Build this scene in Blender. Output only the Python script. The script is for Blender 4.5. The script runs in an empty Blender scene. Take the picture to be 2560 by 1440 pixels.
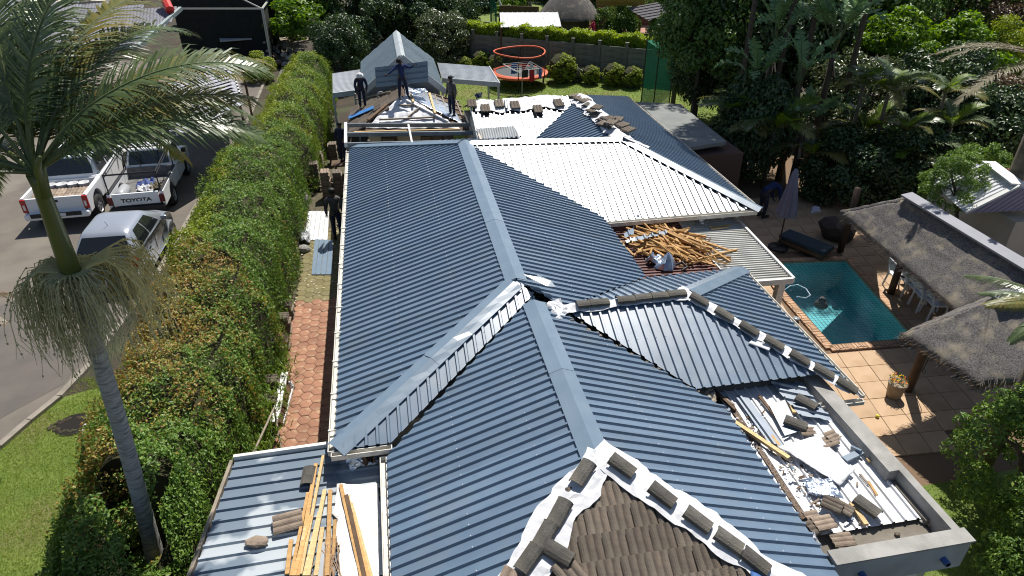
import bpy, bmesh, math, random
import numpy as np
from mathutils import Vector, Matrix, Euler

random.seed(7)
rng = np.random.default_rng(7)
S = bpy.context.scene
COL = S.collection
V = Vector
PI = math.pi
rad = math.radians

# ------------------------------------------------------------------ camera, world, sun, exposure
CAM_H = 10.0
PITCH, YAW = rad(31.6), rad(10.5)
cam = bpy.data.cameras.new('drone_camera')
cam.lens, cam.sensor_width = 24.0, 36.0
cam.clip_start, cam.clip_end = 0.1, 2000
camo = bpy.data.objects.new('drone_camera', cam)
COL.objects.link(camo)
camo.location = (0, 0, CAM_H)
camo.rotation_euler = (PI / 2 - PITCH, 0, -YAW)
S.camera = camo

SUN_EL, SUN_AZ = rad(61), rad(29)          # azimuth clockwise from +Y
world = bpy.data.worlds.new('World')
S.world = world
world.use_nodes = True
wn = world.node_tree
sky = wn.nodes.new('ShaderNodeTexSky')
sky.sky_type = 'NISHITA'
sky.sun_disc = False
sky.sun_elevation = SUN_EL
sky.sun_rotation = SUN_AZ
wn.links.new(sky.outputs[0], wn.nodes['Background'].inputs[0])
wn.nodes['Background'].inputs[1].default_value = 0.065
sl = bpy.data.lights.new('sun', 'SUN')
sl.energy, sl.angle, sl.color = 4.7, rad(0.53), (1.0, 0.955, 0.88)
so = bpy.data.objects.new('sun', sl)
COL.objects.link(so)
sd = V((math.sin(SUN_AZ) * math.cos(SUN_EL), math.cos(SUN_AZ) * math.cos(SUN_EL), math.sin(SUN_EL)))
so.rotation_euler = sd.to_track_quat('Z', 'Y').to_euler()
so.location = sd * 60
S.view_settings.view_transform = 'Standard'
S.view_settings.look = 'None'
S.view_settings.exposure = 0.5
S.view_settings.gamma = 1.0
S.view_settings.use_curve_mapping = False
S.render.engine = 'CYCLES'
S.cycles.use_denoising = True
S.cycles.filter_width = 1.1
S.cycles.denoising_input_passes = 'RGB_ALBEDO_NORMAL'
S.cycles.max_bounces = 6
S.cycles.transparent_max_bounces = 12

# ------------------------------------------------------------------ surveying: where a sight line from the drone meets a height or a plane
CP = V((0, 0, CAM_H))
_f = V((math.sin(YAW) * math.cos(PITCH), math.cos(YAW) * math.cos(PITCH), -math.sin(PITCH)))
_r = V((math.cos(YAW), -math.sin(YAW), 0))
_u = _r.cross(_f)
FPX = 2560 * 24 / 36


def ray(px, py):
    return _f + _r * ((px - 1280) / FPX) + _u * ((720 - py) / FPX)


def at(px, py, z=0.0):
    d = ray(px, py)
    return CP + d * ((z - CAM_H) / d.z)


class Plane:
    def __init__(s, a, b, c):
        s.p = V(a)
        s.n = (V(b) - V(a)).cross(V(c) - V(a)).normalized()
        if s.n.z < 0:
            s.n = -s.n

    def z(s, x, y):
        return s.p.z - (s.n.x * (x - s.p.x) + s.n.y * (y - s.p.y)) / s.n.z

    def pt(s, x, y, up=0.0):
        return V((x, y, s.z(x, y) + up))

    def at(s, px, py, up=0.0):
        d = ray(px, py)
        q = CP + d * ((s.p + s.n * up - CP).dot(s.n) / d.dot(s.n))
        return q


# ------------------------------------------------------------------ objects
ROOT = {}
LABELS = {}


def tag(o, label, cat=None, group=None, kind=None):
    if label:
        o['label'] = label
    if cat:
        o['category'] = cat
    if group:
        o['group'] = group
    if kind:
        o['kind'] = kind
    return o


def thing(name, label, cat, loc=(0, 0, 0), rz=0.0, group=None):
    o = bpy.data.objects.new(name, None)
    COL.objects.link(o)
    o.location = loc
    o.rotation_euler = (0, 0, rz)
    o.empty_display_size = 0.2
    ROOT[o.name] = V(loc)
    return tag(o, label, cat, group)


def off_of(parent):
    p = parent
    while p is not None:
        if p.name in ROOT:
            return ROOT[p.name]
        p = p.parent
    return V((0, 0, 0))


class MB:
    """collects faces for ONE mesh"""

    def __init__(s):
        s.v, s.f, s.mi = [], [], []
        s.cur = 0

    def add(s, pts, faces):
        k = len(s.v)
        s.v.extend([tuple(p) for p in pts])
        for f in faces:
            s.f.append(tuple(i + k for i in f))
            s.mi.append(s.cur)
        return s

    def poly(s, *pts):
        return s.add(pts, [tuple(range(len(pts)))])

    def box(s, c, size, rz=0.0, M=None):
        x, y, z = size[0] / 2, size[1] / 2, size[2] / 2
        P = [V((sx * x, sy * y, sz * z)) for sz in (-1, 1) for sy in (-1, 1) for sx in (-1, 1)]
        if M is None:
            M = Matrix.Translation(V(c)) @ Matrix.Rotation(rz, 4, 'Z')
        P = [M @ p for p in P]
        return s.add(P, [(0, 2, 3, 1), (4, 5, 7, 6), (0, 1, 5, 4), (2, 6, 7, 3), (0, 4, 6, 2), (1, 3, 7, 5)])

    def bar(s, a, b, w, h, up=(0, 0, 1)):
        a, b = V(a), V(b)
        d = (b - a).normalized()
        up = V(up)
        if abs(d.dot(up)) > 0.98:
            up = V((0, 1, 0))
        sx = d.cross(up).normalized()
        u = sx.cross(d).normalized()
        P = []
        for q in (a, b):
            for (i, j) in ((-1, -1), (1, -1), (1, 1), (-1, 1)):
                P.append(q + sx * (i * w / 2) + u * (j * h / 2))
        return s.add(P, [(3, 2, 1, 0), (4, 5, 6, 7), (0, 1, 5, 4), (1, 2, 6, 5), (2, 3, 7, 6), (3, 0, 4, 7)])

    def tube(s, pts, r, n=6, cap=True):
        pts = [V(p) for p in pts]
        m = len(pts)
        rs = r if isinstance(r, (list, tuple)) else [r] * m
        P = []
        prev = None
        for i, p in enumerate(pts):
            d = (pts[min(i + 1, m - 1)] - pts[max(i - 1, 0)]).normalized()
            if prev is None:
                ref = V((0, 0, 1)) if abs(d.z) < 0.9 else V((1, 0, 0))
                a = d.cross(ref).normalized()
            else:
                a = (prev - d * prev.dot(d)).normalized()
            prev = a
            b = d.cross(a)
            for k in range(n):
                t = 2 * PI * k / n
                P.append(p + (a * math.cos(t) + b * math.sin(t)) * rs[i])
        F = []
        for i in range(m - 1):
            for k in range(n):
                k2 = (k + 1) % n
                F.append((i * n + k, i * n + k2, (i + 1) * n + k2, (i + 1) * n + k))
        if cap:
            F.append(tuple(reversed(range(n))))
            F.append(tuple((m - 1) * n + k for k in range(n)))
        return s.add(P, F)

    def lathe(s, prof, c=(0, 0, 0), n=16, axis='Z', cap=True):
        c = V(c)
        P, F = [], []
        for (r, z) in prof:
            for k in range(n):
                t = 2 * PI * k / n
                q = V((r * math.cos(t), r * math.sin(t), z))
                if axis == 'X':
                    q = V((q.z, q.x, q.y))
                elif axis == 'Y':
                    q = V((q.x, q.z, q.y))
                P.append(c + q)
        m = len(prof)
        for i in range(m - 1):
            for k in range(n):
                k2 = (k + 1) % n
                F.append((i * n + k, i * n + k2, (i + 1) * n + k2, (i + 1) * n + k))
        if cap:
            F.append(tuple(reversed(range(n))))
            F.append(tuple((m - 1) * n + k for k in range(n)))
        return s.add(P, F)

    def prism(s, poly, h0, h1, fn):
        """poly of 2D points extruded between h0 and h1; fn(u,v,h) -> point"""
        n = len(poly)
        P = [fn(u, v, h0) for u, v in poly] + [fn(u, v, h1) for u, v in poly]
        F = [tuple(reversed(range(n))), tuple(range(n, 2 * n))]
        for i in range(n):
            j = (i + 1) % n
            F.append((i, j, n + j, n + i))
        return s.add(P, F)

    def rock(s, c, size, seed=0, sub=1, M=None):
        r = random.Random(seed)
        bm = bmesh.new()
        bmesh.ops.create_icosphere(bm, subdivisions=sub, radius=1)
        k = [V((r.gauss(0, 1), r.gauss(0, 1), r.gauss(0, 1))).normalized() for _ in range(5)]
        P = []
        for v in bm.verts:
            q = v.co.copy()
            sc = 1 - sum(0.16 * max(0, q.dot(t)) for t in k) + r.uniform(-.08, .08)
            q = V((q.x * size[0], q.y * size[1], q.z * size[2])) * sc
            P.append((M @ q) if M else V(c) + q)
        F = [tuple(v.index for v in f.verts) for f in bm.faces]
        bm.free()
        return s.add(P, F)

    def build(s, name, mats, parent=None, smooth=False, bevel=0.0, origin=None, local=False):
        off = V((0, 0, 0))
        o_loc = V((0, 0, 0))
        if parent is not None:
            if not local:
                off = off_of(parent)
        else:
            if origin is None:
                A = np.array(s.v)
                origin = V(((A[:, 0].min() + A[:, 0].max()) / 2, (A[:, 1].min() + A[:, 1].max()) / 2, A[:, 2].min()))
            off = V(origin)
            o_loc = V(origin)
        me = bpy.data.meshes.new(name)
        me.from_pydata([(x - off.x, y - off.y, z - off.z) for x, y, z in s.v], [], s.f)
        if not isinstance(mats, (list, tuple)):
            mats = [mats]
        for m in mats:
            me.materials.append(m)
        if len(mats) > 1:
            me.polygons.foreach_set('material_index', s.mi)
        if smooth:
            me.polygons.foreach_set('use_smooth', [True] * len(me.polygons))
        me.update()
        o = bpy.data.objects.new(name, me)
        COL.objects.link(o)
        o.parent = parent
        o.location = o_loc
        if parent is None:
            ROOT[o.name] = o_loc
        if bevel:
            b = o.modifiers.new('bevel', 'BEVEL')
            b.width, b.segments, b.limit_method = bevel, 2, 'ANGLE'
        return o


def inst(me, name, M, parent=None, label=None, cat=None, group=None):
    """an object sharing mesh data, placed by a matrix (world; re-expressed below its parent)"""
    o = bpy.data.objects.new(name, me)
    COL.objects.link(o)
    if parent is not None:
        o.parent = parent
        off = off_of(parent)
        M = Matrix.Translation(-off) @ M
    o.matrix_basis = M
    return tag(o, label, cat, group)


def copy_tree(o, parent=None):
    c = o.copy()
    COL.objects.link(c)
    c.parent = parent
    for ch in [x for x in COL.objects if x.parent == o]:
        copy_tree(ch, c)
    return c


def frame(p, d, n):
    """matrix with local X along d, Z along n, at p"""
    d = V(d).normalized()
    n = V(n)
    n = (n - d * n.dot(d)).normalized()
    y = n.cross(d)
    return Matrix(((d.x, y.x, n.x, p[0]), (d.y, y.y, n.y, p[1]), (d.z, y.z, n.z, p[2]), (0, 0, 0, 1)))


# ------------------------------------------------------------------ materials (procedural)
MATS = {}


def mat(name, c1, c2=None, scale=6.0, rough=0.65, metal=0.0, bump=0.0, bscale=60.0, var=0.0, spec=0.4,
        c3=None, scale3=1.2, amt3=0.5, stretch=None, transl=0.0, island=None, detail=5.0, rvar=0.0):
    if name in MATS:
        return MATS[name]
    m = bpy.data.materials.new(name)
    m.use_nodes = True
    nt = m.node_tree
    N, L = nt.nodes, nt.links
    b = N['Principled BSDF']
    b.inputs['Roughness'].default_value = rough
    b.inputs['Metallic'].default_value = metal
    b.inputs['Specular IOR Level'].default_value = spec
    tc = N.new('ShaderNodeTexCoord')
    mp = N.new('ShaderNodeMapping')
    L.new(tc.outputs['Object'], mp.inputs[0])
    if stretch:
        mp.inputs['Scale'].default_value = stretch
    col = N.new('ShaderNodeRGB').outputs[0]
    col.default_value = (*c1, 1)

    def mix(a, bcol, fac, fv=None):
        x = N.new('ShaderNodeMix')
        x.data_type = 'RGBA'
        L.new(a, x.inputs[6])
        if isinstance(bcol, tuple):
            x.inputs[7].default_value = (*bcol, 1)
        else:
            L.new(bcol, x.inputs[7])
        if fac is None:
            x.inputs[0].default_value = fv
        else:
            L.new(fac, x.inputs[0])
        return x.outputs[2]

    def noise(sc, lo, hi, det=detail):
        t = N.new('ShaderNodeTexNoise')
        t.inputs['Scale'].default_value = sc
        t.inputs['Detail'].default_value = det
        L.new(mp.outputs[0], t.inputs['Vector'])
        r = N.new('ShaderNodeMapRange')
        r.inputs[1].default_value, r.inputs[2].default_value = lo, hi
        L.new(t.outputs[0], r.inputs[0])
        return r.outputs[0], t.outputs[0]

    if island:
        g = N.new('ShaderNodeNewGeometry')
        cr = N.new('ShaderNodeValToRGB')
        e = cr.color_ramp.elements
        while len(e) < len(island):
            e.new(0.5)
        for i, c in enumerate(island):
            e[i].position = i / (len(island) - 1)
            e[i].color = (*c, 1)
        L.new(g.outputs['Random Per Island'], cr.inputs[0])
        col = cr.outputs[0]
    if c2:
        f, raw = noise(scale, 0.35, 0.65)
        col = mix(col, c2, f)
        if rvar:
            rr = N.new('ShaderNodeMapRange')
            rr.inputs[3].default_value, rr.inputs[4].default_value = rough - rvar, rough + rvar
            L.new(raw, rr.inputs[0])
            L.new(rr.outputs[0], b.inputs['Roughness'])
    if c3:
        f, _ = noise(scale3, 0.5, 0.5 + 0.25 / max(amt3, .05) * .5)
        col = mix(col, c3, f)
    if var:
        oi = N.new('ShaderNodeObjectInfo')
        hs = N.new('ShaderNodeHueSaturation')
        mr = N.new('ShaderNodeMapRange')
        mr.inputs[3].default_value, mr.inputs[4].default_value = 1 - var, 1 + var
        L.new(oi.outputs['Random'], mr.inputs[0])
        L.new(mr.outputs[0], hs.inputs['Value'])
        L.new(col, hs.inputs['Color'])
        col = hs.outputs[0]
    L.new(col, b.inputs['Base Color'])
    if bump:
        t = N.new('ShaderNodeTexNoise')
        t.inputs['Scale'].default_value = bscale
        t.inputs['Detail'].default_value = 6
        L.new(mp.outputs[0], t.inputs['Vector'])
        bp = N.new('ShaderNodeBump')
        bp.inputs['Strength'].default_value = min(1, bump)
        bp.inputs['Distance'].default_value = 0.02
        L.new(t.outputs[0], bp.inputs['Height'])
        L.new(bp.outputs[0], b.inputs['Normal'])
    if transl:
        tr = N.new('ShaderNodeBsdfTranslucent')
        hs2 = N.new('ShaderNodeHueSaturation')
        hs2.inputs['Value'].default_value = 1.35
        hs2.inputs['Hue'].default_value = 0.488
        hs2.inputs['Saturation'].default_value = 1.1
        L.new(col, hs2.inputs['Color'])
        L.new(hs2.outputs[0], tr.inputs[0])
        ms = N.new('ShaderNodeMixShader')
        ms.inputs[0].default_value = transl
        L.new(b.outputs[0], ms.inputs[1])
        L.new(tr.outputs[0], ms.inputs[2])
        L.new(ms.outputs[0], N['Material Output'].inputs[0])
    MATS[name] = m
    return m


BLUE = mat('painted_blue_steel', (.104, .155, .222), (.118, .172, .240), 3, rough=.33, var=.09, spec=.95, bump=.05, bscale=2.2, c3=(.14, .17, .20), scale3=1.7, amt3=.25, rvar=.06)
CAPB = mat('painted_blue_flashing', (.135, .19, .25), (.15, .205, .265), 3, rough=.34, var=.06, spec=.7, rvar=.08)
ZINC = mat('bare_zinc_sheet', (.27, .28, .295), (.22, .23, .245), 4, rough=.44, metal=1.0, bump=.06, bscale=2.5, var=.05, rvar=.08)
OLDGREY = mat('weathered_grey_sheet', (.30, .325, .345), (.22, .235, .25), 2.2, rough=.5, var=.08, c3=(.20, .16, .11), scale3=.8, amt3=.25)
LBLUE = mat('pale_blue_sheet', (.36, .42, .455), (.32, .38, .41), 2, rough=.45, var=.04)
FASCIA = mat('grey_painted_fascia', (.42, .46, .48), (.36, .40, .42), 3, rough=.5)
WHITEP = mat('white_painted_trim', (.66, .66, .64), (.56, .56, .54), 5, rough=.5, c3=(.42, .40, .36), scale3=3, amt3=.15)
MEMB = mat('white_breather_membrane', (.64, .64, .65), (.52, .53, .56), 5, rough=.6, bump=.5, bscale=9)
FOIL = mat('foil_insulation', (.74, .78, .84), (.55, .63, .75), 5, rough=.3, metal=.85, bump=.9, bscale=7)
CREAM = mat('cream_plaster', (.52, .47, .38), (.46, .41, .33), 2, rough=.85, bump=.2)
CONC = mat('grey_concrete', (.33, .32, .30), (.24, .235, .22), 3, rough=.85, bump=.3, c3=(.10, .095, .09), scale3=2.2, amt3=.3)
CONCD = mat('stained_concrete', (.20, .18, .15), (.12, .105, .085), 2.5, rough=.9, bump=.4, c3=(.30, .26, .20), scale3=1.3, amt3=.4)
RTILE = mat('weathered_brown_roof_tile', (.175, .138, .105), (.115, .093, .074), 9, rough=.9, bump=.6, var=.22, c3=(.19, .165, .13), scale3=5, amt3=.3)
GTILE = mat('weathered_grey_ridge_tile', (.120, .112, .098), (.066, .063, .058), 8, rough=.9, bump=.7, var=.25, c3=(.20, .175, .13), scale3=4, amt3=.3)
BTILE = mat('broken_buff_tile', (.32, .25, .19), (.22, .17, .13), 7, rough=.9, bump=.5, var=.2)
TIMB = mat('pine_batten', (.50, .30, .11), (.38, .21, .075), 9, rough=.7, var=.2, stretch=(.4, 4, 4))
TIMBN = mat('pale_new_timber', (.60, .44, .22), (.48, .32, .14), 8, rough=.7, var=.1, stretch=(.4, 4, 4))
TIMBD = mat('old_brown_timber', (.13, .075, .04), (.08, .05, .03), 8, rough=.8, var=.15)
TIMBG = mat('grey_weathered_timber', (.30, .25, .19), (.20, .17, .13), 8, rough=.8, var=.12)
REDSHEET = mat('oxide_red_sheet', (.115, .040, .030), (.09, .035, .03), 3, rough=.5, var=.1)
STEEL = mat('grey_steel_lipped_channel', (.22, .25, .27), (.17, .19, .21), 5, rough=.45, metal=.2)
DARKM = mat('black_painted_metal', (.018, .018, .02), rough=.45)
SHADE = mat('dark_interior', (.02, .019, .018), rough=.9)
GLASSD = mat('dark_window_glass', (.012, .014, .017), rough=.06, spec=.6)
GUT = mat('white_gutter', (.62, .60, .55), (.46, .44, .39), 6, rough=.5)
BLUEP = mat('blue_plastic_sheet', (.025, .10, .32), (.10, .17, .30), 4, rough=.35)
BARK = mat('bark', (.11, .085, .06), (.06, .048, .036), 9, rough=.9, bump=.6)
# ------------------------------------------------------------------ ground and setting
SOIL = mat('dark_garden_soil', (.055, .042, .028), (.035, .028, .02), 1.5, rough=.95, bump=.5, c3=(.06, .075, .03), scale3=.6, amt3=.5)
ASPH = mat('worn_asphalt', (.150, .129, .107), (.118, .103, .088), 1.1, rough=.9, bump=.35, bscale=150, c3=(.175, .155, .128), scale3=.5, amt3=.9, detail=9)
LAWN = mat('lawn_grass_ground', (.15, .20, .040), (.11, .165, .030), 2.2, rough=.9, bump=.8, bscale=120, c3=(.17, .155, .06), scale3=.55, amt3=.7, detail=8)
KERB = mat('kerb_concrete', (.27, .24, .20), (.19, .17, .14), 4, rough=.9, bump=.4)
GROUT = mat('dark_sandy_joint', (.10, .085, .055), (.06, .055, .03), 6, rough=.95)
HEXR = mat('terracotta_hex_paver', (.31, .155, .095), (.235, .118, .075), 7, rough=.85, var=.16, bump=.3, c3=(.45, .30, .19), scale3=4.0, amt3=.5)
HEXM = mat('mossy_hex_paver', (.185, .155, .080), (.135, .125, .045), 6, rough=.9, var=.14, bump=.3, c3=(.25, .21, .14), scale3=4, amt3=.4)
DECK = mat('sandstone_deck_tile', (.45, .315, .20), (.40, .275, .17), 2.5, rough=.85, var=.07, bump=.15, c3=(.34, .22, .13), scale3=1.6, amt3=.3)
COPE = mat('terracotta_coping_brick', (.46, .29, .18), (.39, .24, .145), 8, rough=.85, var=.15)
POOLT = mat('turquoise_pool_mosaic', (.27, .55, .57), (.20, .46, .49), 14, rough=.4)
BLOCKM = mat('rough_retaining_block', (.23, .19, .14), (.15, .125, .095), 7, rough=.95, bump=.6, var=.2)

PFL, PFR, PNR, PNL = at(1898, 660), at(2115, 653), at(2287, 849), at(2079, 866)
POOL = [V((p.x, p.y)) for p in (PNL, PNR, PFR, PFL)]


def sheet(name, pts, z, m, kind='structure'):
    mb = MB().poly(*[(p[0], p[1], z) for p in pts])
    return tag(mb.build(name, m, origin=(0, 0, 0)), None, kind=kind)


g = MB()
B = 320
big = [V((-B, -60)), V((B, -60)), V((B, B)), V((-B, B))]
for i in range(4):
    j = (i + 1) % 4
    g.poly(*[(q.x, q.y, -0.02) for q in (big[i], big[j], POOL[j], POOL[i])])
tag(g.build('ground', SOIL, origin=(0, 0, 0)), None, kind='structure')

# raised platform of the driveway side, half a metre above the terrace
DZ = 0.5
edge = [(-5.6, -8), (-5.65, 8), (-5.8, 12), (-5.95, 17), (-5.8, 22), (-5.75, 27), (-5.7, 34), (-5.8, 44), (-5.8, 90)]
pl = MB()
pl.poly(*[(x, y, DZ - .006) for x, y in edge], (-160, 90, DZ - .006), (-160, -8, DZ - .006))
for a, b in zip(edge, edge[1:]):
    pl.poly((a[0], a[1], -.1), (b[0], b[1], -.1), (b[0], b[1], DZ - .006), (a[0], a[1], DZ - .006))
tag(pl.build('raised_ground', SOIL, origin=(0, 0, 0)), None, kind='structure')
kerbline = [at(-120, 1230, DZ), at(0, 1120, DZ), at(75, 1055, DZ), at(150, 995, DZ), V((-7.05, 13.7, DZ)), at(395, 690, DZ), at(490, 520, DZ), at(590, 365, DZ), V((-6.05, 33, DZ)), V((-6.2, 44, DZ))]
sheet('driveway', [(p.x, p.y) for p in kerbline] + [(-60, 44), (-60, 6)], DZ, ASPH)
sheet('tar_patch', [(p_.x, p_.y) for p_ in (at(-60, 790, DZ), at(185, 690, DZ), at(120, 640, DZ), at(330, 600, DZ), at(430, 510, DZ), at(370, 700, DZ), at(160, 960, DZ), at(-60, 1080, DZ))], DZ + .004, mat('darker_tar_patch', (.115, .101, .089), (.097, .087, .078), 2, rough=.92, bump=.35, bscale=150, c3=(.12, .108, .095), scale3=.9, amt3=.8))
lawnedge = [(-12, 2), (-4.8, 2), (-5.4, 7.2), (-5.8, 9.5), (-6.3, 12.9)]
sheet('front_lawn', [(p.x, p.y) for p in kerbline[:4]][::-1] + [(-12, 9.0)] + lawnedge, DZ, LAWN)
# kerb of cast lengths between tar and grass, and on along the hedge
kroot = MB()
kb = thing('kerb', 'low worn concrete kerb between the tarred driveway and the hedge', 'kerb', kerbline[3])
for a, b in zip(kerbline, kerbline[1:]):
    n = max(1, round((b - a).length / 1.0))
    for i in range(n):
        p, q = a.lerp(b, i / n), a.lerp(b, (i + .975) / n)
        up = V((0, 0, .035))
        MB().bar(p + up, q + up, .13, .09).build('kerb_block', KERB, kb)
# bank under the hedge
bank = MB()
for (a, b) in zip(edge, edge[1:]):
    bank.poly((a[0], a[1], DZ), (-3.1, a[1], .02), (-3.1, b[1], .02), (b[0], b[1], DZ))
tag(bank.build('hedge_bank', SOIL, origin=(0, 0, 0)), None, kind='structure')

# alley with hexagonal pavers
sheet('alley_ground', [(-3.6, 8.2), (-.7, 8.2), (-.7, 27), (-3.6, 27)], -.004, GROUT)
pav = MB()
pav.poly((-3.5, 8.2, .0), (-.7, 8.2, .0), (-.7, 23, .0), (-3.5, 23, .0))
paving = tag(pav.build('paving', GROUT, origin=(0, 0, 0)), None, kind='structure')


def hex_mesh(name, m):
    R = .148
    P, F = [], []
    for (r, z) in ((R, .0), (R, .028), (R - .012, .036), (R * .55, .0375)):
        for k in range(6):
            t = PI / 3 * k
            P.append((r * math.cos(t), r * math.sin(t), z))
    for i in range(3):
        for k in range(6):
            F.append((i * 6 + k, i * 6 + (k + 1) % 6, (i + 1) * 6 + (k + 1) % 6, (i + 1) * 6 + k))
    F.append(tuple(range(18, 24)))
    me = bpy.data.meshes.new(name)
    me.from_pydata(P, [], F)
    me.materials.append(m)
    return me


hx = [hex_mesh('hex_paver_red', HEXR), hex_mesh('hex_paver_moss', HEXM)]
W, Hh = .30, .262
r_ = random.Random(3)
for i in range(-14, -5):
    for j in range(0, 60):
        x = i * W * .75 + .12
        y = 9.0 + (j + (.5 if i % 2 else 0)) * Hh
        if not (-3.12 < x < -1.32 and 9.6 < y < 20.6):
            continue
        if x < -2.86 and (y < 11.2 or y > 15.5):
            continue
        moss = y > 16.25 + r_.uniform(-.25, .25)
        M = Matrix.Translation((x, y, r_.uniform(-.006, .004))) @ Matrix.Rotation(r_.choice((0, 1, 2)) * PI / 3 + r_.gauss(0, .02), 4, 'Z') @ Matrix.Rotation(r_.gauss(0, .012), 4, 'X')
        inst(hx[1 if moss else 0], 'paver', M, paving)

# back lawn and the neighbours' lawn
sheet('back_lawn', [(1.5, 28.2), (19, 28.2), (19, 38), (1.5, 41.3)], .004, LAWN)
sheet('neighbour_lawn', [(2, 42), (20, 36.5), (60, 80), (0, 80)], .004, LAWN)

# pool
pool = thing('swimming_pool', 'narrow turquoise swimming pool with brick coping beside the sandstone deck', 'swimming pool', (PNL.x, PNL.y, 0))
pm = MB()
dep = -1.0
C4 = [(p.x, p.y) for p in POOL]
step = [V((PNL.x, PNL.y)).lerp(V((PFL.x, PFL.y)), .1), V((PNR.x, PNR.y)).lerp(V((PFR.x, PFR.y)), .1)]
pm.poly(*[(x, y, dep) for x, y in C4])
for i in range(4):
    j = (i + 1) % 4
    pm.poly((*C4[i], dep), (*C4[j], dep), (*C4[j], .0), (*C4[i], .0))
pm.build('basin', POOLT, pool)
MB().poly((*C4[0], -.55), (*C4[1], -.55), (step[1].x, step[1].y, -.55), (step[0].x, step[0].y, -.55)).poly((step[0].x, step[0].y, -.55), (step[1].x, step[1].y, -.55), (step[1].x, step[1].y, dep), (step[0].x, step[0].y, dep)).build('step', POOLT, pool)
wm = bpy.data.materials.new('pool_water')
wm.use_nodes = True
nt = wm.node_tree
for n_ in list(nt.nodes):
    nt.nodes.remove(n_)
out = nt.nodes.new('ShaderNodeOutputMaterial')
tr = nt.nodes.new('ShaderNodeBsdfTransparent')
tr.inputs[0].default_value = (.70, .93, .96, 1)
gl = nt.nodes.new('ShaderNodeBsdfGlossy')
gl.inputs['Roughness'].default_value = .03
fr = nt.nodes.new('ShaderNodeFresnel')
fr.inputs[0].default_value = 1.33
ns = nt.nodes.new('ShaderNodeTexNoise')
ns.inputs['Scale'].default_value = 4.5
ns.inputs['Detail'].default_value = 3
bp = nt.nodes.new('ShaderNodeBump')
bp.inputs['Strength'].default_value = .25
bp.inputs['Distance'].default_value = .05
tcn = nt.nodes.new('ShaderNodeTexCoord')
mx = nt.nodes.new('ShaderNodeMixShader')
nt.links.new(tcn.outputs['Object'], ns.inputs['Vector'])
nt.links.new(ns.outputs[0], bp.inputs['Height'])
nt.links.new(bp.outputs[0], gl.inputs['Normal'])
nt.links.new(bp.outputs[0], fr.inputs['Normal'])
mx.inputs[0].default_value = .06
nt.links.new(tr.outputs[0], mx.inputs[1])
nt.links.new(gl.outputs[0], mx.inputs[2])
nt.links.new(mx.outputs[0], out.inputs[0])
WATER = wm
tag(MB().poly(*[(x, y, -.10) for x, y in C4]).build('water', WATER, pool), None)
# coping bricks laid across the edge
bk = MB().box((0, 0, 0), (.105, .23, .06))
bme = bk.build('coping_brick', COPE, pool, local=True, bevel=0)
me_brick = bme.data
bpy.data.objects.remove(bme)
cen = sum((V((x, y)) for x, y in C4), V((0, 0))) / 4
for i in range(4):
    a, b = V(C4[i]), V(C4[(i + 1) % 4])
    d = (b - a).normalized()
    nrm = V((d.y, -d.x))
    if (a + nrm - cen).length < (a - nrm - cen).length:
        nrm = -nrm
    n = int((b - a).length / .115)
    for k in range(-1, n + 1):
        p = a + d * ((k + .5) * (b - a).length / n) + nrm * .105
        inst(me_brick, 'coping_brick', Matrix.Translation((p.x, p.y, .02)) @ Matrix.Rotation(math.atan2(d.y, d.x) + random.gauss(0, .01), 4, 'Z'), pool)
# deck tiles on a base with a hole for the pool
DX0, DX1, DY0, DY1 = 5.3, 22, 5.6, 24
dk = MB()
deckb = [V((DX0, DY0)), V((DX1, DY0)), V((DX1, DY1)), V((DX0, DY1))]
for i in range(4):
    j = (i + 1) % 4
    dk.poly(*[(q.x, q.y, -.008) for q in (deckb[i], deckb[j], POOL[j], POOL[i])])
deck = tag(dk.build('pool_deck', mat('deck_joint', (.16, .105, .065), rough=.95), origin=(0, 0, 0)), None, kind='structure')
T = .56
ux = (V((PNR.x, PNR.y)) - V((PNL.x, PNL.y))).normalized()
uy = V((-ux.y, ux.x))
uy = (V((PFR.x, PFR.y)) - V((PNR.x, PNR.y))).normalized()
tile_me = MB().add([V((ux.x * sx * T * .487 + uy.x * sy * T * .487, ux.y * sx * T * .487 + uy.y * sy * T * .487, z)) for z in (0, .03) for sx, sy in ((-1, -1), (1, -1), (1, 1), (-1, 1))],
                   [(4, 5, 6, 7), (0, 1, 5, 4), (1, 2, 6, 5), (2, 3, 7, 6), (3, 0, 4, 7)])
to = tile_me.build('deck_tile', DECK, deck, local=True)
tme = to.data
bpy.data.objects.remove(to)


def inside(q, poly, grow=0.0):
    c = sum(poly, V((0, 0))) / len(poly)
    P = [c + (p - c) * (1 + grow) for p in poly]
    sgn = None
    for i in range(len(P)):
        a, b = P[i], P[(i + 1) % len(P)]
        s = (b - a).x * (q - a).y - (b - a).y * (q - a).x
        if sgn is None:
            sgn = s > 0
        elif (s > 0) != sgn:
            return False
    return True


cnt = 0
for i in range(-9, 10):
    for j in range(-9, 18):
        p = V((PNL.x, PNL.y)) + ux * ((i + .5) * T) + uy * ((j + .5) * T - .30)
        if inside(p, POOL, .26) or not (5.9 < p.x < 15.6 and 6.9 < p.y < 20.5):
            continue
        if p.x < 7.2 and p.y > 11 or p.x < 6.9 and p.y > 8.2:
            continue
        if p.y < 7.4 + .3 * (p.x - 7):
            continue
        cnt += 1
        inst(tme, 'deck_tile', Matrix.Translation((p.x, p.y, -.006 + random.uniform(-.003, .003))), deck)
sheet('garden_grass', [(6.9, 3), (14, 3), (14, 7.6), (8.6, 7.5)], -.002, LAWN)
print('deck tiles', cnt)
# ------------------------------------------------------------------ profiled roof sheeting
IBR = [(0, 0), (.100, 0), (.116, .037), (.150, .037), (.1665, 0)]
IBRP = .1715


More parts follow.
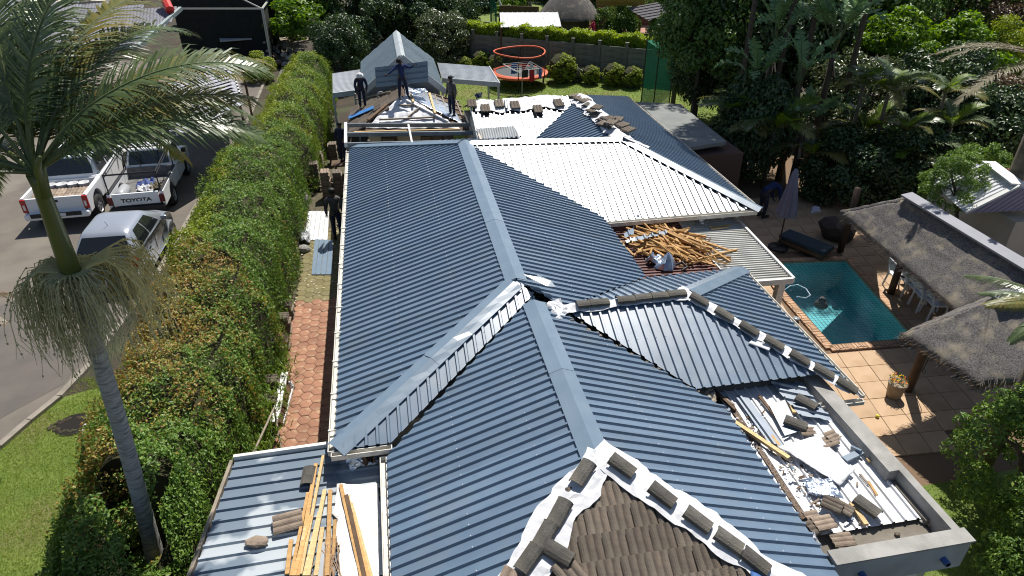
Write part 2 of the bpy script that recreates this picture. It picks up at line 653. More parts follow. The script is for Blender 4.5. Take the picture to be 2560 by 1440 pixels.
def clip(poly, axis, lim, keep_less):
    out_ = []
    n = len(poly)
    for i in range(n):
        a, b = poly[i], poly[(i + 1) % n]
        ia = (a[axis] <= lim + 1e-9) if keep_less else (a[axis] >= lim - 1e-9)
        ib = (b[axis] <= lim + 1e-9) if keep_less else (b[axis] >= lim - 1e-9)
        if ia:
            out_.append(a)
        if ia != ib:
            t = (lim - a[axis]) / (b[axis] - a[axis])
            out_.append((a[0] + t * (b[0] - a[0]), a[1] + t * (b[1] - a[1])))
    return out_


def prof_at(prof, pitch, s):
    u = s % pitch
    for (a, ha), (b, hb) in zip(prof, prof[1:] + [(pitch, prof[0][1])]):
        if a <= u <= b:
            return ha + (hb - ha) * ((u - a) / (b - a) if b > a else 0)
    return 0


def roof_sheets(poly, rib, m, parent, prof=IBR, pitch=IBRP, per=4, up=0.0, name='roof_sheet', screws=None, rows=1.1, ox=0.0, s_lo=None):
    """splits a convex planar polygon into sheets, each one mesh with real ribs along `rib`"""
    poly = [V(p) for p in poly]
    n = (poly[1] - poly[0]).cross(poly[2] - poly[0]).normalized()
    if n.z < 0:
        n = -n
    rib = V(rib)
    rib = (rib - n * rib.dot(n)).normalized()
    sx = rib.cross(n).normalized()
    o = poly[0]
    q = [((p - o).dot(sx), (p - o).dot(rib)) for p in poly]
    smin, smax = min(a for a, _ in q) + ox, max(a for a, _ in q)
    w = pitch * per
    k = 0
    objs = []
    s = smin
    while s < smax - 1e-4:
        e = min(s + w, smax)
        mb = MB()
        lift = up + random.uniform(0, .0025)
        bps = []
        u = s
        c0 = math.floor((s - smin) / pitch + 1e-6)
        xs = []
        for c in range(c0, c0 + per + 1):
            for (a, h) in prof:
                xs.append(smin + c * pitch + a)
        xs = sorted(set([s, e] + [x for x in xs if s < x < e]))
        for a, b in zip(xs, xs[1:]):
            if b - a < 1e-5:
                continue
            pc = clip(clip(q, 0, a, False), 0, b, True)
            if len(pc) < 3:
                continue
            ha, hb = prof_at(prof, pitch, a - smin + 1e-7), prof_at(prof, pitch, b - smin - 1e-7)
            pts = []
            for (ss, tt) in pc:
                h = ha + (hb - ha) * (ss - a) / (b - a)
                pts.append(o + sx * ss + rib * tt + n * (h + lift))
            mb.add(pts, [tuple(range(len(pts)))])
        if mb.v:
            objs.append(mb.build(name, m, parent))
        if screws is not None:
            for c in range(c0, c0 + per):
                sc_ = smin + c * pitch + .133
                col_ = [t for (ss, t) in clip(clip(q, 0, sc_ - .001, False), 0, sc_ + .001, True)]
                if len(col_) > 2:
                    t0, t1 = min(col_), max(col_)
                    j = math.ceil((t0 + .1) / rows)
                    while j * rows < t1 - .1:
                        if random.random() < .8:
                            c_ = o + sx * sc_ + rib * (j * rows) + n * (.037 + lift)
                            r0 = .013
                            screws.add([c_ + sx * r0, c_ + rib * r0, c_ - sx * r0, c_ - rib * r0, c_ + n * .012], [(0, 1, 4), (1, 2, 4), (2, 3, 4), (3, 0, 4)])
                        j += 1
        s = e
        k += 1
    return objs


def ridge_cap(a, b, nl, nr, m, parent, w=.21, seg=2.4, up=.042, name='ridge_flashing', dents=0.0):
    """folded flashing along a ridge or hip: nl/nr are the normals of the two roof planes"""
    a, b = V(a), V(b)
    d = (b - a).normalized()
    wings = []
    for n in (nl, nr):
        t = n.cross(d).normalized()
        if t.z > 0:
            t = -t
        wings.append(t)
    if wings[0].cross(d).z > 0:
        wings = wings
    L = (b - a).length
    n = max(1, round(L / seg))
    k = 0
    for i in range(n):
        p0, p1 = a + d * (L * i / n - (.04 if i else 0)), a + d * (L * (i + 1) / n)
        mb = MB()
        st = 8
        lift = up + .003 * (i % 2) + i * .0012
        rows = []
        for j in range(st + 1):
            c = p0.lerp(p1, j / st)
            row = []
            for wi, (tw, nn) in enumerate(zip(wings, (nl, nr))):
                wob = random.gauss(0, 1) * dents
                e_ = c + tw * w + nn * (lift)
                mid = c + tw * w * .5 + nn * (lift + wob)
                lip = e_ - nn * .018 + tw * .004
                row.append((lip, e_, mid))
            top = c + (nl + nr).normalized() * (lift + .006)
            rows.append([row[0][0], row[0][1], row[0][2], top, row[1][2], row[1][1], row[1][0]])
        pts = [p for r in rows for p in r]
        F = []
        for j in range(st):
            for q_ in range(6):
                F.append((j * 7 + q_, j * 7 + q_ + 1, (j + 1) * 7 + q_ + 1, (j + 1) * 7 + q_))
        mb.add(pts, F)
        mb.build(name, m, parent)


def gutter(a, b, m, parent, w=.12, h=.10, name='gutter'):
    """open box gutter from a to b hung on the eave; `a`,`b` are its centre line at the top"""
    a, b = V(a), V(b)
    d = (b - a).normalized()
    s = d.cross(V((0, 0, 1))).normalized()
    mb = MB()
    t = .014
    mb.bar(a - V((0, 0, h)), b - V((0, 0, h)), w, t)
    for k in (-1, 1):
        mb.bar(a + s * (k * w / 2) - V((0, 0, h / 2)), b + s * (k * w / 2) - V((0, 0, h / 2)), t, h)
    for e in (a, b):
        mb.bar(e - s * w / 2 - V((0, 0, h / 2)), e + s * w / 2 - V((0, 0, h / 2)), t, h)
    return mb.build(name, m, parent)


# ------------------------------------------------------------------ the house
house = thing('house', 'sprawling single-storey house being re-roofed in dark blue ribbed steel and bare zinc', 'house', (2, 12, 0))
SCREW = MB()
E1, RZ = 2.5, 3.55
A0 = V((-1.27, 7.87, E1)); A1 = V((-1.27, 21.3, E1))
R1 = V((2.04, 10.52, RZ)); R2 = V((2.04, 18.08, RZ))
B0 = V((5.1, 7.87, E1)); Bv = V((5.1, 14.87, E1))
PLm = Plane(A0, R1, A1)
PRm = Plane(R1, R2, Bv)
PHm = Plane(A0, R1, V((5.35, 7.87, E1)))
# lower (front) roof
LE, LR = 2.4, 3.4
L0 = V((-.5, 3.35, LE)); Lv = V((-.5, 7.70, LE)); LT = V((2.25, 10.18, LR)); LA = V((2.28, 6.12, LR))
LR0 = V((5.02, 3.35, LE)); LR1 = V((5.0, 7.6, LE))
PLl = Plane(L0, Lv, LA)
PLr = Plane(LA, LR0, LR1)
PLf = Plane(L0, LA, LR0)
# wing towards the pool
WA = V((5.10, 9.9, 3.28)); WN = V((7.40, 7.62, 2.4)); WF = V((7.42, 12.0, 2.42))
WW = V((2.82, 9.9, 3.28))
PWf = Plane(WA, WF, V((5.1, 12.0, 2.42)))
PWn = Plane(WA, WN, V((5.1, 7.62, 2.4)))
PWe = Plane(WA, WN, WF)
# silver wing
SV0 = V((9.17, 14.67, E1)); SR = V((6.43, 17.6, RZ))
PS = Plane(R2, SR, SV0)
SB = V((9.1, 25.0, E1)); SR2 = V((6.43, 21.9, RZ))
PE = Plane(SR, SV0, SB)
PW = Plane(SR, SR2, V((3.45, 20, E1)))
# back plane
PB = Plane(V((2.7, 22.0, 3.52)), V((6.4, 22.0, 3.52)), V((2.7, 19.3, 2.55)))

roof_sheets([A0, R1, R2, A1], PLm.n.cross(V((0, 1, 0))), BLUE, house, screws=SCREW, rows=1.15)
roof_sheets([R1, R2, V((5.1, 14.87, PRm.z(5.1, 14.87))), V((5.15, 11.95, PRm.z(5.15, 11.95))), V((2.82, 9.9, PRm.z(2.82, 9.9)))], PRm.n.cross(V((0, 1, 0))), BLUE, house, screws=SCREW, rows=1.15)
va = PHm.pt(-.5, 7.70)
roof_sheets([A0, R1, PHm.pt(2.3, 10.22), PHm.pt(-.45, 7.85), PHm.pt(-.45, 7.87)], V((0, 1, .39)), BLUE, house, screws=SCREW, rows=.9)
roof_sheets([Lv, V((-.5, 3.35, LE)), LA, LT], PLl.n.cross(V((0, 1, 0))), BLUE, house, screws=SCREW, rows=1.1)
roof_sheets([LA, LT, PLr.pt(2.6, 9.9), PLr.pt(5.0, 7.75), PLr.pt(5.02, 3.35)], PLr.n.cross(V((0, 1, 0))), BLUE, house, screws=SCREW, rows=1.1)
# wing planes: far side, pool-side end and the near side over the flat roof
roof_sheets([WA, V((2.82, 9.9, 3.28)), PWf.pt(5.15, 11.95), WF], V((0, 1, -.42)), BLUE, house, screws=SCREW, rows=.9)
roof_sheets([WA, WN, WF], PWe.n.cross(V((0, 1, 0))), BLUE, house, screws=SCREW, rows=.9)
wl = PWn.at(1757, 972)
wr_ = WA.lerp(WN, .79)
roof_sheets([WA, PWn.pt(2.75, 9.9), PWn.pt(4.62, 8.12), wr_], V((0, 1, .385)), BLUE, house, screws=SCREW, rows=.85)
# silver sheets facing the camera, the far blue end, the inner blue slope, the white back slope
roof_sheets([R2, SR, SV0, PS.pt(5.1, 14.85)], V((0, 1, .35)), ZINC, house, screws=SCREW, rows=1.0)
roof_sheets([SR, SV0, SB, SR2], PE.n.cross(V((0, 1, 0))), BLUE, house)
roof_sheets([SR, SR2, PW.pt(5.9, 21.4), PW.pt(3.3, 18.8), PW.pt(3.3, 18.4), PW.pt(4.0, 17.85)], PW.n.cross(V((0, 1, 0))), BLUE, house)
roof_sheets([PB.pt(2.72, 22.0), PB.pt(6.4, 22.0), PB.pt(5.9, 21.4), PB.pt(3.5, 19.15), PB.pt(2.72, 19.15)], V((0, 1, .36)), ZINC, house)
# slopes that face away from the drone
roof_sheets([R2, A1, V((5.1, 21.3, E1))], V((0, 1, -.33)), BLUE, house)
roof_sheets([SR2, SB, V((3.7, 25.0, E1))], V((0, 1, -.34)), BLUE, house)
roof_sheets([PB.pt(2.72, 22.0), PB.pt(6.4, 22.0), V((6.4, 24.6, 2.55)), V((2.72, 24.6, 2.55))], V((0, 1, -.36)), ZINC, house)
o_ = SCREW.build('roof_screws', mat('galvanised_screw_head', (.75, .76, .78), rough=.35, metal=.3), house)
o_['kind'] = 'stuff'

ridge_cap(R1 + V((0, .05, 0)), R2 + V((0, .1, 0)), PLm.n, PRm.n, CAPB, house, w=.20, name='ridge_flashing')
ridge_cap(A0 + V((.02, .02, 0)), R1 + V((-.06, -.05, 0)), PLm.n, PHm.n, CAPB, house, w=.19, seg=1.75, name='hip_flashing', dents=.006)
ridge_cap(LA + V((0, -.02, 0)), LT + V((0, -.18, 0)), PLl.n, PLr.n, CAPB, house, w=.20, seg=1.6, name='ridge_flashing')
ridge_cap(WA + V((.1, .1, 0)), WF, PWf.n, PWe.n, CAPB, house, w=.20, seg=4, name='hip_flashing')
ridge_cap(R2 + V((.15, 0, .0)), SR, PS.n, (-PS.n + V((0, 0, 2 * PS.n.z))), ZINC, house, w=.16, seg=2.4, name='ridge_flashing')
ridge_cap(SR, SV0 + V((.06, -.06, 0)), PS.n, PE.n, CAPB, house, w=.17, seg=2.4, name='hip_flashing')
ridge_cap(R2 + V((-.1, .1, 0)), A1 + V((-.03, .03, 0)), PLm.n, V((0, .3, .95)), CAPB, house, w=.16, name='hip_flashing')
# the loose folded end of flashing where the two ridges meet
f1 = MB()
p = R1 + V((.2, -.12, .08))
for (dx, s0) in ((0, 0), (1, 0)):
    pass
f1.add([p + V((-.06, .18, .02)), p + V((.17, .08, .0)), p + V((.30, -.20, -.05)), p + V((.08, -.16, .05))], [(0, 1, 2, 3)])
f1.build('bent_flashing', ZINC, house)
f2 = MB()
f2.add([p + V((.18, .12, .03)), p + V((.40, -.05, -.03)), p + V((.46, -.20, -.08)), p + V((.31, -.20, -.05)), p + V((.17, .08, .01))], [(0, 1, 2, 3, 4)])
f2.build('bent_flashing', CAPB, house)
# valley liners with crumbling bedding showing beside them
MORT = mat('crumbled_valley_mortar', (.26, .235, .20), (.12, .105, .085), 12, rough=.95, bump=.8)
vl = MB()


def strip(a, b, w, h, seed, mb):
    r = random.Random(seed)
    a, b = V(a), V(b)
    n = int((b - a).length / .12)
    d = (b - a).normalized()
    s = d.cross(V((0, 0, 1))).normalized()
    for i in range(n):
        p = a.lerp(b, (i + r.random()) / n) + s * r.uniform(-w, w) + V((0, 0, h))
        mb.rock(p, (r.uniform(.03, .07), r.uniform(.03, .06), r.uniform(.015, .035)), r.random(), 1)


strip(PLr.pt(2.6, 9.9), PLr.pt(4.7, 8.05), .05, .02, 5, vl)
o_ = vl.build('valley_mortar', MORT, house)
o_['kind'] = 'stuff'
# gutters, fascias, downpipes
gutter(A0 + V((-.05, 0, -.01)), A1 + V((-.05, 0, -.01)), GUT, house, w=.10, h=.09)
gutter(A0 + V((-.05, -.06, -.02)), V((-.42, 7.81, 2.48)), GUT, house, w=.09, h=.09)
gutter(V((-.56, 3.0, 2.385)), V((-.56, 7.72, 2.385)), GUT, house, w=.09, h=.09)
gutter(V((5.1, 14.62, 2.49)), V((9.12, 14.62, 2.49)), GUT, house, w=.11, h=.10)
gutter(V((9.24, 14.72, 2.49)), V((9.17, 25, 2.49)), GUT, house, w=.10, h=.09)
gutter(V((7.47, 7.66, 2.40)), V((7.48, 12.0, 2.40)), GUT, house, w=.06, h=.06)
gutter(V((6.62, 7.60, 2.37)), V((7.42, 7.58, 2.37)), GUT, house, w=.08, h=.07)
for x, y in ((8.35, 14.78), (8.75, 14.78)):
    MB().tube([(x, y, 2.4), (x, y + .1, 2.2), (x, y + .35, 2.05), (x, y + .35, 0)], .035, 8).build('downpipe', WHITEP, house)


def bracketed(a, b, n):
    mb = MB()
    for i in range(n):
        p = V(a).lerp(V(b), (i + .5) / n)
        mb.box(p, (.13, .03, .02))
    o = mb.build('gutter_brackets', GUT, house)
    o['kind'] = 'stuff'


bracketed(A0 + V((-.05, 0, .0)), A1 + V((-.05, 0, .0)), 15)
# walls below
w_ = MB()
for (x0, y0, x1, y1, h) in ((-.80, 8.4, 4.7, 20.8, 2.45), (-.05, 3.7, 4.6, 8.4, 2.3), (4.7, 15.2, 8.75, 24.6, 2.45), (4.7, 8.3, 7.0, 11.6, 2.3), (2.75, 18, 4.7, 24.4, 2.5)):
    w_.box(((x0 + x1) / 2, (y0 + y1) / 2, h / 2), (x1 - x0, y1 - y0, h))
w_.build('wall', CREAM, house)
for y in (10.5, 13.6, 17.2):
    fo = MB().box((-.83, y, 1.45), (.08, 1.3, 1.1)).build('window', WHITEP, house)
    MB().box((-.875, y, 1.45), (.02, 1.16, .96)).build('pane', GLASSD, fo)
# verge board of the white back slope
MB().bar(PB.pt(2.68, 22.0, -.06), PB.pt(2.68, 19.1, -.06), .04, .16).build('verge_board', WHITEP, house)
MB().box((2.72, 20.6, 1.5), (.06, 3.0, 3.0)).build('gable_wall', CREAM, house)


# ------------------------------------------------------------------ old concrete tiles
def tile_mesh(name, L, Wd, m, rolls=3, th=.02, seed=0, broken=False):
    """one interlocking tile, length along X (downslope), rolls across Y"""
    n = rolls * 4
    rows = [0, L * .5, L] if not broken else [0, L * .35, L * .7]
    P, F = [], []
    r = random.Random(seed)
    nx = len(rows)
    for side in (0, 1):
        for i, x in enumerate(rows):
            for j in range(n + 1):
                y = -Wd / 2 + Wd * j / n
                u = (j % 4) / 4
                h = .026 * max(0, math.sin(PI * u)) ** 1 if (j % 4) else 0
                xx = x
                if broken and i == nx - 1:
                    xx += r.uniform(-.10, .06)
                P.append((xx, y, h + (th if side else 0)))
    k = n + 1
    b = nx * k
    for i in range(nx - 1):
        for j in range(n):
            q = (i * k + j, i * k + j + 1, (i + 1) * k + j + 1, (i + 1) * k + j)
            F.append(tuple(b + t for t in q[::-1]) if False else tuple(b + t for t in q))
            F.append(tuple(q[::-1]))
    for i in range(nx - 1):
        F.append((i * k, (i + 1) * k, b + (i + 1) * k, b + i * k))
        F.append((i * k + n, b + i * k + n, b + (i + 1) * k + n, (i + 1) * k + n))
    for j in range(n):
        F.append((j, b + j, b + j + 1, j + 1))
        e = (nx - 1) * k
        F.append((e + j, e + j + 1, b + e + j + 1, b + e + j))
    me = bpy.data.meshes.new(name)
    me.from_pydata(P, [], F)
    me.materials.append(m)
    return me


def ridge_tile_mesh(name, L, m, r=.135, th=.018):
    prof = []
    for k in range(7):
        t = PI * k / 6
        c = abs(math.cos(t))
        prof.append((r * math.cos(t) * 1.0, r * .72 * math.sin(t) ** .8))
    P, F = [], []
    for x, s in ((0, 1.03), (L * .03, 1.0), (L, .96)):
        for (a, b) in prof:
            P.append((x, a * s, b * s))
        for (a, b) in prof:
            P.append((x, a * (s - th / r), b * (s - th / r)))
    for i in range(2):
        o = i * 14
        for k in range(6):
            F.append((o + k, o + 14 + k, o + 14 + k + 1, o + k + 1))
            F.append((o + 7 + k, o + 7 + k + 1, o + 21 + k + 1, o + 21 + k))
        F.append((o, o + 7, o + 21, o + 14))
        F.append((o + 6, o + 20, o + 27, o + 13))
    for o in (0, 28):
        for k in range(6):
            q = (o + k, o + k + 1, o + 7 + k + 1, o + 7 + k)
            F.append(q if o == 0 else q[::-1])
    me = bpy.data.meshes.new(name)
    me.from_pydata(P, [], F)
    me.materials.append(m)
    return me


TME = tile_mesh('roof_tile_mesh', .37, .29, RTILE, th=.045)
TMEB = tile_mesh('broken_tile_mesh', .40, .30, BTILE, broken=True, seed=4)
TMEF = tile_mesh('buff_tile_mesh', .40, .30, BTILE)
RTM = ridge_tile_mesh('ridge_tile_mesh', .35, GTILE, r=.108)


def tile_field(poly, plane, parent, down, gx=.31, gw=.30, m=TME, rgap=0.0, name='roof_tile', lift=.025):
    """courses of tiles inside a convex polygon (plan test); returns count"""
    n = plane.n
    down = V(down)
    down = (down - n * down.dot(n)).normalized()
    side = n.cross(down)
    o = V(poly[0])
    q = [((V(p) - o).dot(side), (V(p) - o).dot(down)) for p in poly]
    P2 = [V(a) for a in q]
    smin, smax = min(a.x for a in P2), max(a.x for a in P2)
    tmin, tmax = min(a.y for a in P2), max(a.y for a in P2)
    c = 0
    i = 0
    t = tmin
    while t < tmax:
        s = smin + (i % 2) * gw / 2
        while s < smax:
            if inside(V((s, t + gx * .5)), P2):
                p = o + side * s + down * t + n * (lift + random.uniform(-.003, .004))
                dd = (down - n * .075 + side * random.gauss(0, .012)).normalized()
                M = frame(p, dd, n + down * .05)
                inst(m, name, M, parent)
                c += 1
            s += gw
        t += gx
        i += 1
    return c


# front hip still under its old tiles
MB().poly(L0, LA, LR0).build('underlay', RTILE, house)
tile_field([LA + V((0, -.02, -.01)), PLf.pt(-.35, 3.7), PLf.pt(0, 3.3), PLf.pt(4.6, 3.3), PLf.pt(4.85, 3.6)], PLf, house, V((0, -1, -.36)))
# ------------------------------------------------------------------ lean-to, flat annex and patio roofs
from mathutils import noise as mnoise
LEANM = mat('dusty_blue_grey_sheet', (.13, .17, .215), (.11, .15, .195), 2.0, rough=.42, c3=(.36, .40, .43), scale3=1.15, amt3=2.0, detail=3, spec=.5)


def cloth(name, corners, m, label=None, cat=None, parent=None, amp=.03, n=14, jit=.02, freq=3.0, seed=0, zf=None, group=None, th=.006):
    """a crumpled sheet spanned over four corners (a,b along one side, c,d back along the other)"""
    a, b, c, d = [V(p) for p in corners]
    mb = MB()
    P, F = [], []
    r = random.Random(seed)
    n = int(n * 1.4)
    k = n + 1
    for i in range(k):
        for j in range(k):
            u, v = i / n, j / n
            p = a.lerp(b, u).lerp(d.lerp(c, u), v)
            q = V((p.x * freq + seed * 7.1, p.y * freq, seed))
            h = abs(mnoise.noise(q)) * 1.2 + .5 * abs(mnoise.noise(q * 2.3)) + .25 * abs(mnoise.noise(q * 5))
            if i in (0, n) or j in (0, n):
                p = p + V((mnoise.noise(q * 1.7 + V((9, 0, 0))), mnoise.noise(q * 1.7 + V((0, 9, 0))), 0)) * jit * 2.2
                h *= .5
            p.z += h * amp
            if zf:
                p.z = max(p.z, zf(p.x, p.y) + .006)
            P.append(p)
    for i in range(n):
        for j in range(n):
            F.append((i * k + j, (i + 1) * k + j, (i + 1) * k + j + 1, i * k + j + 1))
    mb.add(P, F)
    o = mb.build(name, m, parent, smooth=(amp < .035))
    so_ = o.modifiers.new('thick', 'SOLIDIFY')
    so_.thickness = th
    so_.offset = 0
    if label:
        tag(o, label, cat, group)
    return o


def membrane(path, wl, wr, planes, label, lift=.05, seed=0, step=.07, nw=9, name='membrane_strip', m=None, amp=.035, cat='membrane', taper=None):
    """a strip of breather membrane laid along a hip or ridge, following the planes below it"""
    path = [V(p) for p in path]
    pts = []
    for a, b in zip(path, path[1:]):
        n = max(2, int((b - a).length / step))
        pts += [a.lerp(b, i / n) for i in range(n)]
    pts.append(path[-1])
    P, F = [], []
    k = nw + 1
    for i, p in enumerate(pts):
        d = (pts[min(i + 1, len(pts) - 1)] - pts[max(i - 1, 0)])
        s = V((d.y, -d.x, 0)).normalized()
        t = i / (len(pts) - 1)
        tp = taper(t) if taper else 1
        L_ = wl * tp * (1 + .38 * mnoise.noise(V((i * .16, seed, 1.5))) + .15 * mnoise.noise(V((i * .6, seed, 3.5))))
        R_ = wr * tp * (1 + .38 * mnoise.noise(V((i * .16, seed, 7.5))) + .15 * mnoise.noise(V((i * .6, seed, 9.5))))
        for j in range(k):
            u = j / nw
            x = -L_ + (L_ + R_) * u
            q = p + s * x
            z = min(pl_.z(q.x, q.y) for pl_ in planes)
            q3 = V((q.x * 5 + seed, q.y * 5, .3))
            h = abs(mnoise.noise(q3)) + .5 * abs(mnoise.noise(q3 * 2.7))
            P.append(V((q.x, q.y, z + lift + amp * h)))
    for i in range(len(pts) - 1):
        for j in range(nw):
            F.append((i * k + j, i * k + j + 1, (i + 1) * k + j + 1, (i + 1) * k + j))
    o = MB().add(P, F).build(name, m or MEMB, None)
    so_ = o.modifiers.new('thick', 'SOLIDIFY')
    so_.thickness = .005
    so_.offset = 0
    return tag(o, label, cat)


# hips of the front roof under the old tiles
hipL = LA.lerp(L0, 1.0)
membrane([LA + V((.05, .02, 0)), LA.lerp(L0, .45), L0 + V((.2, .2, 0))], .24, .27, [PLl, PLf, PLr], 'white membrane over the left front hip below the row of dark ridge tiles', seed=1, lift=.10)
membrane([LA + V((-.08, .04, 0)), LA.lerp(LR0, .5), LR0], .36, .17, [PLr, PLf, PLl], 'white membrane running down the right front hip beside the brown tiles', seed=2, lift=.10)
# near hip and ridge of the wing over the flat roof
membrane([V((2.62, 9.86, 3.28)), WA + V((-.02, -.02, 0))], .08, .13, [PWf, PWn], 'white membrane under the level row of ridge tiles behind the blue lean slope', seed=3, lift=.05)
membrane([WA + V((-.1, .12, 0)), WN + V((-.12, .12, 0))], .16, .13, [PWn, PWe], 'white membrane on the long hip running down towards the pool deck', seed=4, lift=.055)
cloth('membrane_flap', [V((2.45, 10.02, 3.32)), V((2.75, 10.08, 3.36)), V((2.85, 9.72, 3.25)), V((2.55, 9.55, 3.22))], MEMB, 'crumpled white membrane corner at the inner end of the level ridge tile row', 'membrane', amp=.10, seed=5, freq=5)
cloth('membrane_flap', [wr_.lerp(WA, .42) + V((-.28, -.05, .0)), wr_.lerp(WA, .42) + V((-.02, .10, .10)), wr_.lerp(WA, .36) + V((.03, .02, .07)), wr_.lerp(WA, .36) + V((-.12, -.20, .0))], MEMB, 'small pointed white membrane flap hanging from the middle of the long hip', 'membrane', amp=.02, seed=6, n=8)
# back slope and inner ridge
membrane([PB.pt(2.78, 21.72), PB.pt(5.7, 21.72)], .25, .38, [PB], 'wide white membrane along the top of the white back slope', seed=7, lift=.055)
membrane([V((6.0, 21.85, RZ)), SR2 + V((0, -.1, 0)), SR + V((.05, .0, 0))], .24, .40, [PE, PW], 'white membrane over the far ridge weighed down by many loose tiles', seed=8, lift=.055, nw=10)
membrane([SR + V((.05, .1, 0)), SR.lerp(SV0, .17) + V((.22, .22, 0))], .10, .20, [PE], 'ragged white membrane end at the top of the silver hip', seed=9, lift=.05)

ORD = ['first', 'second', 'third', 'fourth', 'fifth', 'sixth', 'seventh', 'eighth', 'ninth', 'tenth', 'eleventh', 'twelfth', 'thirteenth', 'fourteenth', 'fifteenth', 'sixteenth', 'seventeenth', 'eighteenth']


def tiles_along(a, b, dists, n, label, group, lift=.11, mesh=None, yaw=.0):
    a, b = V(a), V(b)
    d = (b - a).normalized()
    for i, t in enumerate(dists):
        p = a + d * t + n * lift
        dd = (d - n * .03 + n.cross(d) * random.gauss(0, .04 + yaw)).normalized()
        inst(mesh or RTM, 'ridge_tile', frame(p, dd, n), None, label % ORD[i], 'ridge tile', group)


up_ = V((0, 0, 1))
tiles_along(LA + V((-.10, -.06, .0)), L0, [0.05, .66, 1.0, 1.33, 2.1], (PLl.n + PLf.n).normalized(), '%s grey ridge tile from the apex down the left front hip', 'ridge tiles down the left front hip')
tiles_along(LA + V((.10, -.06, .0)), LR0, [0.02, .62, 1.12, 1.54, 1.9], (PLr.n + PLf.n).normalized(), '%s ridge tile from the apex down the right front hip', 'ridge tiles down the right front hip', yaw=.03)
tiles_along(V((2.95, 9.86, 3.28)), WA, [0.05, .30, .80, 1.14, 1.46, 1.78], up_, '%s ridge tile from the left in the level row behind the ribbed slope', 'ridge tiles in the level row', lift=.05)
tiles_along(WA + V((.02, -.06, 0)), WN, [.02, .53, 1.02, 1.50, 1.98, 2.42, 2.84], (PWn.n + PWe.n).normalized(), '%s ridge tile down the white hip above the pool deck', 'ridge tiles down the hip above the pool deck', lift=.06)
# one ridge tile fallen askew by the left front hip, one lying on the lean-to
for (px, py, z, ang, lab) in ((1365, 1365, 2.95, -.75, 'ridge tile lying crosswise at the foot of the left hip row'),):
    p = PLl.at(px, py, .09)
    inst(RTM, 'ridge_tile', frame(p, V((math.cos(ang), math.sin(ang), -.1)), PLl.n), None, lab, 'ridge tile')
# broken tiles at the lower end of the left hip
p = PLf.at(1290, 1428, .08)
inst(TMEF, 'broken_tile', frame(p, V((-.5, -.7, -.2)), PLf.n), None, 'pale broken roof tile at the bottom edge beside the left hip membrane', 'roof tile')
p = PLf.at(1400, 1405, .10)
inst(TME, 'broken_tile', frame(p, V((.4, -.8, -.2)), PLf.n), None, 'dark broken roof tile tucked under the loose ridge tile', 'roof tile')
cloth('blue_sheet', [PLr.at(1880, 1412, .04), PLr.at(1950, 1416, .04), PLr.at(1985, 1450, .07), PLr.at(1880, 1460, .07)], BLUEP, 'crumpled blue plastic under the end of the right front hip membrane', 'plastic sheet', amp=.03, seed=12, n=9)

# loose tiles holding the membrane on the far ridge and the back slope
pos = [(1425, 245, 0), (1437, 250, 1), (1450, 256, 1), (1460, 268, 1), (1470, 281, 1), (1485, 275, 2), (1480, 292, 1), (1495, 304, 1), (1508, 301, 2), (1500, 316, 1), (1520, 313, 2), (1515, 322, 1), (1545, 318, 2), (1540, 305, 2), (1560, 330, 2)]
ge = (PE.n + PW.n).normalized()
for i, (px, py, s) in enumerate(pos):
    pl_ = PW if s == 1 else (PE if s == 2 else PW)
    p = pl_.at(px, py, .085)
    a = random.gauss(.55, .18)
    inst(RTM if i % 4 == 3 else TME, 'loose_tile', frame(p, V((math.cos(a), math.sin(a), .02)), ge if s else PW.n), None, '%s loose tile from the top of the far ridge membrane going down' % ORD[i], 'roof tile', 'loose tiles on the far ridge membrane')
for i, (px, py) in enumerate(((1178, 252), (1212, 264), (1245, 252), (1285, 256), (1342, 266), (1392, 251))):
    p = PB.at(px, py, .08)
    inst(TME, 'loose_tile', frame(p, V((random.gauss(0, .06), -1, -.36)), PB.n), None, '%s loose tile from the left on the white membrane of the back slope' % ORD[i], 'roof tile', 'loose tiles on the back slope membrane')
cloth('jacket', [PB.at(1186, 240, .07), PB.at(1205, 232, .07), PB.at(1204, 246, .07), PB.at(1190, 250, .07)], mat('navy_cloth', (.012, .018, .045), (.02, .03, .07), 8, rough=.9), 'navy work jacket dropped on the white back slope', 'jacket', amp=.16, seed=3, n=8, freq=6)
MB().tube([PB.at(1264, 252, .1), PB.at(1266, 272, .1)], .045, 10).build('roll_', ZINC, None)
tag(bpy.data.objects['roll_'], 'short zinc tube lying between tiles on the back slope membrane', 'metal tube').name = 'metal_tube'
# a loose corrugated sheet in front of the back slope, propped over the gap
roof_a = [PB.at(1190, 322, .06), PB.at(1285, 315, .06), PB.at(1302, 348, .06), PB.at(1200, 350, .06)]
cs = thing('corrugated_sheet', 'grey corrugated sheet lying loose at the lower left of the white back slope', 'roof sheet', roof_a[0])
CORR = [(0, 0), (.019, .012), (.038, .017), (.057, .012)]
roof_sheets(roof_a, PB.n.cross(V((1, 0, 0))), OLDGREY, cs, prof=CORR, pitch=.076, per=40)

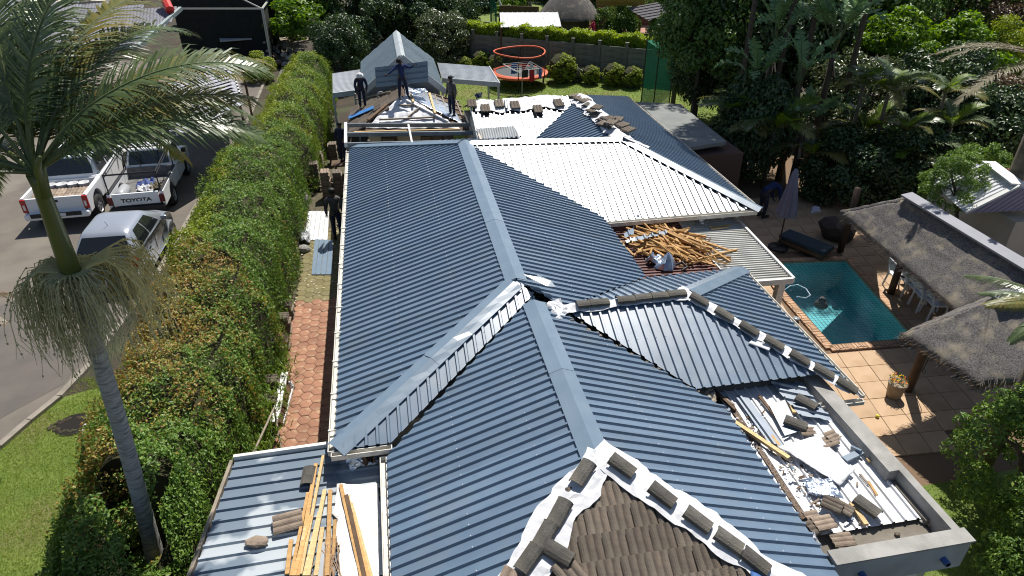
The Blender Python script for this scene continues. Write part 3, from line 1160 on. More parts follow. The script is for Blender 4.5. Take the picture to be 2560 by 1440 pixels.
# ---- lean-to (bottom left)
ZL = 2.05
q = [at(588, 1152, ZL), at(838, 1113, ZL), V((-.62, 7.74, ZL)), V((-.62, 4.6, ZL)), at(470, 1475, ZL)]
q[1] = V((-.62, at(838, 1113, ZL).y - .02, ZL))
lean = thing('lean_to', 'low lean-to with dusty blue-grey ribbed roof below the left gutter', 'lean-to', (q[0].x, q[0].y - 1.5, 0))
LRIB = [(0, 0), (.135, 0), (.152, .036), (.182, .036), (.198, 0)]
roof_sheets([q[0], q[1], q[3], q[4]], V((1, (q[1].y - q[0].y) / (q[1].x - q[0].x), 0)), LEANM, lean, prof=LRIB, pitch=.205, per=4)
MB().bar(q[0] + V((-.02, .035, .01)), q[1] + V((0, .035, .01)), .06, .13).build('fascia', WHITEP, lean)
MB().bar(q[0] + V((-.05, .0, -.03)), q[4] + V((-.05, 0, -.03)), .05, .12).build('fascia', TIMBG, lean)
MB().box((-1.7, 6.4, 1.0), (2.0, 3.4, 1.95)).build('wall', CREAM, lean)

# ---- flat annex with parapet (right)
ZP = 2.48
a_nl, a_nr, a_fr = at(2085, 1432, ZP), at(2432, 1352, ZP), at(2062, 952, ZP)
annex = thing('flat_roof_annex', 'flat-roofed annex with grey concrete parapet and bright white ribbed sheets', 'annex', ((a_nl.x + a_nr.x) / 2, 6, 0))
ax0 = 5.06
PT_ = .17
nr = V((a_nr.x, a_nr.y, 0))
fr_ = V((a_fr.x + .02, 8.25, 0))
MB().bar(V((ax0, nr.y + PT_ / 2, ZP - .26)), V((nr.x, nr.y + PT_ / 2, ZP - .26)), PT_, .52).build('parapet', mat('pale_parapet_paint', (.43, .45, .46), (.36, .38, .39), 3, rough=.8, bump=.15, c3=(.30, .29, .27), scale3=2, amt3=.3), annex)
MB().bar(V((nr.x - .06, nr.y + PT_, ZP - .27)), V((nr.x - .06, nr.y + 1.30, ZP - .27)), .12, .50).build('parapet', CONC, annex)
MB().bar(V((nr.x - .14, nr.y + 1.30, ZP - .27)), V((fr_.x - .14, fr_.y, ZP - .27)), .28, .50).build('parapet', CONC, annex)
MB().bar(V((ax0 - .02, nr.y + PT_ / 2, ZP + .012)), V((nr.x + .02, nr.y + PT_ / 2, ZP + .012)), PT_ + .05, .03).build('coping', CONC, annex)
ZS = 2.16
MB().box(((ax0 + nr.x - PT_) / 2, (nr.y + PT_ + 8.3) / 2, ZS - .10), (nr.x - PT_ - ax0, 8.3 - nr.y - PT_, .20)).build('slab', CONCD, annex)
# raised concrete gutter along the inside of the parapet, stepped near the front corner
MB().bar(V((nr.x - .155, nr.y + .55, ZS + .05)), V((nr.x - .155, nr.y + 1.29, ZS + .05)), .06, .10).build('gutter_upstand', CONCD, annex)
MB().box(((ax0 + nr.x) / 2 + .2, (nr.y + 8.2) / 2, 1.0), (nr.x - ax0 - .6, 8.2 - nr.y - .6, 2.0)).build('wall', CREAM, annex)
sh = [V((ax0 + .04, 8.26, ZS + .16)), V((at(2024, 945, ZS + .16).x, 8.26, ZS + .16)), V((nr.x - .19, nr.y + .62, ZS + .06)), V((ax0 + .04, nr.y + .62, ZS + .06))]
WSHEET = mat('white_coated_sheet', (.66, .67, .69), (.56, .57, .59), 3, rough=.4, var=.04, c3=(.46, .44, .40), scale3=2.5, amt3=.3)
WR = [(0, 0), (.13, 0), (.142, .033), (.168, .033), (.18, 0)]
roof_sheets(sh, V((0, 1, .03)), WSHEET, annex, prof=WR, pitch=.19, per=4)
for dx in (.42, 1.62):
    o_ = MB().lathe([(.045, 0), (.045, .10), (.035, .10), (.035, .0)], (0, 0, 0), 12, axis='Y').build('weep_pipe', BLUEP, annex, local=True)
    o_.location = V((ax0 + dx, nr.y - .10, ZP - .28)) - off_of(annex)
MB().box((nr.x - .55, nr.y + .25, 1.0), (.22, .22, 2.05)).build('column', WHITEP, annex)
MB().bar(V((ax0, nr.y + .30, 2.0)), V((nr.x, nr.y + .30, 2.0)), .25, .22).build('beam', WHITEP, annex)
PA = Plane(sh[0], sh[1], sh[2])


def on_annex(px, py, up=.04):
    return PA.at(px, py, up)


def plank(px0, py0, px1, py1, m, label, w=.06, t=.04, upA=.06, upB=.06, pl_=None, cat='plank', group=None, name='plank'):
    P_ = pl_ or PA
    a, b = P_.at(px0, py0, upA), P_.at(px1, py1, upB)
    o = MB().bar(a, b, w, t).build(name, m, None)
    return tag(o, label, cat, group)


plank(1828, 1050, 1972, 1146, TIMBN, 'long pale timber plank lying across the white flat roof', .07, .05, .08, .10)
plank(1966, 984, 1986, 1032, TIMBN, 'short pale offcut beside the tile on blue sheets', .06, .03)
plank(1897, 990, 1943, 1046, TIMBD, 'brown batten on the upper left of the flat roof sheets', .045, .03)
plank(1930, 1090, 1948, 1114, TIMB, 'short orange batten by the long pale plank', .04, .03)
plank(2128, 1258, 2166, 1312, TIMBN, 'pale split timber offcut beside the lone ridge tile', .07, .04)
plank(2170, 1203, 2192, 1238, TIMB, 'narrow orange offcut on the right of the white sheets', .035, .025)
plank(2150, 1185, 2172, 1212, TIMBG, 'grey sliver of wood above the orange offcut', .03, .02)
plank(1785, 975, 1838, 1025, TIMBD, 'dark old batten at the top left corner of the flat roof', .05, .04)
plank(1795, 985, 1835, 1012, TIMBG, 'greyish old batten crossing the dark one at the roof corner', .04, .03)
plank(2168, 1146, 2176, 1154, TIMBN, 'tiny pale wood block on the right of the white sheets', .05, .03)


def ribbed_offcut(corners, m, label, rib, name='sheet_offcut', per=6):
    t_ = thing(name, label, 'roof sheet', corners[0])
    roof_sheets(corners, rib, m, t_, per=per)
    return t_


c_ = [on_annex(1925, 955, .10), on_annex(2000, 958, .10), on_annex(2082, 1052, .07), on_annex(2005, 1045, .07)]
ribbed_offcut(c_, BLUE, 'dark blue ribbed sheet lying under a single tile on the flat roof', V((1, -.55, -.02)))
c_ = [on_annex(1838, 990, .07), on_annex(1872, 995, .07), on_annex(1962, 1118, .07), on_annex(1925, 1112, .07)]
ribbed_offcut(c_, BLUE, 'long dark blue sheet offcut left of the long pale plank', c_[3] - c_[0])
c_ = [on_annex(1922, 1012, .09), on_annex(1962, 1000, .11), on_annex(2000, 1078, .09), on_annex(1962, 1090, .07)]
ft = MB().poly(*c_).build('flashing_sheet', CAPB, None)
tag(ft, 'smooth blue flashing sheet beside a ridge tile on the flat roof', 'flashing')
ft.modifiers.new('t', 'SOLIDIFY').thickness = .008
ft = MB().bar(on_annex(2110, 1150, .08), on_annex(2153, 1130, .08), .10, .05).bar(on_annex(2128, 1120, .08), on_annex(2153, 1132, .12), .04, .09).build('flashing_angle', CAPB, None)
tag(ft, 'folded blue angle flashing on the right side of the white sheets', 'flashing')
ft = MB().bar(on_annex(2102, 1262, .08), on_annex(2128, 1300, .06), .09, .02).build('flashing_strip', CAPB, None)
tag(ft, 'blue flashing strip between stacked tiles and a pale offcut', 'flashing')
for i, (px, py, ang, lab) in enumerate(((2020, 1010, -1.0, 'brown ridge tile resting on the dark blue ribbed sheet'), (1993, 1062, -.75, 'grey ridge tile beside the smooth blue flashing sheet'), (2172, 1272, -1.15, 'lone grey ridge tile at the lower right of the white sheets'))):
    p = on_annex(px, py, .12)
    d = V((math.cos(ang), math.sin(ang), -.02))
    inst(RTM, 'ridge_tile', frame(p - d * .2, d, PA.n), None, lab, 'ridge tile')
tl = [(2050, 1112, .2, TMEF, 'buff roof tile near the blue angle flashing'), (2068, 1098, .3, TMEB, 'broken buff tile lying over another near the blue angle'),
      (2055, 1252, -.85, TME, 'brown tile left in the pair above the lone ridge tile'), (2082, 1258, -.9, TME, 'brown tile right in the pair above the lone ridge tile'),
      (2015, 1298, .1, TMEB, 'broken tile at the lower left of the white sheets'), (2035, 1312, .05, TMEF, 'buff tile overlapping the broken one by the roof edge'),
      (2020, 1325, .2, TME, 'dark tile at the edge of the flat roof gravel'), (2090, 1365, -.15, TME, 'brown tile inside the front parapet'),
      (2078, 1352, -.1, TMEF, 'buff tile stacked behind the one inside the front parapet'), (2000, 1078, -.3, TMEB, 'tile fragment touching the grey ridge tile')]
for i, (px, py, ang, me_, lab) in enumerate(tl):
    p = PA.at(px, py, .09 + (i % 3) * .02) if i not in (7, 8) else at(px, py, ZS + .06 + .03 * (i - 7))
    d = V((math.cos(ang), math.sin(ang), random.uniform(-.08, .05)))
    inst(me_, 'roof_tile', frame(p, d, PA.n + V((random.gauss(0, .08), random.gauss(0, .08), 0))) @ Matrix.Scale(.74, 4), None, lab, 'roof tile')
cloth('membrane_sheet', [on_annex(1945, 1117, .12), on_annex(2042, 1088, .12), on_annex(2136, 1176, .10), on_annex(2096, 1212, .08)], MEMB, 'big loose white membrane sheet in the middle of the flat roof', 'membrane', amp=.0349, seed=21, n=30, freq=3.2)
cloth('foil_sheet', [on_annex(2008, 1200, .06), on_annex(2075, 1198, .06), on_annex(2108, 1250, .06), on_annex(2020, 1238, .06)], FOIL, 'crumpled silver-blue foil lying below the white membrane on the flat roof', 'foil', amp=.08, seed=22, n=16, freq=4)
cloth('plastic_bag', [at(1995, 1360, ZS + .05), at(2045, 1358, ZS + .05), at(2050, 1388, ZS + .05), at(2000, 1390, ZS + .05)], MEMB, 'white plastic bag crumpled against the front parapet', 'bag', amp=.24, seed=23, n=12, freq=6)
cloth('paper_scrap', [on_annex(1742, 985, .10), on_annex(1782, 972, .10), on_annex(1790, 1005, .10), on_annex(1768, 1015, .10)], mat('brown_sacking', (.40, .34, .26), (.32, .27, .2), 7, rough=.9), 'crumpled brown paper scrap at the valley corner of the flat roof', 'paper', amp=.10, seed=24, n=9, freq=6)
# uncountable chips, leaves and mortar on the flat roof
r2 = random.Random(11)
deb = [MB(), MB(), MB(), MB()]
for k in range(400):
    if k < 190:
        t = r2.random()
        px, py = 1800 + 200 * t + r2.gauss(0, 7), 1005 + 330 * t + r2.gauss(0, 6)
    else:
        t = r2.random()
        px, py = 1830 + 230 * t + abs(r2.gauss(0, 40)), 1030 + 260 * t + r2.gauss(0, 18)
    p = on_annex(px, py, .035)
    if not (ax0 + .05 < p.x < 6.6 and nr.y + .6 < p.y < 8.2):
        continue
    b_ = deb[r2.choice((0, 1, 2, 2, 3))]
    s_ = r2.uniform(.012, .04) * (.6 if b_ is deb[2] else 1)
    if k % 3:
        b_.box(p, (0, 0, 0), M=Matrix.Translation(p) @ Euler((r2.gauss(0, .3), r2.gauss(0, .3), r2.uniform(0, 6.3))).to_matrix().to_4x4()) if 0 else b_.bar(p, p + V((r2.gauss(0, s_), r2.gauss(0, s_), r2.gauss(0, s_ * .3))) * 2.2, s_ * r2.uniform(.5, 1.4), .008)
    else:
        b_.rock(p, (s_, s_ * r2.uniform(.3, 1.2), s_ * .35), k, 1)
for b_, m_, nm in ((deb[0], TIMBD, 'dark'), (deb[1], BTILE, 'buff'), (deb[2], WHITEP, 'white'), (deb[3], BLUE, 'blue')):
    o_ = b_.build('roof_debris', m_, None)
    tag(o_, 'scattered %s chips and scraps over the white flat roof' % nm, 'debris', kind='stuff')
cloth('leaf_litter', [V((ax0 + .09, 8.1, ZS + .165)), V((ax0 + .17, 8.1, ZS + .165)), V((ax0 + .18, nr.y + .75, ZS + .075)), V((ax0 + .11, nr.y + .75, ZS + .075))], mat('dark_litter', (.10, .065, .045), (.24, .19, .15), 30, rough=1, bump=1), 'dark strip of leaf litter and grit along the left valley of the flat roof', 'leaf litter', amp=.03, seed=25, n=30, freq=9)
# rubble in the front well and loose plastic chips
for i, (px, py, m_, lab) in enumerate(((2245, 1334, RTILE, 'small tile shard left of two in the front roof well'), (2290, 1345, RTILE, 'small tile shard right of two in the front roof well'), (2325, 1312, BTILE, 'pale brick piece in the corner of the front roof well'), (2305, 1303, CONC, 'grey stone beside the pale brick in the roof well'))):
    tag(MB().rock(at(px, py, ZS + .03), (.06, .05, .035), i + 3, 1).build('shard', m_, None), lab, 'shard')

# ---- patio roof with the heap of battens
ZT = 2.08
pt_ = [V((5.22, 11.98, ZT + .06)), V((8.60, 11.86, ZT)), V((8.78, 15.5, ZT)), V((5.22, 15.5, ZT + .06))]
patio = thing('patio_roof', 'low flat patio roof of pale grey corrugated sheets beside the pool', 'patio roof', (7, 13.5, 0))
PCOR = [(0, 0), (.030, 0), (.045, .030), (.075, .030), (.088, 0)]
PGREY = mat('pale_grey_translucent_sheet', (.45, .45, .42), (.36, .36, .33), 2, rough=.5, var=.06, c3=(.28, .25, .20), scale3=1.5, amt3=.3)
roof_sheets([V((7.2, 11.91, ZT + .02)), V((8.6, 11.86, ZT)), V((8.78, 15.5, ZT)), V((7.2, 15.5, ZT + .02))], V((1, -.035, -.012)), PGREY, patio, prof=PCOR, pitch=.098, per=8)
roof_sheets([V((5.22, 11.98, ZT + .055)), V((7.19, 11.91, ZT + .022)), V((7.19, 15.5, ZT + .022)), V((5.22, 15.5, ZT + .055))], V((1, -.035, -.012)), REDSHEET, patio, prof=PCOR, pitch=.13, per=6)
MB().bar(pt_[1] + V((.05, -.03, .0)), pt_[2] + V((.05, 0, .0)), .06, .14).build('fascia', WHITEP, patio)
MB().bar(pt_[1] + V((.02, -.04, -.0)), V((7.3, 11.87, ZT)), .06, .14).build('fascia', WHITEP, patio)
MB().bar(V((7.2, 11.95, ZT + .055)), V((7.2, 15.3, ZT + .055)), .03, .02).build('sheet_edge', WHITEP, patio)
for y in (11.98, 13.9):
    MB().box((8.45, y, ZT / 2 - .04), (.16, .16, ZT - .08)).build('column', WHITEP, patio)
MB().box((7.8, 12.1, 1.0), (.35, .30, 2.0)).build('column', CREAM, patio)
PP = Plane(pt_[0], pt_[1], pt_[2])
bt = {}
for L_ in (.55, .75, .95, 1.25):
    for mm in (TIMB, TIMBD):
        o_ = MB().bar((-L_ / 2, 0, 0), (L_ / 2, 0, 0), .042, .036).build('batten', mm, patio, local=True)
        bt[(L_, mm.name)] = o_.data
        bpy.data.objects.remove(o_)
rb = random.Random(5)
ctr = at(1672, 602, 2.3)
for k in range(185):
    u, v = rb.gauss(0, .42), rb.gauss(0, .42)
    x = ctr.x + u * .95 + (.25 if k % 5 == 0 else 0)
    y = ctr.y + v * .95 - u * .15
    if not (5.5 < x < 8.0 and 12.35 < y < 14.75):
        x, y = ctr.x + rb.uniform(-.5, .6), ctr.y + rb.uniform(-.5, .5)
    d2 = ((x - ctr.x) / .75) ** 2 + ((y - ctr.y) / .7) ** 2
    z = ZT + .06 + rb.random() * .30 * math.exp(-d2 * .8)
    a = rb.gauss(-.95, .38) if rb.random() < .72 else rb.uniform(0, PI)
    L_ = rb.choice((.55, .75, .75, .95, .95, 1.25))
    mm = TIMB if rb.random() < .93 else TIMBD
    M = Matrix.Translation((x, y, z)) @ Matrix.Rotation(a, 4, 'Z') @ Matrix.Rotation(rb.gauss(0, .10), 4, 'Y') @ Matrix.Rotation(rb.uniform(0, 3), 4, 'X')
    inst(bt[(L_, mm.name)], 'batten', M, None, 'orange-brown roofing batten tossed on the heap over the patio roof', 'batten', 'battens heaped on the patio roof')
plank(1745, 648, 1842, 624, TIMB, 'batten sticking out right from the heap across the grey patio sheets', .045, .04, .12, .05, PP, 'batten')
plank(1740, 597, 1825, 654, TIMB, 'outermost batten lying lower right of the heap on grey sheets', .045, .04, .10, .06, PP, 'batten')
plank(1775, 568, 1828, 562, TIMBN, 'upper of two pale strips near the eave on the patio roof', .04, .03, .05, .05, PP, 'batten')
plank(1778, 573, 1822, 568, TIMBN, 'lower of two pale strips near the eave on the patio roof', .04, .03, .05, .05, PP, 'batten')
plank(1530, 583, 1583, 638, TIMB, 'long batten on the left flank of the heap by the blue roof edge', .05, .04, .2, .1, PP, 'batten')
plank(1600, 602, 1660, 640, TIMB, 'batten crossing the red sheets left of the silver foil', .05, .04, .14, .1, PP, 'batten')
for i, (cx, cy, w, h, m_, lab) in enumerate(((1600, 592, 38, 12, BLUE, 'blue sheet piece left on top of the batten heap'), (1642, 582, 50, 12, BLUE, 'blue sheet piece right on top of the batten heap'), (1572, 578, 26, 18, BLUE, 'blue sheet piece at the upper left of the batten heap'), (1575, 598, 24, 10, ZINC, 'bent zinc scrap at the left of the batten heap'))):
    c_ = [PP.at(cx - w / 2, cy + h / 3, .26), PP.at(cx + w / 2, cy - h / 2, .30), PP.at(cx + w / 2, cy + h / 3, .28), PP.at(cx - w / 2 + 4, cy + h, .24)]
    ribbed_offcut(c_, m_, lab, V((.15, 1, .1)))
FO2 = thing('foil_sheet', 'upright crumple of silver foil at the near edge of the batten heap', 'foil', PP.at(1668, 675, .02))
fm = MB()
base = PP.at(1666, 672, .02)
tip = base + V((.02, .05, .42))
ring = []
for k in range(14):
    a = 2 * PI * k / 14
    ring.append(base + V((math.cos(a) * .24 * (1 + .35 * math.sin(3 * a)), math.sin(a) * .16 * (1 + .3 * math.cos(5 * a)), random.uniform(0, .05))))
mid = [base.lerp(p, .55) + V((random.gauss(0, .03), random.gauss(0, .03), .22 + random.gauss(0, .04))) for p in ring]
fm.add(ring + mid + [tip], [(k, (k + 1) % 14, 14 + (k + 1) % 14, 14 + k) for k in range(14)] + [(14 + k, 14 + (k + 1) % 14, 28) for k in range(14)])
fm.build('foil_fold', FOIL, FO2)
cloth('foil_sheet', [PP.at(1612, 650, .06), PP.at(1650, 640, .1), PP.at(1662, 668, .06), PP.at(1622, 662, .05)], FOIL, 'blue-silver foil scrap left of the upright crumple', 'foil', amp=.2, seed=31, n=10, freq=5)
cloth('foil_sheet', [PP.at(1572, 545, .12), PP.at(1600, 535, .2), PP.at(1602, 560, .14), PP.at(1575, 565, .1)], FOIL, 'bright foil crumpled under the zinc eave at the heap', 'foil', amp=.25, seed=32, n=10, freq=5)
cloth('foil_sheet', [PP.at(1740, 552, .04), PP.at(1762, 548, .06), PP.at(1760, 562, .04), PP.at(1742, 564, .04)], FOIL, 'tiny foil ball on the shaded patio sheet', 'foil', amp=.12, seed=33, n=6, freq=7)
MB().tube([PP.at(1690, 662, .1), PP.at(1705, 655, .16), PP.at(1718, 668, .1), PP.at(1705, 676, .05)], .03, 8).build('x', DARKM, None)
tag(bpy.data.objects['x'], 'black rubber hose scrap at the near edge of the batten heap', 'hose').name = 'hose_scrap'

# ---- things lying on the lean-to
PLN = Plane(q[0], q[1], q[3])
cloth('membrane_sheet', [PLN.at(838, 1215, .05), PLN.at(948, 1203, .05), PLN.at(962, 1440, .05), PLN.at(850, 1450, .05)], mat('soiled_white_membrane', (.74, .73, .70), (.56, .55, .52), 6, rough=.7, bump=.3), 'soiled white membrane sheet laid on the lean-to roof', 'membrane', amp=.035, seed=41, n=22, freq=2.5, jit=.06)
lb = [(808, 1140, 752, 1436, TIMBN), (790, 1160, 744, 1440, TIMB), (812, 1225, 770, 1440, TIMBN), (770, 1232, 728, 1440, TIMB), (800, 1280, 762, 1440, TIMBN), (776, 1290, 735, 1440, TIMB), (764, 1318, 738, 1440, TIMBN), (728, 1350, 718, 1436, TIMB), (826, 1225, 818, 1440, TIMB), (838, 1300, 834, 1390, TIMB),
      (852, 1212, 905, 1445, TIMB), (866, 1238, 912, 1445, TIMBD), (874, 1240, 930, 1445, TIMBN), (880, 1290, 922, 1445, TIMB), (806, 1320, 790, 1440, TIMBN)]
for i, (a, b, c, d, m_) in enumerate(lb):
    plank(a, b, c, d, m_, '%s long %s from the left laid on the lean-to roof' % (ORD[i], 'dark batten' if m_ is TIMBD else 'pine batten') if i < 10 else '%s batten of the bundle across the white membrane on the lean-to' % ORD[i - 10], .056 if i % 3 else .042, .034, .07 + .012 * (i % 4), .07 + .012 * (i % 3), PLN, 'batten', 'pine battens laid on the lean-to')
p = PLN.at(775, 1172, .06)
inst(RTM, 'ridge_tile', frame(p, V((-.06, -.75, 0)), up_), None, 'grey ridge tile alone near the top edge of the lean-to roof', 'ridge tile')
p = PLN.at(683, 1315, .09)
inst(TMEF, 'roof_tile', frame(p, V((.75, .1, .02)), up_ + V((.1, -.15, 0))), None, 'buff grooved tile right of the broken one on the lean-to', 'roof tile')
tag(MB().rock(PLN.at(646, 1352, .08), (.20, .13, .07), 8, 2).build('broken_tile', BTILE, None), 'broken lump of buff tile and mortar on the lean-to', 'roof tile')
cloth('foil_sheet', [PLN.at(862, 1150, .06), PLN.at(925, 1132, .08), PLN.at(952, 1160, .06), PLN.at(880, 1178, .05)], FOIL, 'torn blue-silver foil below the gutter corner on the lean-to', 'foil', amp=.14, seed=42, n=12, freq=5)
cloth('leaf_litter', [PLN.at(905, 1150, .10), PLN.at(935, 1140, .12), PLN.at(940, 1162, .10), PLN.at(908, 1168, .08)], TIMBD, 'dark clump of leaf litter inside the torn foil', 'leaf litter', amp=.2, seed=43, n=9, freq=9)
dry = MB()
for k in range(60):
    a = PLN.at(822 + random.gauss(0, 9), 1345 + random.uniform(-8, 30), .06 + random.random() * .05)
    b = PLN.at(812 + random.gauss(0, 22), 1450, .05 + random.random() * .05)
    dry.bar(a, b, .010, .004)
tag(dry.build('dry_frond', mat('dry_palm_straw', (.33, .22, .13), (.24, .15, .09), 9, rough=.9), None), 'dry brown palm frond lying between the battens on the lean-to', 'palm frond')
ft = MB().bar(PLN.at(808, 1358, .08), PLN.at(800, 1445, .08), .07, .04).build('zinc_channel', ZINC, None)
tag(ft, 'shiny zinc channel lying between the pine battens', 'metal channel')
ft = MB().bar(PLN.at(962, 1345, .06), PLN.at(975, 1405, .06), .10, .02).build('flashing_strip', CAPB, None)
tag(ft, 'blue flashing offcut beside the soiled membrane by the gutter', 'flashing')
# ------------------------------------------------------------------ cottage, garage, steel frame
cot = thing('cottage', 'small tiled cottage being stripped with white membrane on its front hip', 'cottage', (.7, 24.5, 0))
CE, CZ = 2.22, 2.95
c0, c1 = V((-1.25, 23.15, CE)), V((2.78, 22.95, CE))
ca, cb = V((.62, 24.85, CZ)), V((.66, 26.6, CZ))
c2, c3 = V((-1.2, 26.6, CE)), V((2.78, 26.6, CE))
PCl, PCf, PCr = Plane(c0, ca, cb), Plane(c0, c1, ca), Plane(c1, c3, ca)
MB().poly(c0, ca, cb, c2).poly(c0, c1, ca).poly(c1, c3, cb, ca).build('underlay', TIMBD, cot)
print('cottage tiles', tile_field([c0 + V((.02, .02, 0)), ca, cb, c2], PCl, cot, V((-1, 0, -.35)), gx=.30, gw=.29))
for (u, t) in ((.18, 0), (.42, 0), (.66, 0), (.9, 0)):
    pass
for k in range(8):
    y0 = k / 8
    a, b = PCr.pt(2.74 - .0, 23.1 + .42 * k, .03), None
for k in range(7):
    t = .05 + k * .125
    a = c1.lerp(ca, t) + V((0, 0, .03))
    b = c3.lerp(cb, t) + V((0, 0, .03))
    MB().bar(a, b, .04, .04).build('batten', TIMBG, cot)
for k in range(6):
    y = 23.3 + k * .62
    a = V((2.80, y, PCr.z(2.80, y) + .01))
    x2 = max(.75, 2.78 - 2.1)
    b = PCr.pt(1.2, max(y, 24.4), .01)
    MB().bar(a, b, .045, .09).build('rafter', TIMBG, cot)
w_ = MB().box((.75, 25.1, 1.15), (2.95, 3.2, 2.3))
w_.build('wall', CREAM, cot)
for (x, wd, n) in ((-.02, .55, 1), (1.65, 1.15, 3)):
    f_ = MB()
    f_.box((x, 23.47, 1.62), (wd, .07, .75)).build('window', TIMBD, cot)
    wo = [o for o in COL.objects if o.name.startswith('window') and o.parent == cot][-1]
    for i in range(n):
        MB().box((x - wd / 2 + (i + .5) * wd / n, 23.425, 1.62), (wd / n - .06, .03, .65)).build('pane', mat('curtained_glass', (.20, .18, .15), (.10, .09, .08), 6, rough=.2) if n > 1 else GLASSD, wo)
    for i in range(2):
        MB().box((x - .4 + .8 * i, 23.49, 2.15), (.05, .03, .07)).build('vent_hole', SHADE, cot)
# membrane with battens on the front hip
mem = [c0.lerp(ca, .12) + V((.25, .1, .05)), c1.lerp(ca, .02) + V((-.3, .05, .05)), ca + V((.12, -.05, .06)), ca + V((-.12, -.08, .06))]
cloth('membrane_sheet', mem, MEMB, 'white membrane covering the front hip of the half-stripped cottage', 'membrane', amp=.07, seed=51, n=24, freq=2.2)
cloth('foil_sheet', [c1.lerp(ca, .10) + V((.05, .12, .05)), c1.lerp(c3, .9) + V((-.45, 0, .12)), cb + V((.05, 0, .05)), ca + V((.1, .0, .05))], FOIL, 'silver-blue foil on the right slope of the cottage roof', 'foil', amp=.03, seed=52, n=20, freq=3)
cloth('foil_sheet', [at(1022, 228, 3.1), at(1062, 222, 3.05), at(1070, 232, 3.0), at(1030, 240, 3.1)], FOIL, 'rumpled foil at the cottage ridge behind the standing man', 'foil', amp=.14, seed=53, n=10, freq=6)


def roof_bar(px0, py0, px1, py1, pl_, m, label, w=.07, t=.05, up=.12):
    o = MB().bar(pl_.at(px0, py0, up), pl_.at(px1, py1, up), w, t).build('batten', m, None)
    tag(o, label, 'batten')


roof_bar(1074, 233, 1088, 283, PCr, TIMBN, 'pale batten lying down the right foil slope of the cottage')
roof_bar(1027, 230, 1033, 255, PCr, TIMBN, 'short pale batten by the feet of the man holding a sheet')
roof_bar(948, 299, 1088, 293, PCf, TIMBG, 'long level batten across the membrane of the cottage hip', .05)
roof_bar(995, 263, 1040, 263, PCf, TIMBG, 'short level batten high on the cottage membrane', .05)
roof_bar(1016, 250, 1120, 303, PCf, MEMB, 'white-wrapped batten along the right hip of the cottage', .09)
roof_bar(1021, 292, 1047, 270, PCf, TIMBG, 'slanting batten in the middle of the cottage membrane', .05)
roof_bar(890, 249, 976, 229, PCl, TIMBG, 'weathered board lying along the top of the old brown tiles', .09)
roof_bar(920, 300, 968, 260, PCl, TIMBD, 'dark hip board at the edge of the cottage membrane', .12)
p = PCl.at(952, 238, .1)
wire = thing('wire_coil', 'grey coil of wire hanging over the board on the cottage tiles', 'wire coil', p)
MB().tube([p + V((.13 * math.cos(t), .05 * math.sin(t * .5), .13 * math.sin(t))) for t in [i * PI / 6 for i in range(26)]], .018, 6).build('coil', OLDGREY, wire)
o_ = MB().bar(PCl.at(872, 294, .16), PCl.at(934, 268, .12), .34, .02).build('blue_sheet', mat('protective_blue_film_sheet', (.055, .19, .46), (.04, .15, .40), 5, rough=.35), None)
tag(o_, 'bright blue filmed roof sheet resting on the cottage eave', 'roof sheet')
# frame of steel channels
fz = 2.62
frm = thing('steel_frame', 'open frame of grey steel channels between the cottage and the main roof', 'frame', (.7, 22.6, 0))
fa, fb, fc, fd = at(868, 313, fz), at(1172, 312, fz), at(1192, 354, fz), at(868, 362, fz)
MB().bar(fa, fb, .06, .13).build('channel', STEEL, frm)
MB().bar(fd, fc, .06, .13).build('channel', STEEL, frm)
MB().bar(fa.lerp(fd, .5), fb.lerp(fc, .5), .06, .13).build('channel', STEEL, frm)
MB().bar(fa + V((-.04, .05, .02)), fd + V((-.04, -.05, .02)), .09, .15).build('rafter', WHITEP, frm)
MB().bar(fb + V((.04, 0, .01)), fc + V((.04, 0, .01)), .06, .13).build('rafter', STEEL, frm)
MB().bar(at(1021, 312, fz + .09), at(1030, 357, fz + .09), .06, .05).build('rafter', WHITEP, frm)
MB().bar(at(885, 331, fz - .05), at(1148, 324, fz - .05), .07, .06).build('timber_runner', TIMBN, frm)
for px, py in ((921, 345), (868, 362), (1190, 352)):
    p = at(px, py, fz)
    MB().bar(p + V((0, 0, -.07)), V((p.x, p.y, 0)), .07, .07).build('post', TIMBG, frm)

gar = thing('garage', 'pale blue-grey steel gabled garage with a low side roof on each side', 'garage', (.7, 29, 0))
GZ, GE = 4.0, 2.62
ga, gb = V((.72, 26.62, GZ)), V((.72, 31.3, GZ))
gl0, gl1 = V((-.93, 26.75, GE)), V((-.93, 32.0, GE))
gr0, gr1 = V((2.28, 26.75, GE)), V((2.28, 32.0, GE))
GRIB = [(0, 0), (.10, 0), (.113, .03), (.14, .03), (.153, 0)]
roof_sheets([gl0, ga, gb, gl1], V((1, 0, .83)), LBLUE, gar, prof=GRIB, pitch=.16)
roof_sheets([gr0, ga, gb, gr1], V((-1, 0, .85)), LBLUE, gar, prof=GRIB, pitch=.16)
gn1, gn2 = Plane(gl0, ga, gb).n, Plane(gr0, ga, gb).n
ridge_cap(ga, gb, gn1, gn2, FASCIA, gar, w=.17, seg=2.5)
MB().bar(gl0 + V((-.05, -.05, -.06)), ga + V((0, -.06, -.02)), .04, .22, up=gn1).build('barge_board', FASCIA, gar)
MB().bar(gr0 + V((.05, -.05, -.06)), ga + V((0, -.065, -.02)), .04, .22, up=gn2).build('barge_board', FASCIA, gar)
gw = MB()
gw.poly((-.75, 26.85, 0), (2.1, 26.85, 0), (2.1, 26.85, GE + .05), (.7, 26.85, GZ - .12), (-.75, 26.85, GE + .05))
gw.build('gable_wall', mat('gable_grey', (.21, .225, .235), (.19, .20, .21), 2, rough=.7), gar)
MB().box((.7, 29.4, 1.3), (2.8, 5, 2.6)).build('wall', CREAM, gar)
lz = 2.3
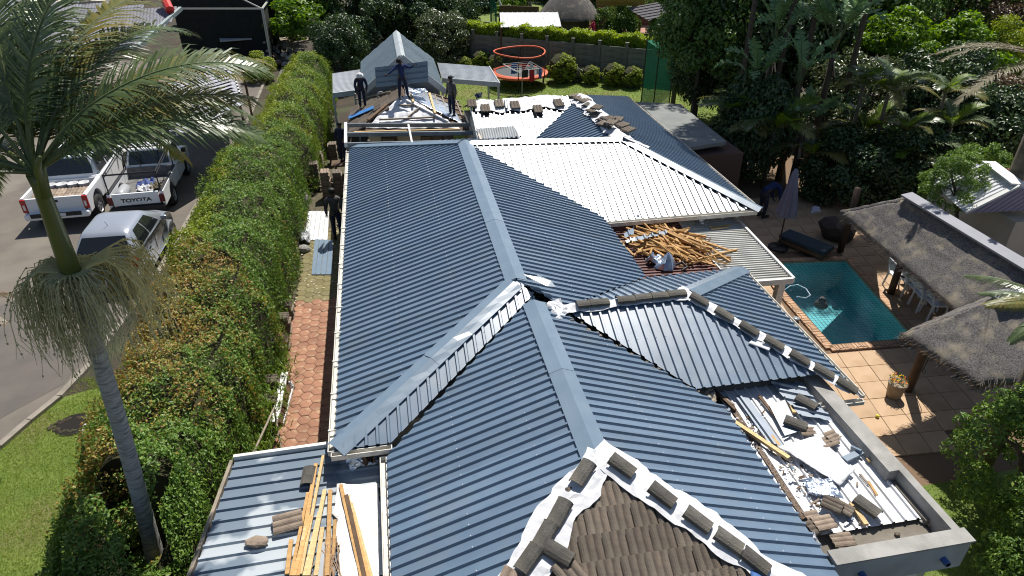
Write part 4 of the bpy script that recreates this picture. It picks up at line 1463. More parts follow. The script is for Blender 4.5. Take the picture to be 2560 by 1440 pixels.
for pts, lab in (([at(831, 184, lz), at(905, 173, lz), V((-.85, 26.9, lz)), at(832, 236, lz)], 0), ([at(1093, 157, lz), at(1221, 167, lz), at(1247, 209, lz), at(1105, 198, lz)], 1)):
    if lab == 0:
        pts[2] = at(886, 229, lz)
    roof_sheets(pts, pts[1] - pts[0], mat('light_grey_sheet', (.56, .58, .60), (.50, .52, .54), 2, rough=.45, var=.04), gar, prof=GRIB, pitch=.16)
    MB().bar(pts[3] + V((0, -.04, -.03)), pts[2] + V((0, -.04, -.03)), .04, .20).build('fascia', FASCIA, gar)
    if lab:
        MB().bar(pts[1] + V((.04, 0, -.03)), pts[2] + V((.04, 0, -.03)), .04, .14).build('fascia', FASCIA, gar)
    for p in (pts[1], pts[2], pts[3]):
        MB().bar(p + V((0, .1, -.1)), V((p.x, p.y + .1, 0)), .08, .08).build('post', FASCIA, gar)

# ------------------------------------------------------------------ people
SKIN = mat('dark_brown_skin', (.055, .030, .020), (.07, .04, .026), 8, rough=.55)
NAVY = mat('navy_overall', (.010, .014, .035), (.016, .022, .05), 9, rough=.9)
NAVYL = mat('faded_navy_overall', (.022, .026, .045), (.035, .04, .06), 9, rough=.9)
GREYC = mat('grey_shirt', (.10, .095, .10), (.075, .07, .08), 9, rough=.9)
BLUEC = mat('bright_navy_jacket', (.010, .022, .085), (.018, .035, .11), 9, rough=.9)
BOOT = mat('black_boot', (.012, .011, .010), rough=.6)
HATW = mat('white_hat', (.72, .72, .72), (.55, .55, .56), 12, rough=.9)
HATK = mat('black_cap', (.012, .012, .014), rough=.8)


def skinned(chains, radii, root):
    """grows ONE continuous surface along joint chains; returns verts/faces"""
    names, edges = [], []
    for ch in chains:
        for a in ch:
            if a not in names:
                names.append(a)
        edges += [(a, b) for a, b in zip(ch, ch[1:])]
    names.remove(root)
    names.insert(0, root)
    me = bpy.data.meshes.new('tmp')
    me.from_pydata([JO[n] for n in names], [(names.index(a), names.index(b)) for a, b in edges], [])
    o = bpy.data.objects.new('tmp', me)
    COL.objects.link(o)
    o.modifiers.new('s', 'SKIN')
    if not me.skin_vertices:
        me.skin_vertices.new()
    for i, n in enumerate(names):
        r = radii[n]
        me.skin_vertices[0].data[i].radius = r if isinstance(r, tuple) else (r, r)
        me.skin_vertices[0].data[i].use_root = (i == 0)
    o.modifiers.new('u', 'SUBSURF').levels = 1
    o.modifiers['u'].render_levels = 1
    dg = bpy.context.evaluated_depsgraph_get()
    ev = o.evaluated_get(dg)
    m2 = ev.to_mesh()
    vs = [v.co.copy() for v in m2.vertices]
    fs = [tuple(p.vertices) for p in m2.polygons]
    ev.to_mesh_clear()
    bpy.data.objects.remove(o)
    bpy.data.meshes.remove(me)
    return vs, fs


JO = {}


def person(label, loc, rz, pose, top, legs, hat=None, name='person', sc=1.0):
    """pose overrides joint positions (local: x right, y ahead, z up)"""
    global JO
    J = dict(pel=(0, 0, .95), wa=(0, .01, 1.10), ch=(0, .015, 1.30), nb=(0, 0, 1.46), nk=(0, .01, 1.53), hd=(0, .03, 1.62), ht=(0, .025, 1.73),
             sl=(-.18, 0, 1.41), el=(-.25, -.02, 1.12), wl=(-.25, .08, .88), hl=(-.25, .11, .80),
             sr=(.18, 0, 1.41), er=(.25, -.02, 1.12), wr=(.25, .08, .88), hr=(.25, .11, .80),
             tl=(-.10, 0, .90), kl=(-.11, .02, .50), al=(-.11, -.01, .09), fl=(-.12, .16, .045),
             tr=(.10, 0, .90), kr=(.11, .02, .50), ar=(.11, -.01, .09), fr=(.12, .16, .045))
    J.update(pose)
    JO = {k: V(v) * sc for k, v in J.items()}
    R = dict(pel=.125, wa=.12, ch=(.16, .12), nb=.085, nk=.052, hd=(.085, .10), ht=.060, sl=.062, el=.043, wl=.029, hl=.036, sr=.062, er=.043, wr=.029, hr=.036,
             tl=.088, kl=.058, al=.042, fl=.036, tr=.088, kr=.058, ar=.042, fr=.036)
    R = {k: (tuple(x * sc for x in v) if isinstance(v, tuple) else v * sc) for k, v in R.items()}
    ch = [['pel', 'wa', 'ch', 'nb', 'nk', 'hd', 'ht'], ['nb', 'sl', 'el', 'wl', 'hl'], ['nb', 'sr', 'er', 'wr', 'hr'], ['pel', 'tl', 'kl', 'al', 'fl'], ['pel', 'tr', 'kr', 'ar', 'fr']]
    root = thing(name, label, 'person', loc, rz)
    vs, fs = skinned(ch, R, 'pel')
    b = MB().add(vs, fs)
    # fingers, nose and ears belong to the same body
    for s in 'lr':
        w_, h_ = JO['w' + s], JO['h' + s]
        d = (h_ - w_).normalized()
        sd_ = d.cross(V((0, 1, .2))).normalized()
        cu = sd_.cross(d)
        for k in range(4):
            o = h_ + sd_ * (k - 1.5) * .019 * sc + d * .02 * sc
            Lf = (.060, .072, .068, .052)[k] * sc
            b.tube([o, o + d * Lf * .55 + cu * .006, o + d * Lf * .9 + cu * .025 * sc], [.0095 * sc, .009 * sc, .0065 * sc], 5)
        o = h_ - sd_ * .03 * sc - d * .02 * sc
        b.tube([o, o - sd_ * .025 * sc + d * .025 * sc, o - sd_ * .028 * sc + d * .055 * sc], [.011 * sc, .010 * sc, .007 * sc], 5)
    hd = JO['hd']
    hu = (JO['ht'] - JO['nk']).normalized()
    hf = (V((0, 1, 0)) - hu * hu.y).normalized()
    hs = hf.cross(hu)
    b.tube([hd + hf * .075 * sc + hu * .01, hd + hf * .115 * sc - hu * .025 * sc], [.010 * sc, .016 * sc], 5)
    for k in (-1, 1):
        b.tube([hd + hs * k * .075 * sc - hu * .02 * sc, hd + hs * k * .098 * sc + hu * .025 * sc - hf * .01], [.014 * sc, .020 * sc], 5)
    bo = b.build('body', SKIN, root, smooth=True, local=True)
    for k in (-1, 1):
        MB().rock(hd + hf * .088 * sc + hs * k * .032 * sc + hu * .015 * sc, (.011, .008, .009), 1, 1).build('eye', HATW, bo, local=True)
    MB().bar(hd + hf * .093 * sc - hs * .025 * sc - hu * .05 * sc, hd + hf * .093 * sc + hs * .025 * sc - hu * .05 * sc, .008, .010).build('mouth', BOOT, bo, local=True)
    # clothes: same skeleton, a little fuller
    R2_ = {k: (tuple(x + .018 * sc for x in v) if isinstance(v, tuple) else v + .018 * sc) for k, v in R.items()}
    vs, fs = skinned([['pel', 'wa', 'ch', 'nb'], ['nb', 'sl', 'el', 'wl'], ['nb', 'sr', 'er', 'wr']], {**R2_, 'nb': .09 * sc, 'pel': .142 * sc}, 'wa')
    MB().add(vs, fs).build('jacket', top, root, smooth=True, local=True)
    JO['wst'] = JO['pel'].lerp(JO['wa'], .6)
    vs, fs = skinned([['wst', 'pel', 'tl', 'kl', 'al'], ['pel', 'tr', 'kr', 'ar']], {**R2_, 'wst': .128 * sc, 'al': .066 * sc, 'ar': .066 * sc, 'pel': .146 * sc}, 'pel')
    MB().add(vs, fs).build('trousers', legs, root, smooth=True, local=True)
    for s in 'lr':
        a_, f_ = JO['a' + s], JO['f' + s]
        dd = (f_ - a_)
        dd.z = 0
        dd.normalize()
        base = V((a_.x, a_.y, f_.z))
        MB().tube([base - dd * .07 * sc, base - dd * .05 * sc, base + dd * .10 * sc, base + dd * .20 * sc, base + dd * .23 * sc], [.03 * sc, .052 * sc, .052 * sc, .042 * sc, .02 * sc], 8).build('boot', BOOT, root, smooth=True, local=True)
    T = Matrix.Translation(hd + hu * .035 * sc) @ hu.to_track_quat('Z', 'Y').to_matrix().to_4x4()
    h = MB()
    if hat in ('white', 'black'):
        br = .165 if hat == 'white' else .15
        h.lathe([(br * sc, .0), (br * sc, .012), (.112 * sc, .03), (.106 * sc, .085 * sc), (.08 * sc, .115 * sc), (.01, .125 * sc)], n=16)
        h.v = [tuple(T @ V(p)) for p in h.v]
        h.build('hat', HATW if hat == 'white' else HATK, root, smooth=True, local=True)
    elif hat == 'cap':
        h.lathe([(.108 * sc, .0), (.108 * sc, .05 * sc), (.085 * sc, .095 * sc), (.01, .11 * sc)], n=14)
        h.box((0, .13 * sc, .012), (.13 * sc, .11 * sc, .012))
        h.v = [tuple(T @ V(p)) for p in h.v]
        h.build('cap', HATK, root, smooth=True, local=True)
    else:
        h.lathe([(.101 * sc, -.03 * sc), (.106 * sc, .03 * sc), (.085 * sc, .08 * sc), (.01, .098 * sc)], n=14)
        h.v = [tuple(T @ V(p) - hf * .012 * sc) for p in h.v]
        h.build('hair', BOOT, root, smooth=True, local=True)
    return root


# man holding a sheet up on the cottage ridge
mp_ = V((.62, 24.75, 2.96))
person('man in navy overalls and black hat holding a ribbed sheet on the cottage roof', mp_, PI + .15,
       dict(el=(-.40, .10, 1.33), sl=(-.19, .0, 1.42), wl=(-.55, .16, 1.45), hl=(-.62, .18, 1.47),
            er=(.42, .08, 1.26), wr=(.62, .14, 1.14), hr=(.70, .15, 1.12), kl=(-.17, .02, .50), al=(-.22, 0, .09), fl=(-.25, .15, .05), kr=(.14, .04, .50), ar=(.17, .02, .09), fr=(.19, .17, .05), hd=(.05, .05, 1.61), ht=(.07, .05, 1.71)), BLUEC, NAVY, 'black', sc=.80)
hs_ = thing('held_sheet', 'long blue-grey ribbed sheet held upright behind the man on the cottage roof', 'roof sheet', mp_ + V((-.1, .25, .5)))
sa = [mp_ + V((-.92, .26, .36)), mp_ + V((.95, .20, .50)), mp_ + V((.97, .34, 1.18)), mp_ + V((-.90, .38, 1.03))]
roof_sheets(sa, sa[1] - sa[0], CAPB, hs_, per=10, pitch=.19, prof=[(0, 0), (.12, 0), (.135, -.036), (.165, -.036), (.18, 0)])
p = PCl.at(908, 272, .0)
person('man in dark overalls and wide white sun hat standing on the old brown tiles', p + V((0, 0, .02)), PI + .1,
       dict(wa=(0, .03, 1.09), ch=(0, .10, 1.27), nb=(0, .14, 1.42), nk=(0, .18, 1.48), hd=(0, .24, 1.54), ht=(0, .27, 1.63), sl=(-.19, .12, 1.37), sr=(.19, .12, 1.37), el=(-.27, .14, 1.10), er=(.27, .14, 1.10), wl=(-.22, .24, .88), wr=(.22, .24, .88), hl=(-.20, .27, .81), hr=(.20, .27, .81)), NAVY, NAVY, 'white', sc=.80)
person('bareheaded man in black standing in the shade left of the cottage reaching to its eave', V((-1.72, 24.35, .85)), -.6,
       dict(er=(.30, .22, 1.45), wr=(.22, .38, 1.62), hr=(.20, .42, 1.68)), NAVY, NAVY, None, sc=.86)
sbx = thing('trestle', 'rough timber trestle under the man in the shade beside the cottage', 'trestle', (-1.72, 24.35, 0))
MB().box((-1.72, 24.35, .82), (.9, .6, .05)).build('top', TIMBD, sbx)
for dx in (-.38, .38):
    for dy in (-.24, .24):
        MB().bar((-1.72 + dx, 24.35 + dy, 0), (-1.72 + dx * .8, 24.35 + dy * .8, .8), .06, .06).build('leg', TIMBD, sbx)
p = at(1131, 289, 2.42)
person('man in grey shirt and cap standing at the right edge of the cottage roof', V((p.x, p.y, 2.40)), PI - .9,
       dict(hd=(-.02, .04, 1.62), wl=(-.22, .0, .88), hl=(-.22, .02, .80)), GREYC, NAVY, 'cap', sc=.82)
person('bareheaded man in pale-shouldered dark shirt walking up the paved alley', V((-1.88, 19.75, .036)), .05,
       dict(kl=(-.10, .10, .52), al=(-.10, .10, .10), fl=(-.11, .26, .05), ar=(.11, -.18, .10), fr=(.12, -.03, .045)), mat('worn_grey_jersey', (.13, .12, .12), (.03, .03, .035), 5, rough=.9), NAVY, None)
person('man in dark blue overalls bending down in the shade beyond the folded umbrella', V((12.0, 18.9, .03)), -1.35,
       dict(pel=(0, -.08, .90), wa=(0, .10, 1.02), ch=(0, .30, 1.08), nb=(0, .44, 1.05), nk=(0, .50, 1.02), hd=(0, .58, .98), ht=(0, .66, .94), sl=(-.18, .40, 1.02), sr=(.18, .40, 1.02), el=(-.22, .45, .74), er=(.22, .45, .74), wl=(-.18, .55, .52), wr=(.18, .55, .52), hl=(-.16, .58, .45), hr=(.16, .58, .45), tl=(-.1, -.06, .86), tr=(.1, -.06, .86)), BLUEC, NAVYL, None)

# ------------------------------------------------------------------ things in the alley
rt = random.Random(9)


def tile_stack(px, py, n, label, group, rz=0.0, upright=False, z0=0.0, xy=None):
    p = V((xy[0], xy[1], z0)) if xy else at(px, py, z0)
    t = thing('tile_stack', label, 'tile stack', p, 0, group)
    for k in range(n):
        M = Matrix.Translation(p + V((-.2 + rt.gauss(0, .012), rt.gauss(0, .012), .02 + k * .036))) @ Matrix.Rotation(rz + rt.gauss(0, .03), 4, 'Z')
        inst(TME if rt.random() < .6 else TMEF, 'tile', M, t)
    return t


g_ = 'stacks of old roof tiles in the shaded alley'
tile_stack(0, 0, 24, 'tall stack of old roof tiles nearest the house wall in the alley', g_, PI / 2, xy=(-1.75, 23.2))
tile_stack(0, 0, 28, 'tall stack of old roof tiles in the middle of the alley', g_, PI / 2, xy=(-2.15, 23.0))
tile_stack(0, 0, 26, 'rough stack of old tiles against the hedge with broken pieces on top', g_, PI / 2, xy=(-2.6, 24.0))
tile_stack(0, 0, 20, 'low stack of old tiles furthest up the alley by the hedge', g_, PI / 2, xy=(-2.55, 25.6))
tile_stack(0, 0, 22, 'stack of old tiles behind the others under the shaded plank', g_, PI / 2, xy=(-2.05, 26.4))
g2 = 'stacks of old roof tiles along the hedge foot'
for i, (y, n) in enumerate(((15.6, 12), (14.9, 14), (14.2, 10), (13.2, 9), (12.5, 12), (11.9, 10))):
    tile_stack(0, 0, n, '%s low stack of roof tiles from the far end along the hedge foot' % ORD[i], g2, rt.gauss(0, .06), xy=(-3.08, y))
heap = [MB(), MB()]
c = at(805, 470, 0)
for k in range(70):
    q_ = V((c.x + rt.gauss(0, .28), c.y + rt.gauss(0, .42), .04 + abs(rt.gauss(0, .12))))
    s_ = rt.uniform(.04, .11)
    heap[k % 2].rock(q_, (s_, s_ * rt.uniform(.5, 1.3), s_ * .5), k, 1)
for b_, m_, nm in ((heap[0], RTILE, 'brown'), (heap[1], BTILE, 'buff')):
    tag(b_.build('rubble', m_, None), 'heap of %s broken tile rubble at the foot of the hedge' % nm, 'rubble', kind='stuff')
for i in range(4):
    p = V((c.x + rt.uniform(-.2, .35), c.y + rt.uniform(-.6, .1), .16))
    inst(RTM, 'ridge_tile', frame(p, V((rt.uniform(-.3, .6), -1, -.5)), V((0, -.3, 1))), None, '%s grey ridge tile leaning on the rubble heap in the alley' % ORD[i], 'ridge tile', 'ridge tiles on the alley rubble')
ws = thing('roof_sheet', 'white ribbed roof sheet lying on the mossy alley paving', 'roof sheet', at(792, 566, .05))
roof_sheets([at(762, 600, .05), at(820, 600, .05), at(822, 528, .05), at(770, 528, .05)], V((0, 1, 0)), WSHEET, ws, per=10, prof=WR, pitch=.15)
bs = thing('roof_sheet', 'blue ribbed roof sheet lying on the alley paving nearer than the white one', 'roof sheet', at(807, 642, .06))
roof_sheets([at(779, 686, .06), at(831, 686, .06), at(832, 600, .06), at(787, 598, .06)], V((0, 1, 0)), CAPB, bs, per=10, prof=WR, pitch=.15)
cloth('plastic_bag', [at(750, 590, .1), at(775, 582, .1), at(778, 608, .08), at(752, 606, .08)], MEMB, 'white plastic bag beside the hedge at the corner of the white sheet', 'bag', amp=.28, seed=61, n=10, freq=5)
tag(MB().rock(at(762, 622, .1), (.22, .2, .18), 4, 2).build('stone', CONC, None), 'grey boulder by the white bag at the hedge foot', 'stone')
tag(MB().lathe([(.20, 0), (.24, .1), (.25, .5), (.22, .52), (.21, .1), (.02, .08)], at(757, 520, 0), 16).build('bucket', CONC, None, smooth=True), 'grey tub half hidden by the hedge in the alley', 'tub')
lit = MB()
for k in range(160):
    p = V((rt.uniform(-3.0, -1.5), rt.uniform(15.5, 21.5), .045))
    a = rt.uniform(0, 6.28)
    s_ = rt.uniform(.012, .03)
    lit.add([p + V((math.cos(a + j * 1.57) * s_ * (1 if j % 2 else 1.6), math.sin(a + j * 1.57) * s_ * (1 if j % 2 else 1.6), 0)) for j in range(4)], [(0, 1, 2, 3)])
tag(lit.build('paving_litter', mat('pale_dry_leaf', (.50, .43, .30), (.40, .36, .26), 5, rough=.9), None), 'pale fallen petals and chips over the mossy paving', 'litter', kind='stuff')
# white wooden steps lying on their side, beside the pipe frame and rolled mesh
st = thing('wooden_steps', 'white painted wooden steps with brown treads lying on the paving by the hedge', 'steps', at(700, 1010, 0))
sA, sB = at(712, 932, .30), at(686, 1056, .30)
sC, sD = at(733, 968, .05), at(707, 1062, .05)
MB().bar(sA, sB, .15, .05).build('side_rail', WHITEP, st)
MB().bar(sC, sD, .05, .10).build('side_rail', WHITEP, st)
for k in range(6):
    t = .06 + k * .17
    MB().bar(sA.lerp(sB, t), sC.lerp(sD, t), .05, .17, up=(0, 1, .2)).build('tread', TIMBD, st)
cloth('plastic_bag', [at(722, 965, .08), at(732, 962, .08), at(734, 972, .08), at(724, 974, .08)], MEMB, 'small knotted white plastic scrap at the end of the wooden steps', 'bag', amp=.14, seed=63, n=6, freq=9)
pf = thing('bent_rail', 'rusty bent pipe frame leaning over the hedge edge beside the steps', 'pipe frame', at(690, 1125, 0))
MB().tube([at(630, 1140, .55), at(660, 1075, .62), at(685, 1020, .60), at(692, 1060, .35), at(704, 1126, .03)], .022, 8).build('pipe', TIMBG, pf)
MB().tube([at(704, 1126, .03), at(690, 1142, .03)], .02, 8).build('pipe', TIMBG, pf)
ms_ = MB()
cm = at(668, 1092, .15)
for k in range(14):
    a = k / 14 * 2 * PI
    ms_.tube([cm + V((.16 * math.cos(a), -.28, .14 * math.sin(a))), cm + V((.16 * math.cos(a), .28, .14 * math.sin(a)))], .004, 3, cap=False)
for k in range(10):
    y = -.28 + .062 * k
    ms_.tube([cm + V((.16 * math.cos(a), y, .14 * math.sin(a))) for a in [i * PI / 7 for i in range(15)]], .004, 3, cap=False)
tag(ms_.build('wire_mesh_roll', mat('green_wire', (.05, .10, .08), rough=.5), None), 'roll of green wire mesh at the hedge foot by the pipe frame', 'wire mesh')
# ------------------------------------------------------------------ vehicles
CARW = mat('white_car_paint', (.74, .75, .76), rough=.22, spec=.6)
CARS = mat('silver_car_paint', (.40, .43, .48), rough=.25, metal=.5, spec=.6)
TYRE = mat('tyre_rubber', (.022, .022, .022), rough=.85)
RIM = mat('alloy_rim', (.50, .50, .52), rough=.3, metal=.7)
REDL = mat('red_tail_lamp', (.40, .008, .010), rough=.12, spec=.7)
DRED = mat('dark_red_tail_lamp', (.13, .02, .02), rough=.2)
CLEARL = mat('clear_lamp', (.75, .72, .68), rough=.1)
PLATE = mat('number_plate', (.60, .62, .66), rough=.4)
BLKP = mat('black_plastic', (.018, .018, .020), rough=.6)
BEDL = mat('scuffed_bed_liner', (.16, .155, .15), (.10, .10, .10), 6, rough=.8)


def arch_profile(y0, y1, z0, top, arches):
    pts = [(y0, z0)]
    for yc, r in arches:
        pts.append((yc - r, z0))
        for k in range(1, 8):
            t = PI - PI * k / 8
            pts.append((yc + r * math.cos(t), z0 + r * .95 * math.sin(t)))
        pts.append((yc + r, z0))
    pts.append((y1, z0))
    return pts + list(reversed(top))


def wheel(root, x, y, r=.33, w=.20):
    s = 1 if x > 0 else -1
    prof = [(r * .62, -w / 2), (r * .93, -w / 2), (r, -w * .3), (r, w * .3), (r * .93, w / 2), (r * .62, w / 2)]
    wo = thing('wheel', None, None)
    del ROOT[wo.name]
    wo.parent = root
    wo.location = (x, y, r)
    MB().lathe(prof, n=24, axis='X', cap=False).build('tyre', TYRE, wo, smooth=True, local=True)
    rm = MB().lathe([(.02, w * .38 * s), (r * .22, w * .38 * s), (r * .25, w * .25 * s), (r * .60, w * .30 * s), (r * .64, w * .44 * s), (r * .64, -w * .3 * s)], n=24, axis='X')
    for k in range(6):
        t = k * PI / 3
        rm.bar((w * .36 * s, 0, 0), (w * .36 * s, r * .6 * math.cos(t), r * .6 * math.sin(t)), .05, .03, up=(1, 0, 0))
    rm.build('rim', RIM, wo, local=True)


def text_mesh(body, size, m, parent, M, depth=.004):
    cu = bpy.data.curves.new('t', 'FONT')
    cu.body, cu.size, cu.extrude = body, size, depth
    cu.align_x, cu.align_y = 'CENTER', 'CENTER'
    cu.offset = .006
    o = bpy.data.objects.new('t', cu)
    COL.objects.link(o)
    dg = bpy.context.evaluated_depsgraph_get()
    me = bpy.data.meshes.new_from_object(o.evaluated_get(dg))
    bpy.data.objects.remove(o)
    me.materials.clear()
    me.materials.append(m)
    lo = bpy.data.objects.new('lettering', me)
    COL.objects.link(lo)
    lo.parent = parent
    lo.matrix_basis = M
    return lo


def on_face(q, u0, u1, v0, v1, off=.008):
    """sub-quad of a face q=(b0,b1,t1,t0), pushed outwards"""
    b0, b1, t1, t0 = [V(p) for p in q]
    n = (b1 - b0).cross(t0 - b0).normalized()

    def P(u, v):
        return b0.lerp(b1, u).lerp(t0.lerp(t1, u), v) + n * off
    return [P(u0, v0), P(u1, v0), P(u1, v1), P(u0, v1)]


def greenhouse(root, m, hb, ht, yb0, yb1, yt0, yt1, zb, zt, glass, side_cuts, wins=True, crown=.035, bev=.05):
    rings, rnd = [], []
    for t in (0, .45, 1):
        z = zb + (zt - zb) * t
        h = hb + (ht - hb) * t + .035 * math.sin(PI * t)
        a, b = yb0 + (yt0 - yb0) * t, yb1 + (yt1 - yb1) * t
        rings.append([V((-h, a, z)), V((h, a, z)), V((h, b, z)), V((-h, b, z))])
    nq = 40

    def sup(t, k=1.0, dz=0.0):
        z = zb + (zt - zb) * t + dz
        h = (hb + (ht - hb) * t + .035 * math.sin(PI * t)) * k
        a, b = yb0 + (yt0 - yb0) * t, yb1 + (yt1 - yb1) * t
        cy, ly = (a + b) / 2, (b - a) / 2 * k
        out_ = []
        for q in range(nq):
            th = 2 * PI * (q + .5) / nq
            c, s_ = math.cos(th), math.sin(th)
            ex = 2 / 7.0
            out_.append(V((h * math.copysign(abs(c) ** ex, c), cy + ly * math.copysign(abs(s_) ** ex, s_), z)))
        return out_
    rr = [sup(t) for t in (0, .25, .45, .75, .93)] + [sup(1, .985, -.004), sup(1, .90, crown * .35), sup(1, .62, crown * .75), sup(1, .25, crown)]
    mb = MB()
    F = []
    for i in range(len(rr) - 1):
        for q in range(nq):
            F.append((i * nq + q, i * nq + (q + 1) % nq, (i + 1) * nq + (q + 1) % nq, (i + 1) * nq + q))
    F.append(tuple((len(rr) - 1) * nq + q for q in range(nq)))
    mb.add([p for r_ in rr for p in r_], F)
    mb.build('cab', m, root, smooth=True, local=True)
    lo, hi = rings[0], rings[2]
    md = rings[1]

    def pane(name, i, j, u0, u1, v0, v1):
        for (a, b, va, vb) in ((lo, md, v0 / .45, 1.0), (md, hi, 0.0, (v1 - .45) / .55)):
            q = on_face((a[i], a[j], b[j], b[i]), u0, u1, va, vb, .012)
            yield q
    def add(name, i, j, u0, u1, v0=.12, v1=.90):
        mb2 = MB()
        qs = list(pane(name, i, j, u0, u1, v0, v1))
        mb2.add([qs[0][0], qs[0][1], qs[0][2], qs[0][3], qs[1][1], qs[1][2], qs[1][3], qs[1][0]], [(0, 1, 2, 3), (7, 4, 5, 6)])
        mb2.build(name, glass, root, local=True)
    add('rear_window', 0, 1, .08, .92, .14, .88)
    add('windscreen', 2, 3, .06, .94)
    for (u0, u1) in side_cuts:
        add('side_window', 1, 2, u0, u1)
        add('side_window', 3, 0, 1 - u1, 1 - u0)


def pickup(name, label, loc, rz, sc, L, hw, bed, cab, zb, zt, roof, side_cuts, word=None, big=False):
    root = thing(name, label, 'pickup truck', loc, rz)
    root.scale = (sc,) * 3
    r = .36 if big else .34
    wy0, wy1 = bed * .52, L - .95
    z0 = .40
    sx = lambda x: (lambda u, v, h: V((h, u, v)))
    fn = lambda u, v, h: V((h, u, v))
    bz = zb
    for s in (-1, 1):
        pr = arch_profile(.05, bed, z0 + .06, [(.05, bz), (bed, bz)], [(wy0, r + .09)])
        MB().prism(pr, s * hw, s * (hw - .10), fn).build('bed_side', CARW, root, bevel=.025, local=True)
        MB().bar((s * (hw - .06), .06, bz + .006), (s * (hw - .06), bed, bz + .006), .085, .02).build('bed_rail', BLKP if not big else CARW, root, local=True)
    MB().box((0, bed / 2 + .04, .62), (2 * hw - .2, bed - .05, .05)).build('bed_floor', BEDL, root, local=True)
    MB().box((0, bed - .03, .82), (2 * hw - .2, .06, bz - .62)).build('bed_headboard', BEDL if not big else CARW, root, local=True)
    tg = MB().box((0, .05, (bz + .58) / 2), (2 * hw - .30, .07, bz - .58)).build('tailgate', CARW, root, bevel=.012, local=True)
    if big:
        MB().box((0, .012, bz - .12), (.22, .02, .07)).build('handle', BLKP, tg, local=True)
    top = [(bed + .01, bz + .02), (cab, bz + .02), (cab + .25, bz + .03), (L - .35, bz - .05), (L - .06, bz - .14), (L, bz - .28)]
    pr = arch_profile(bed + .01, L, z0, top, [(wy1, r + .09)])
    pm_ = MB().prism(pr, -hw, hw, fn)
    pm_.v = [(x * (1 - .10 * max(0, (y - (L - 1.0)) / 1.0) ** 2), y, z) for x, y, z in pm_.v]
    pm_.build('body', CARW, root, bevel=.04, local=True)
    greenhouse(root, CARW, hw - .05, hw - .20, bed + .02, cab + .45, roof[0], roof[1], zb, zt, GLASSD, side_cuts)
    for s in (-1, 1):
        for y in (wy0, wy1):
            wheel(root, s * (hw - .10), y, r, .22)
        lx = s * (hw - .075)
        MB().box((lx, .035, bz - .23 if not big else bz - .22), (.15, .07, .26 if not big else .42)).build('tail_lamp', REDL if big else DRED, root, bevel=.012, local=True)
        if big:
            MB().box((lx - s * .005, -.004, bz - .26), (.06, .012, .17)).build('lamp_lens', CLEARL, root, local=True)
        MB().box((s * (hw + .09), cab + .12, zb + .14), (.16, .08, .16)).build('mirror', BLKP, root, bevel=.02, local=True)
        MB().box((s * (hw + .006), bed + .45, zb - .10), (.012, .12, .035)).build('door_handle', BLKP, root, local=True)
        MB().box((s * (hw - .25), L - .10, zb - .22), (.30, .10, .15)).build('headlight', CLEARL, root, bevel=.02, local=True)
        for yy in ((bed + .10, cab + .35) if not big else (bed + .10, (bed + cab) / 2 + .1, cab + .35)):
            MB().box((s * (hw + .002), yy, zb - .22), (.004, .010, .46)).build('door_gap', BLKP, root, local=True)
    if big:
        MB().box((0, -.04, .50), (2 * hw - .05, .22, .20)).build('bumper', CARW, root, bevel=.05, local=True)
        MB().box((0, -.155, .56), (2 * hw - .45, .03, .13)).build('bumper_step', BLKP, root, local=True)
        for s in (-1, 1):
            MB().box((s * (hw + .05), (bed + cab) / 2 + .2, .38), (.16, cab - bed - .2, .05)).build('side_step', BLKP, root, local=True)
    else:
        MB().box((0, -.02, .48), (2 * hw - .1, .16, .14)).build('bumper', BLKP, root, bevel=.02, local=True)
    MB().box((0.05, .005 if not big else -.172, .655 if not big else .56), (.46, .012, .10)).build('number_plate', PLATE, root, local=True)
    if word:
        lt = text_mesh(word, .185, BLKP, tg, Matrix.Translation((0, .012, bz - .24)) @ Matrix.Rotation(PI / 2, 4, 'X'))
        lt.scale = (1.18, .92, 1)
    return root


DC = pickup('pickup_truck', 'white double-cab pickup with red lamps and a bed full of tiles and tubs', at(160, 572, DZ), rad(2.0), .98, 5.25, .94, 1.62, 3.55, 1.06, 1.72, (1.85, 3.30), [(.05, .42), (.46, .86)], big=True)
SCB = pickup('pickup_truck', 'white single-cab pickup with a black pipe rack and big letters on its tailgate', at(357, 553, DZ), rad(2.5), .97, 4.85, .84, 2.35, 3.35, .98, 1.56, (2.55, 3.42), [(.12, .82)], word='TOYOTA')
# pipe rack, gas bottle, sacks on the single cab
rk = MB()
for s in (-1, 1):
    x = s * .76
    rk.tube([(x, .10, .98), (x, .10, 1.62)], .02, 6)
    rk.tube([(x, .10, 1.62), (x, 2.30, 1.72), (x, 2.30, .98)], .02, 6)
    rk.tube([(x, .10, 1.52), (x, 2.30, 1.62)], .014, 6)
    rk.tube([(x, 2.30, 1.72), (x * .9, 3.0, 1.72)], .018, 6)
for y, z in ((.10, 1.62), (.10, 1.60), (2.30, 1.72), (3.0, 1.72)):
    rk.tube([(-.76, y, z), (.76, y, z)], .018, 6)
for x in (-.28, .28):
    rk.tube([(x, 2.30, 1.0), (x, 2.30, 1.72)], .012, 6)
rk.build('pipe_rack', BLKP, SCB, local=True)


def carried(root, name, mb, m, label, cat, smooth=False):
    """an object resting in a vehicle bed: top-level, placed by the vehicle's matrix"""
    M = Matrix.Translation(root.location) @ Matrix.Rotation(root.rotation_euler.z, 4, 'Z') @ Matrix.Scale(root.scale.x, 4)
    mb.v = [tuple(M @ V(p)) for p in mb.v]
    return tag(mb.build(name, m, None, smooth=smooth), label, cat)


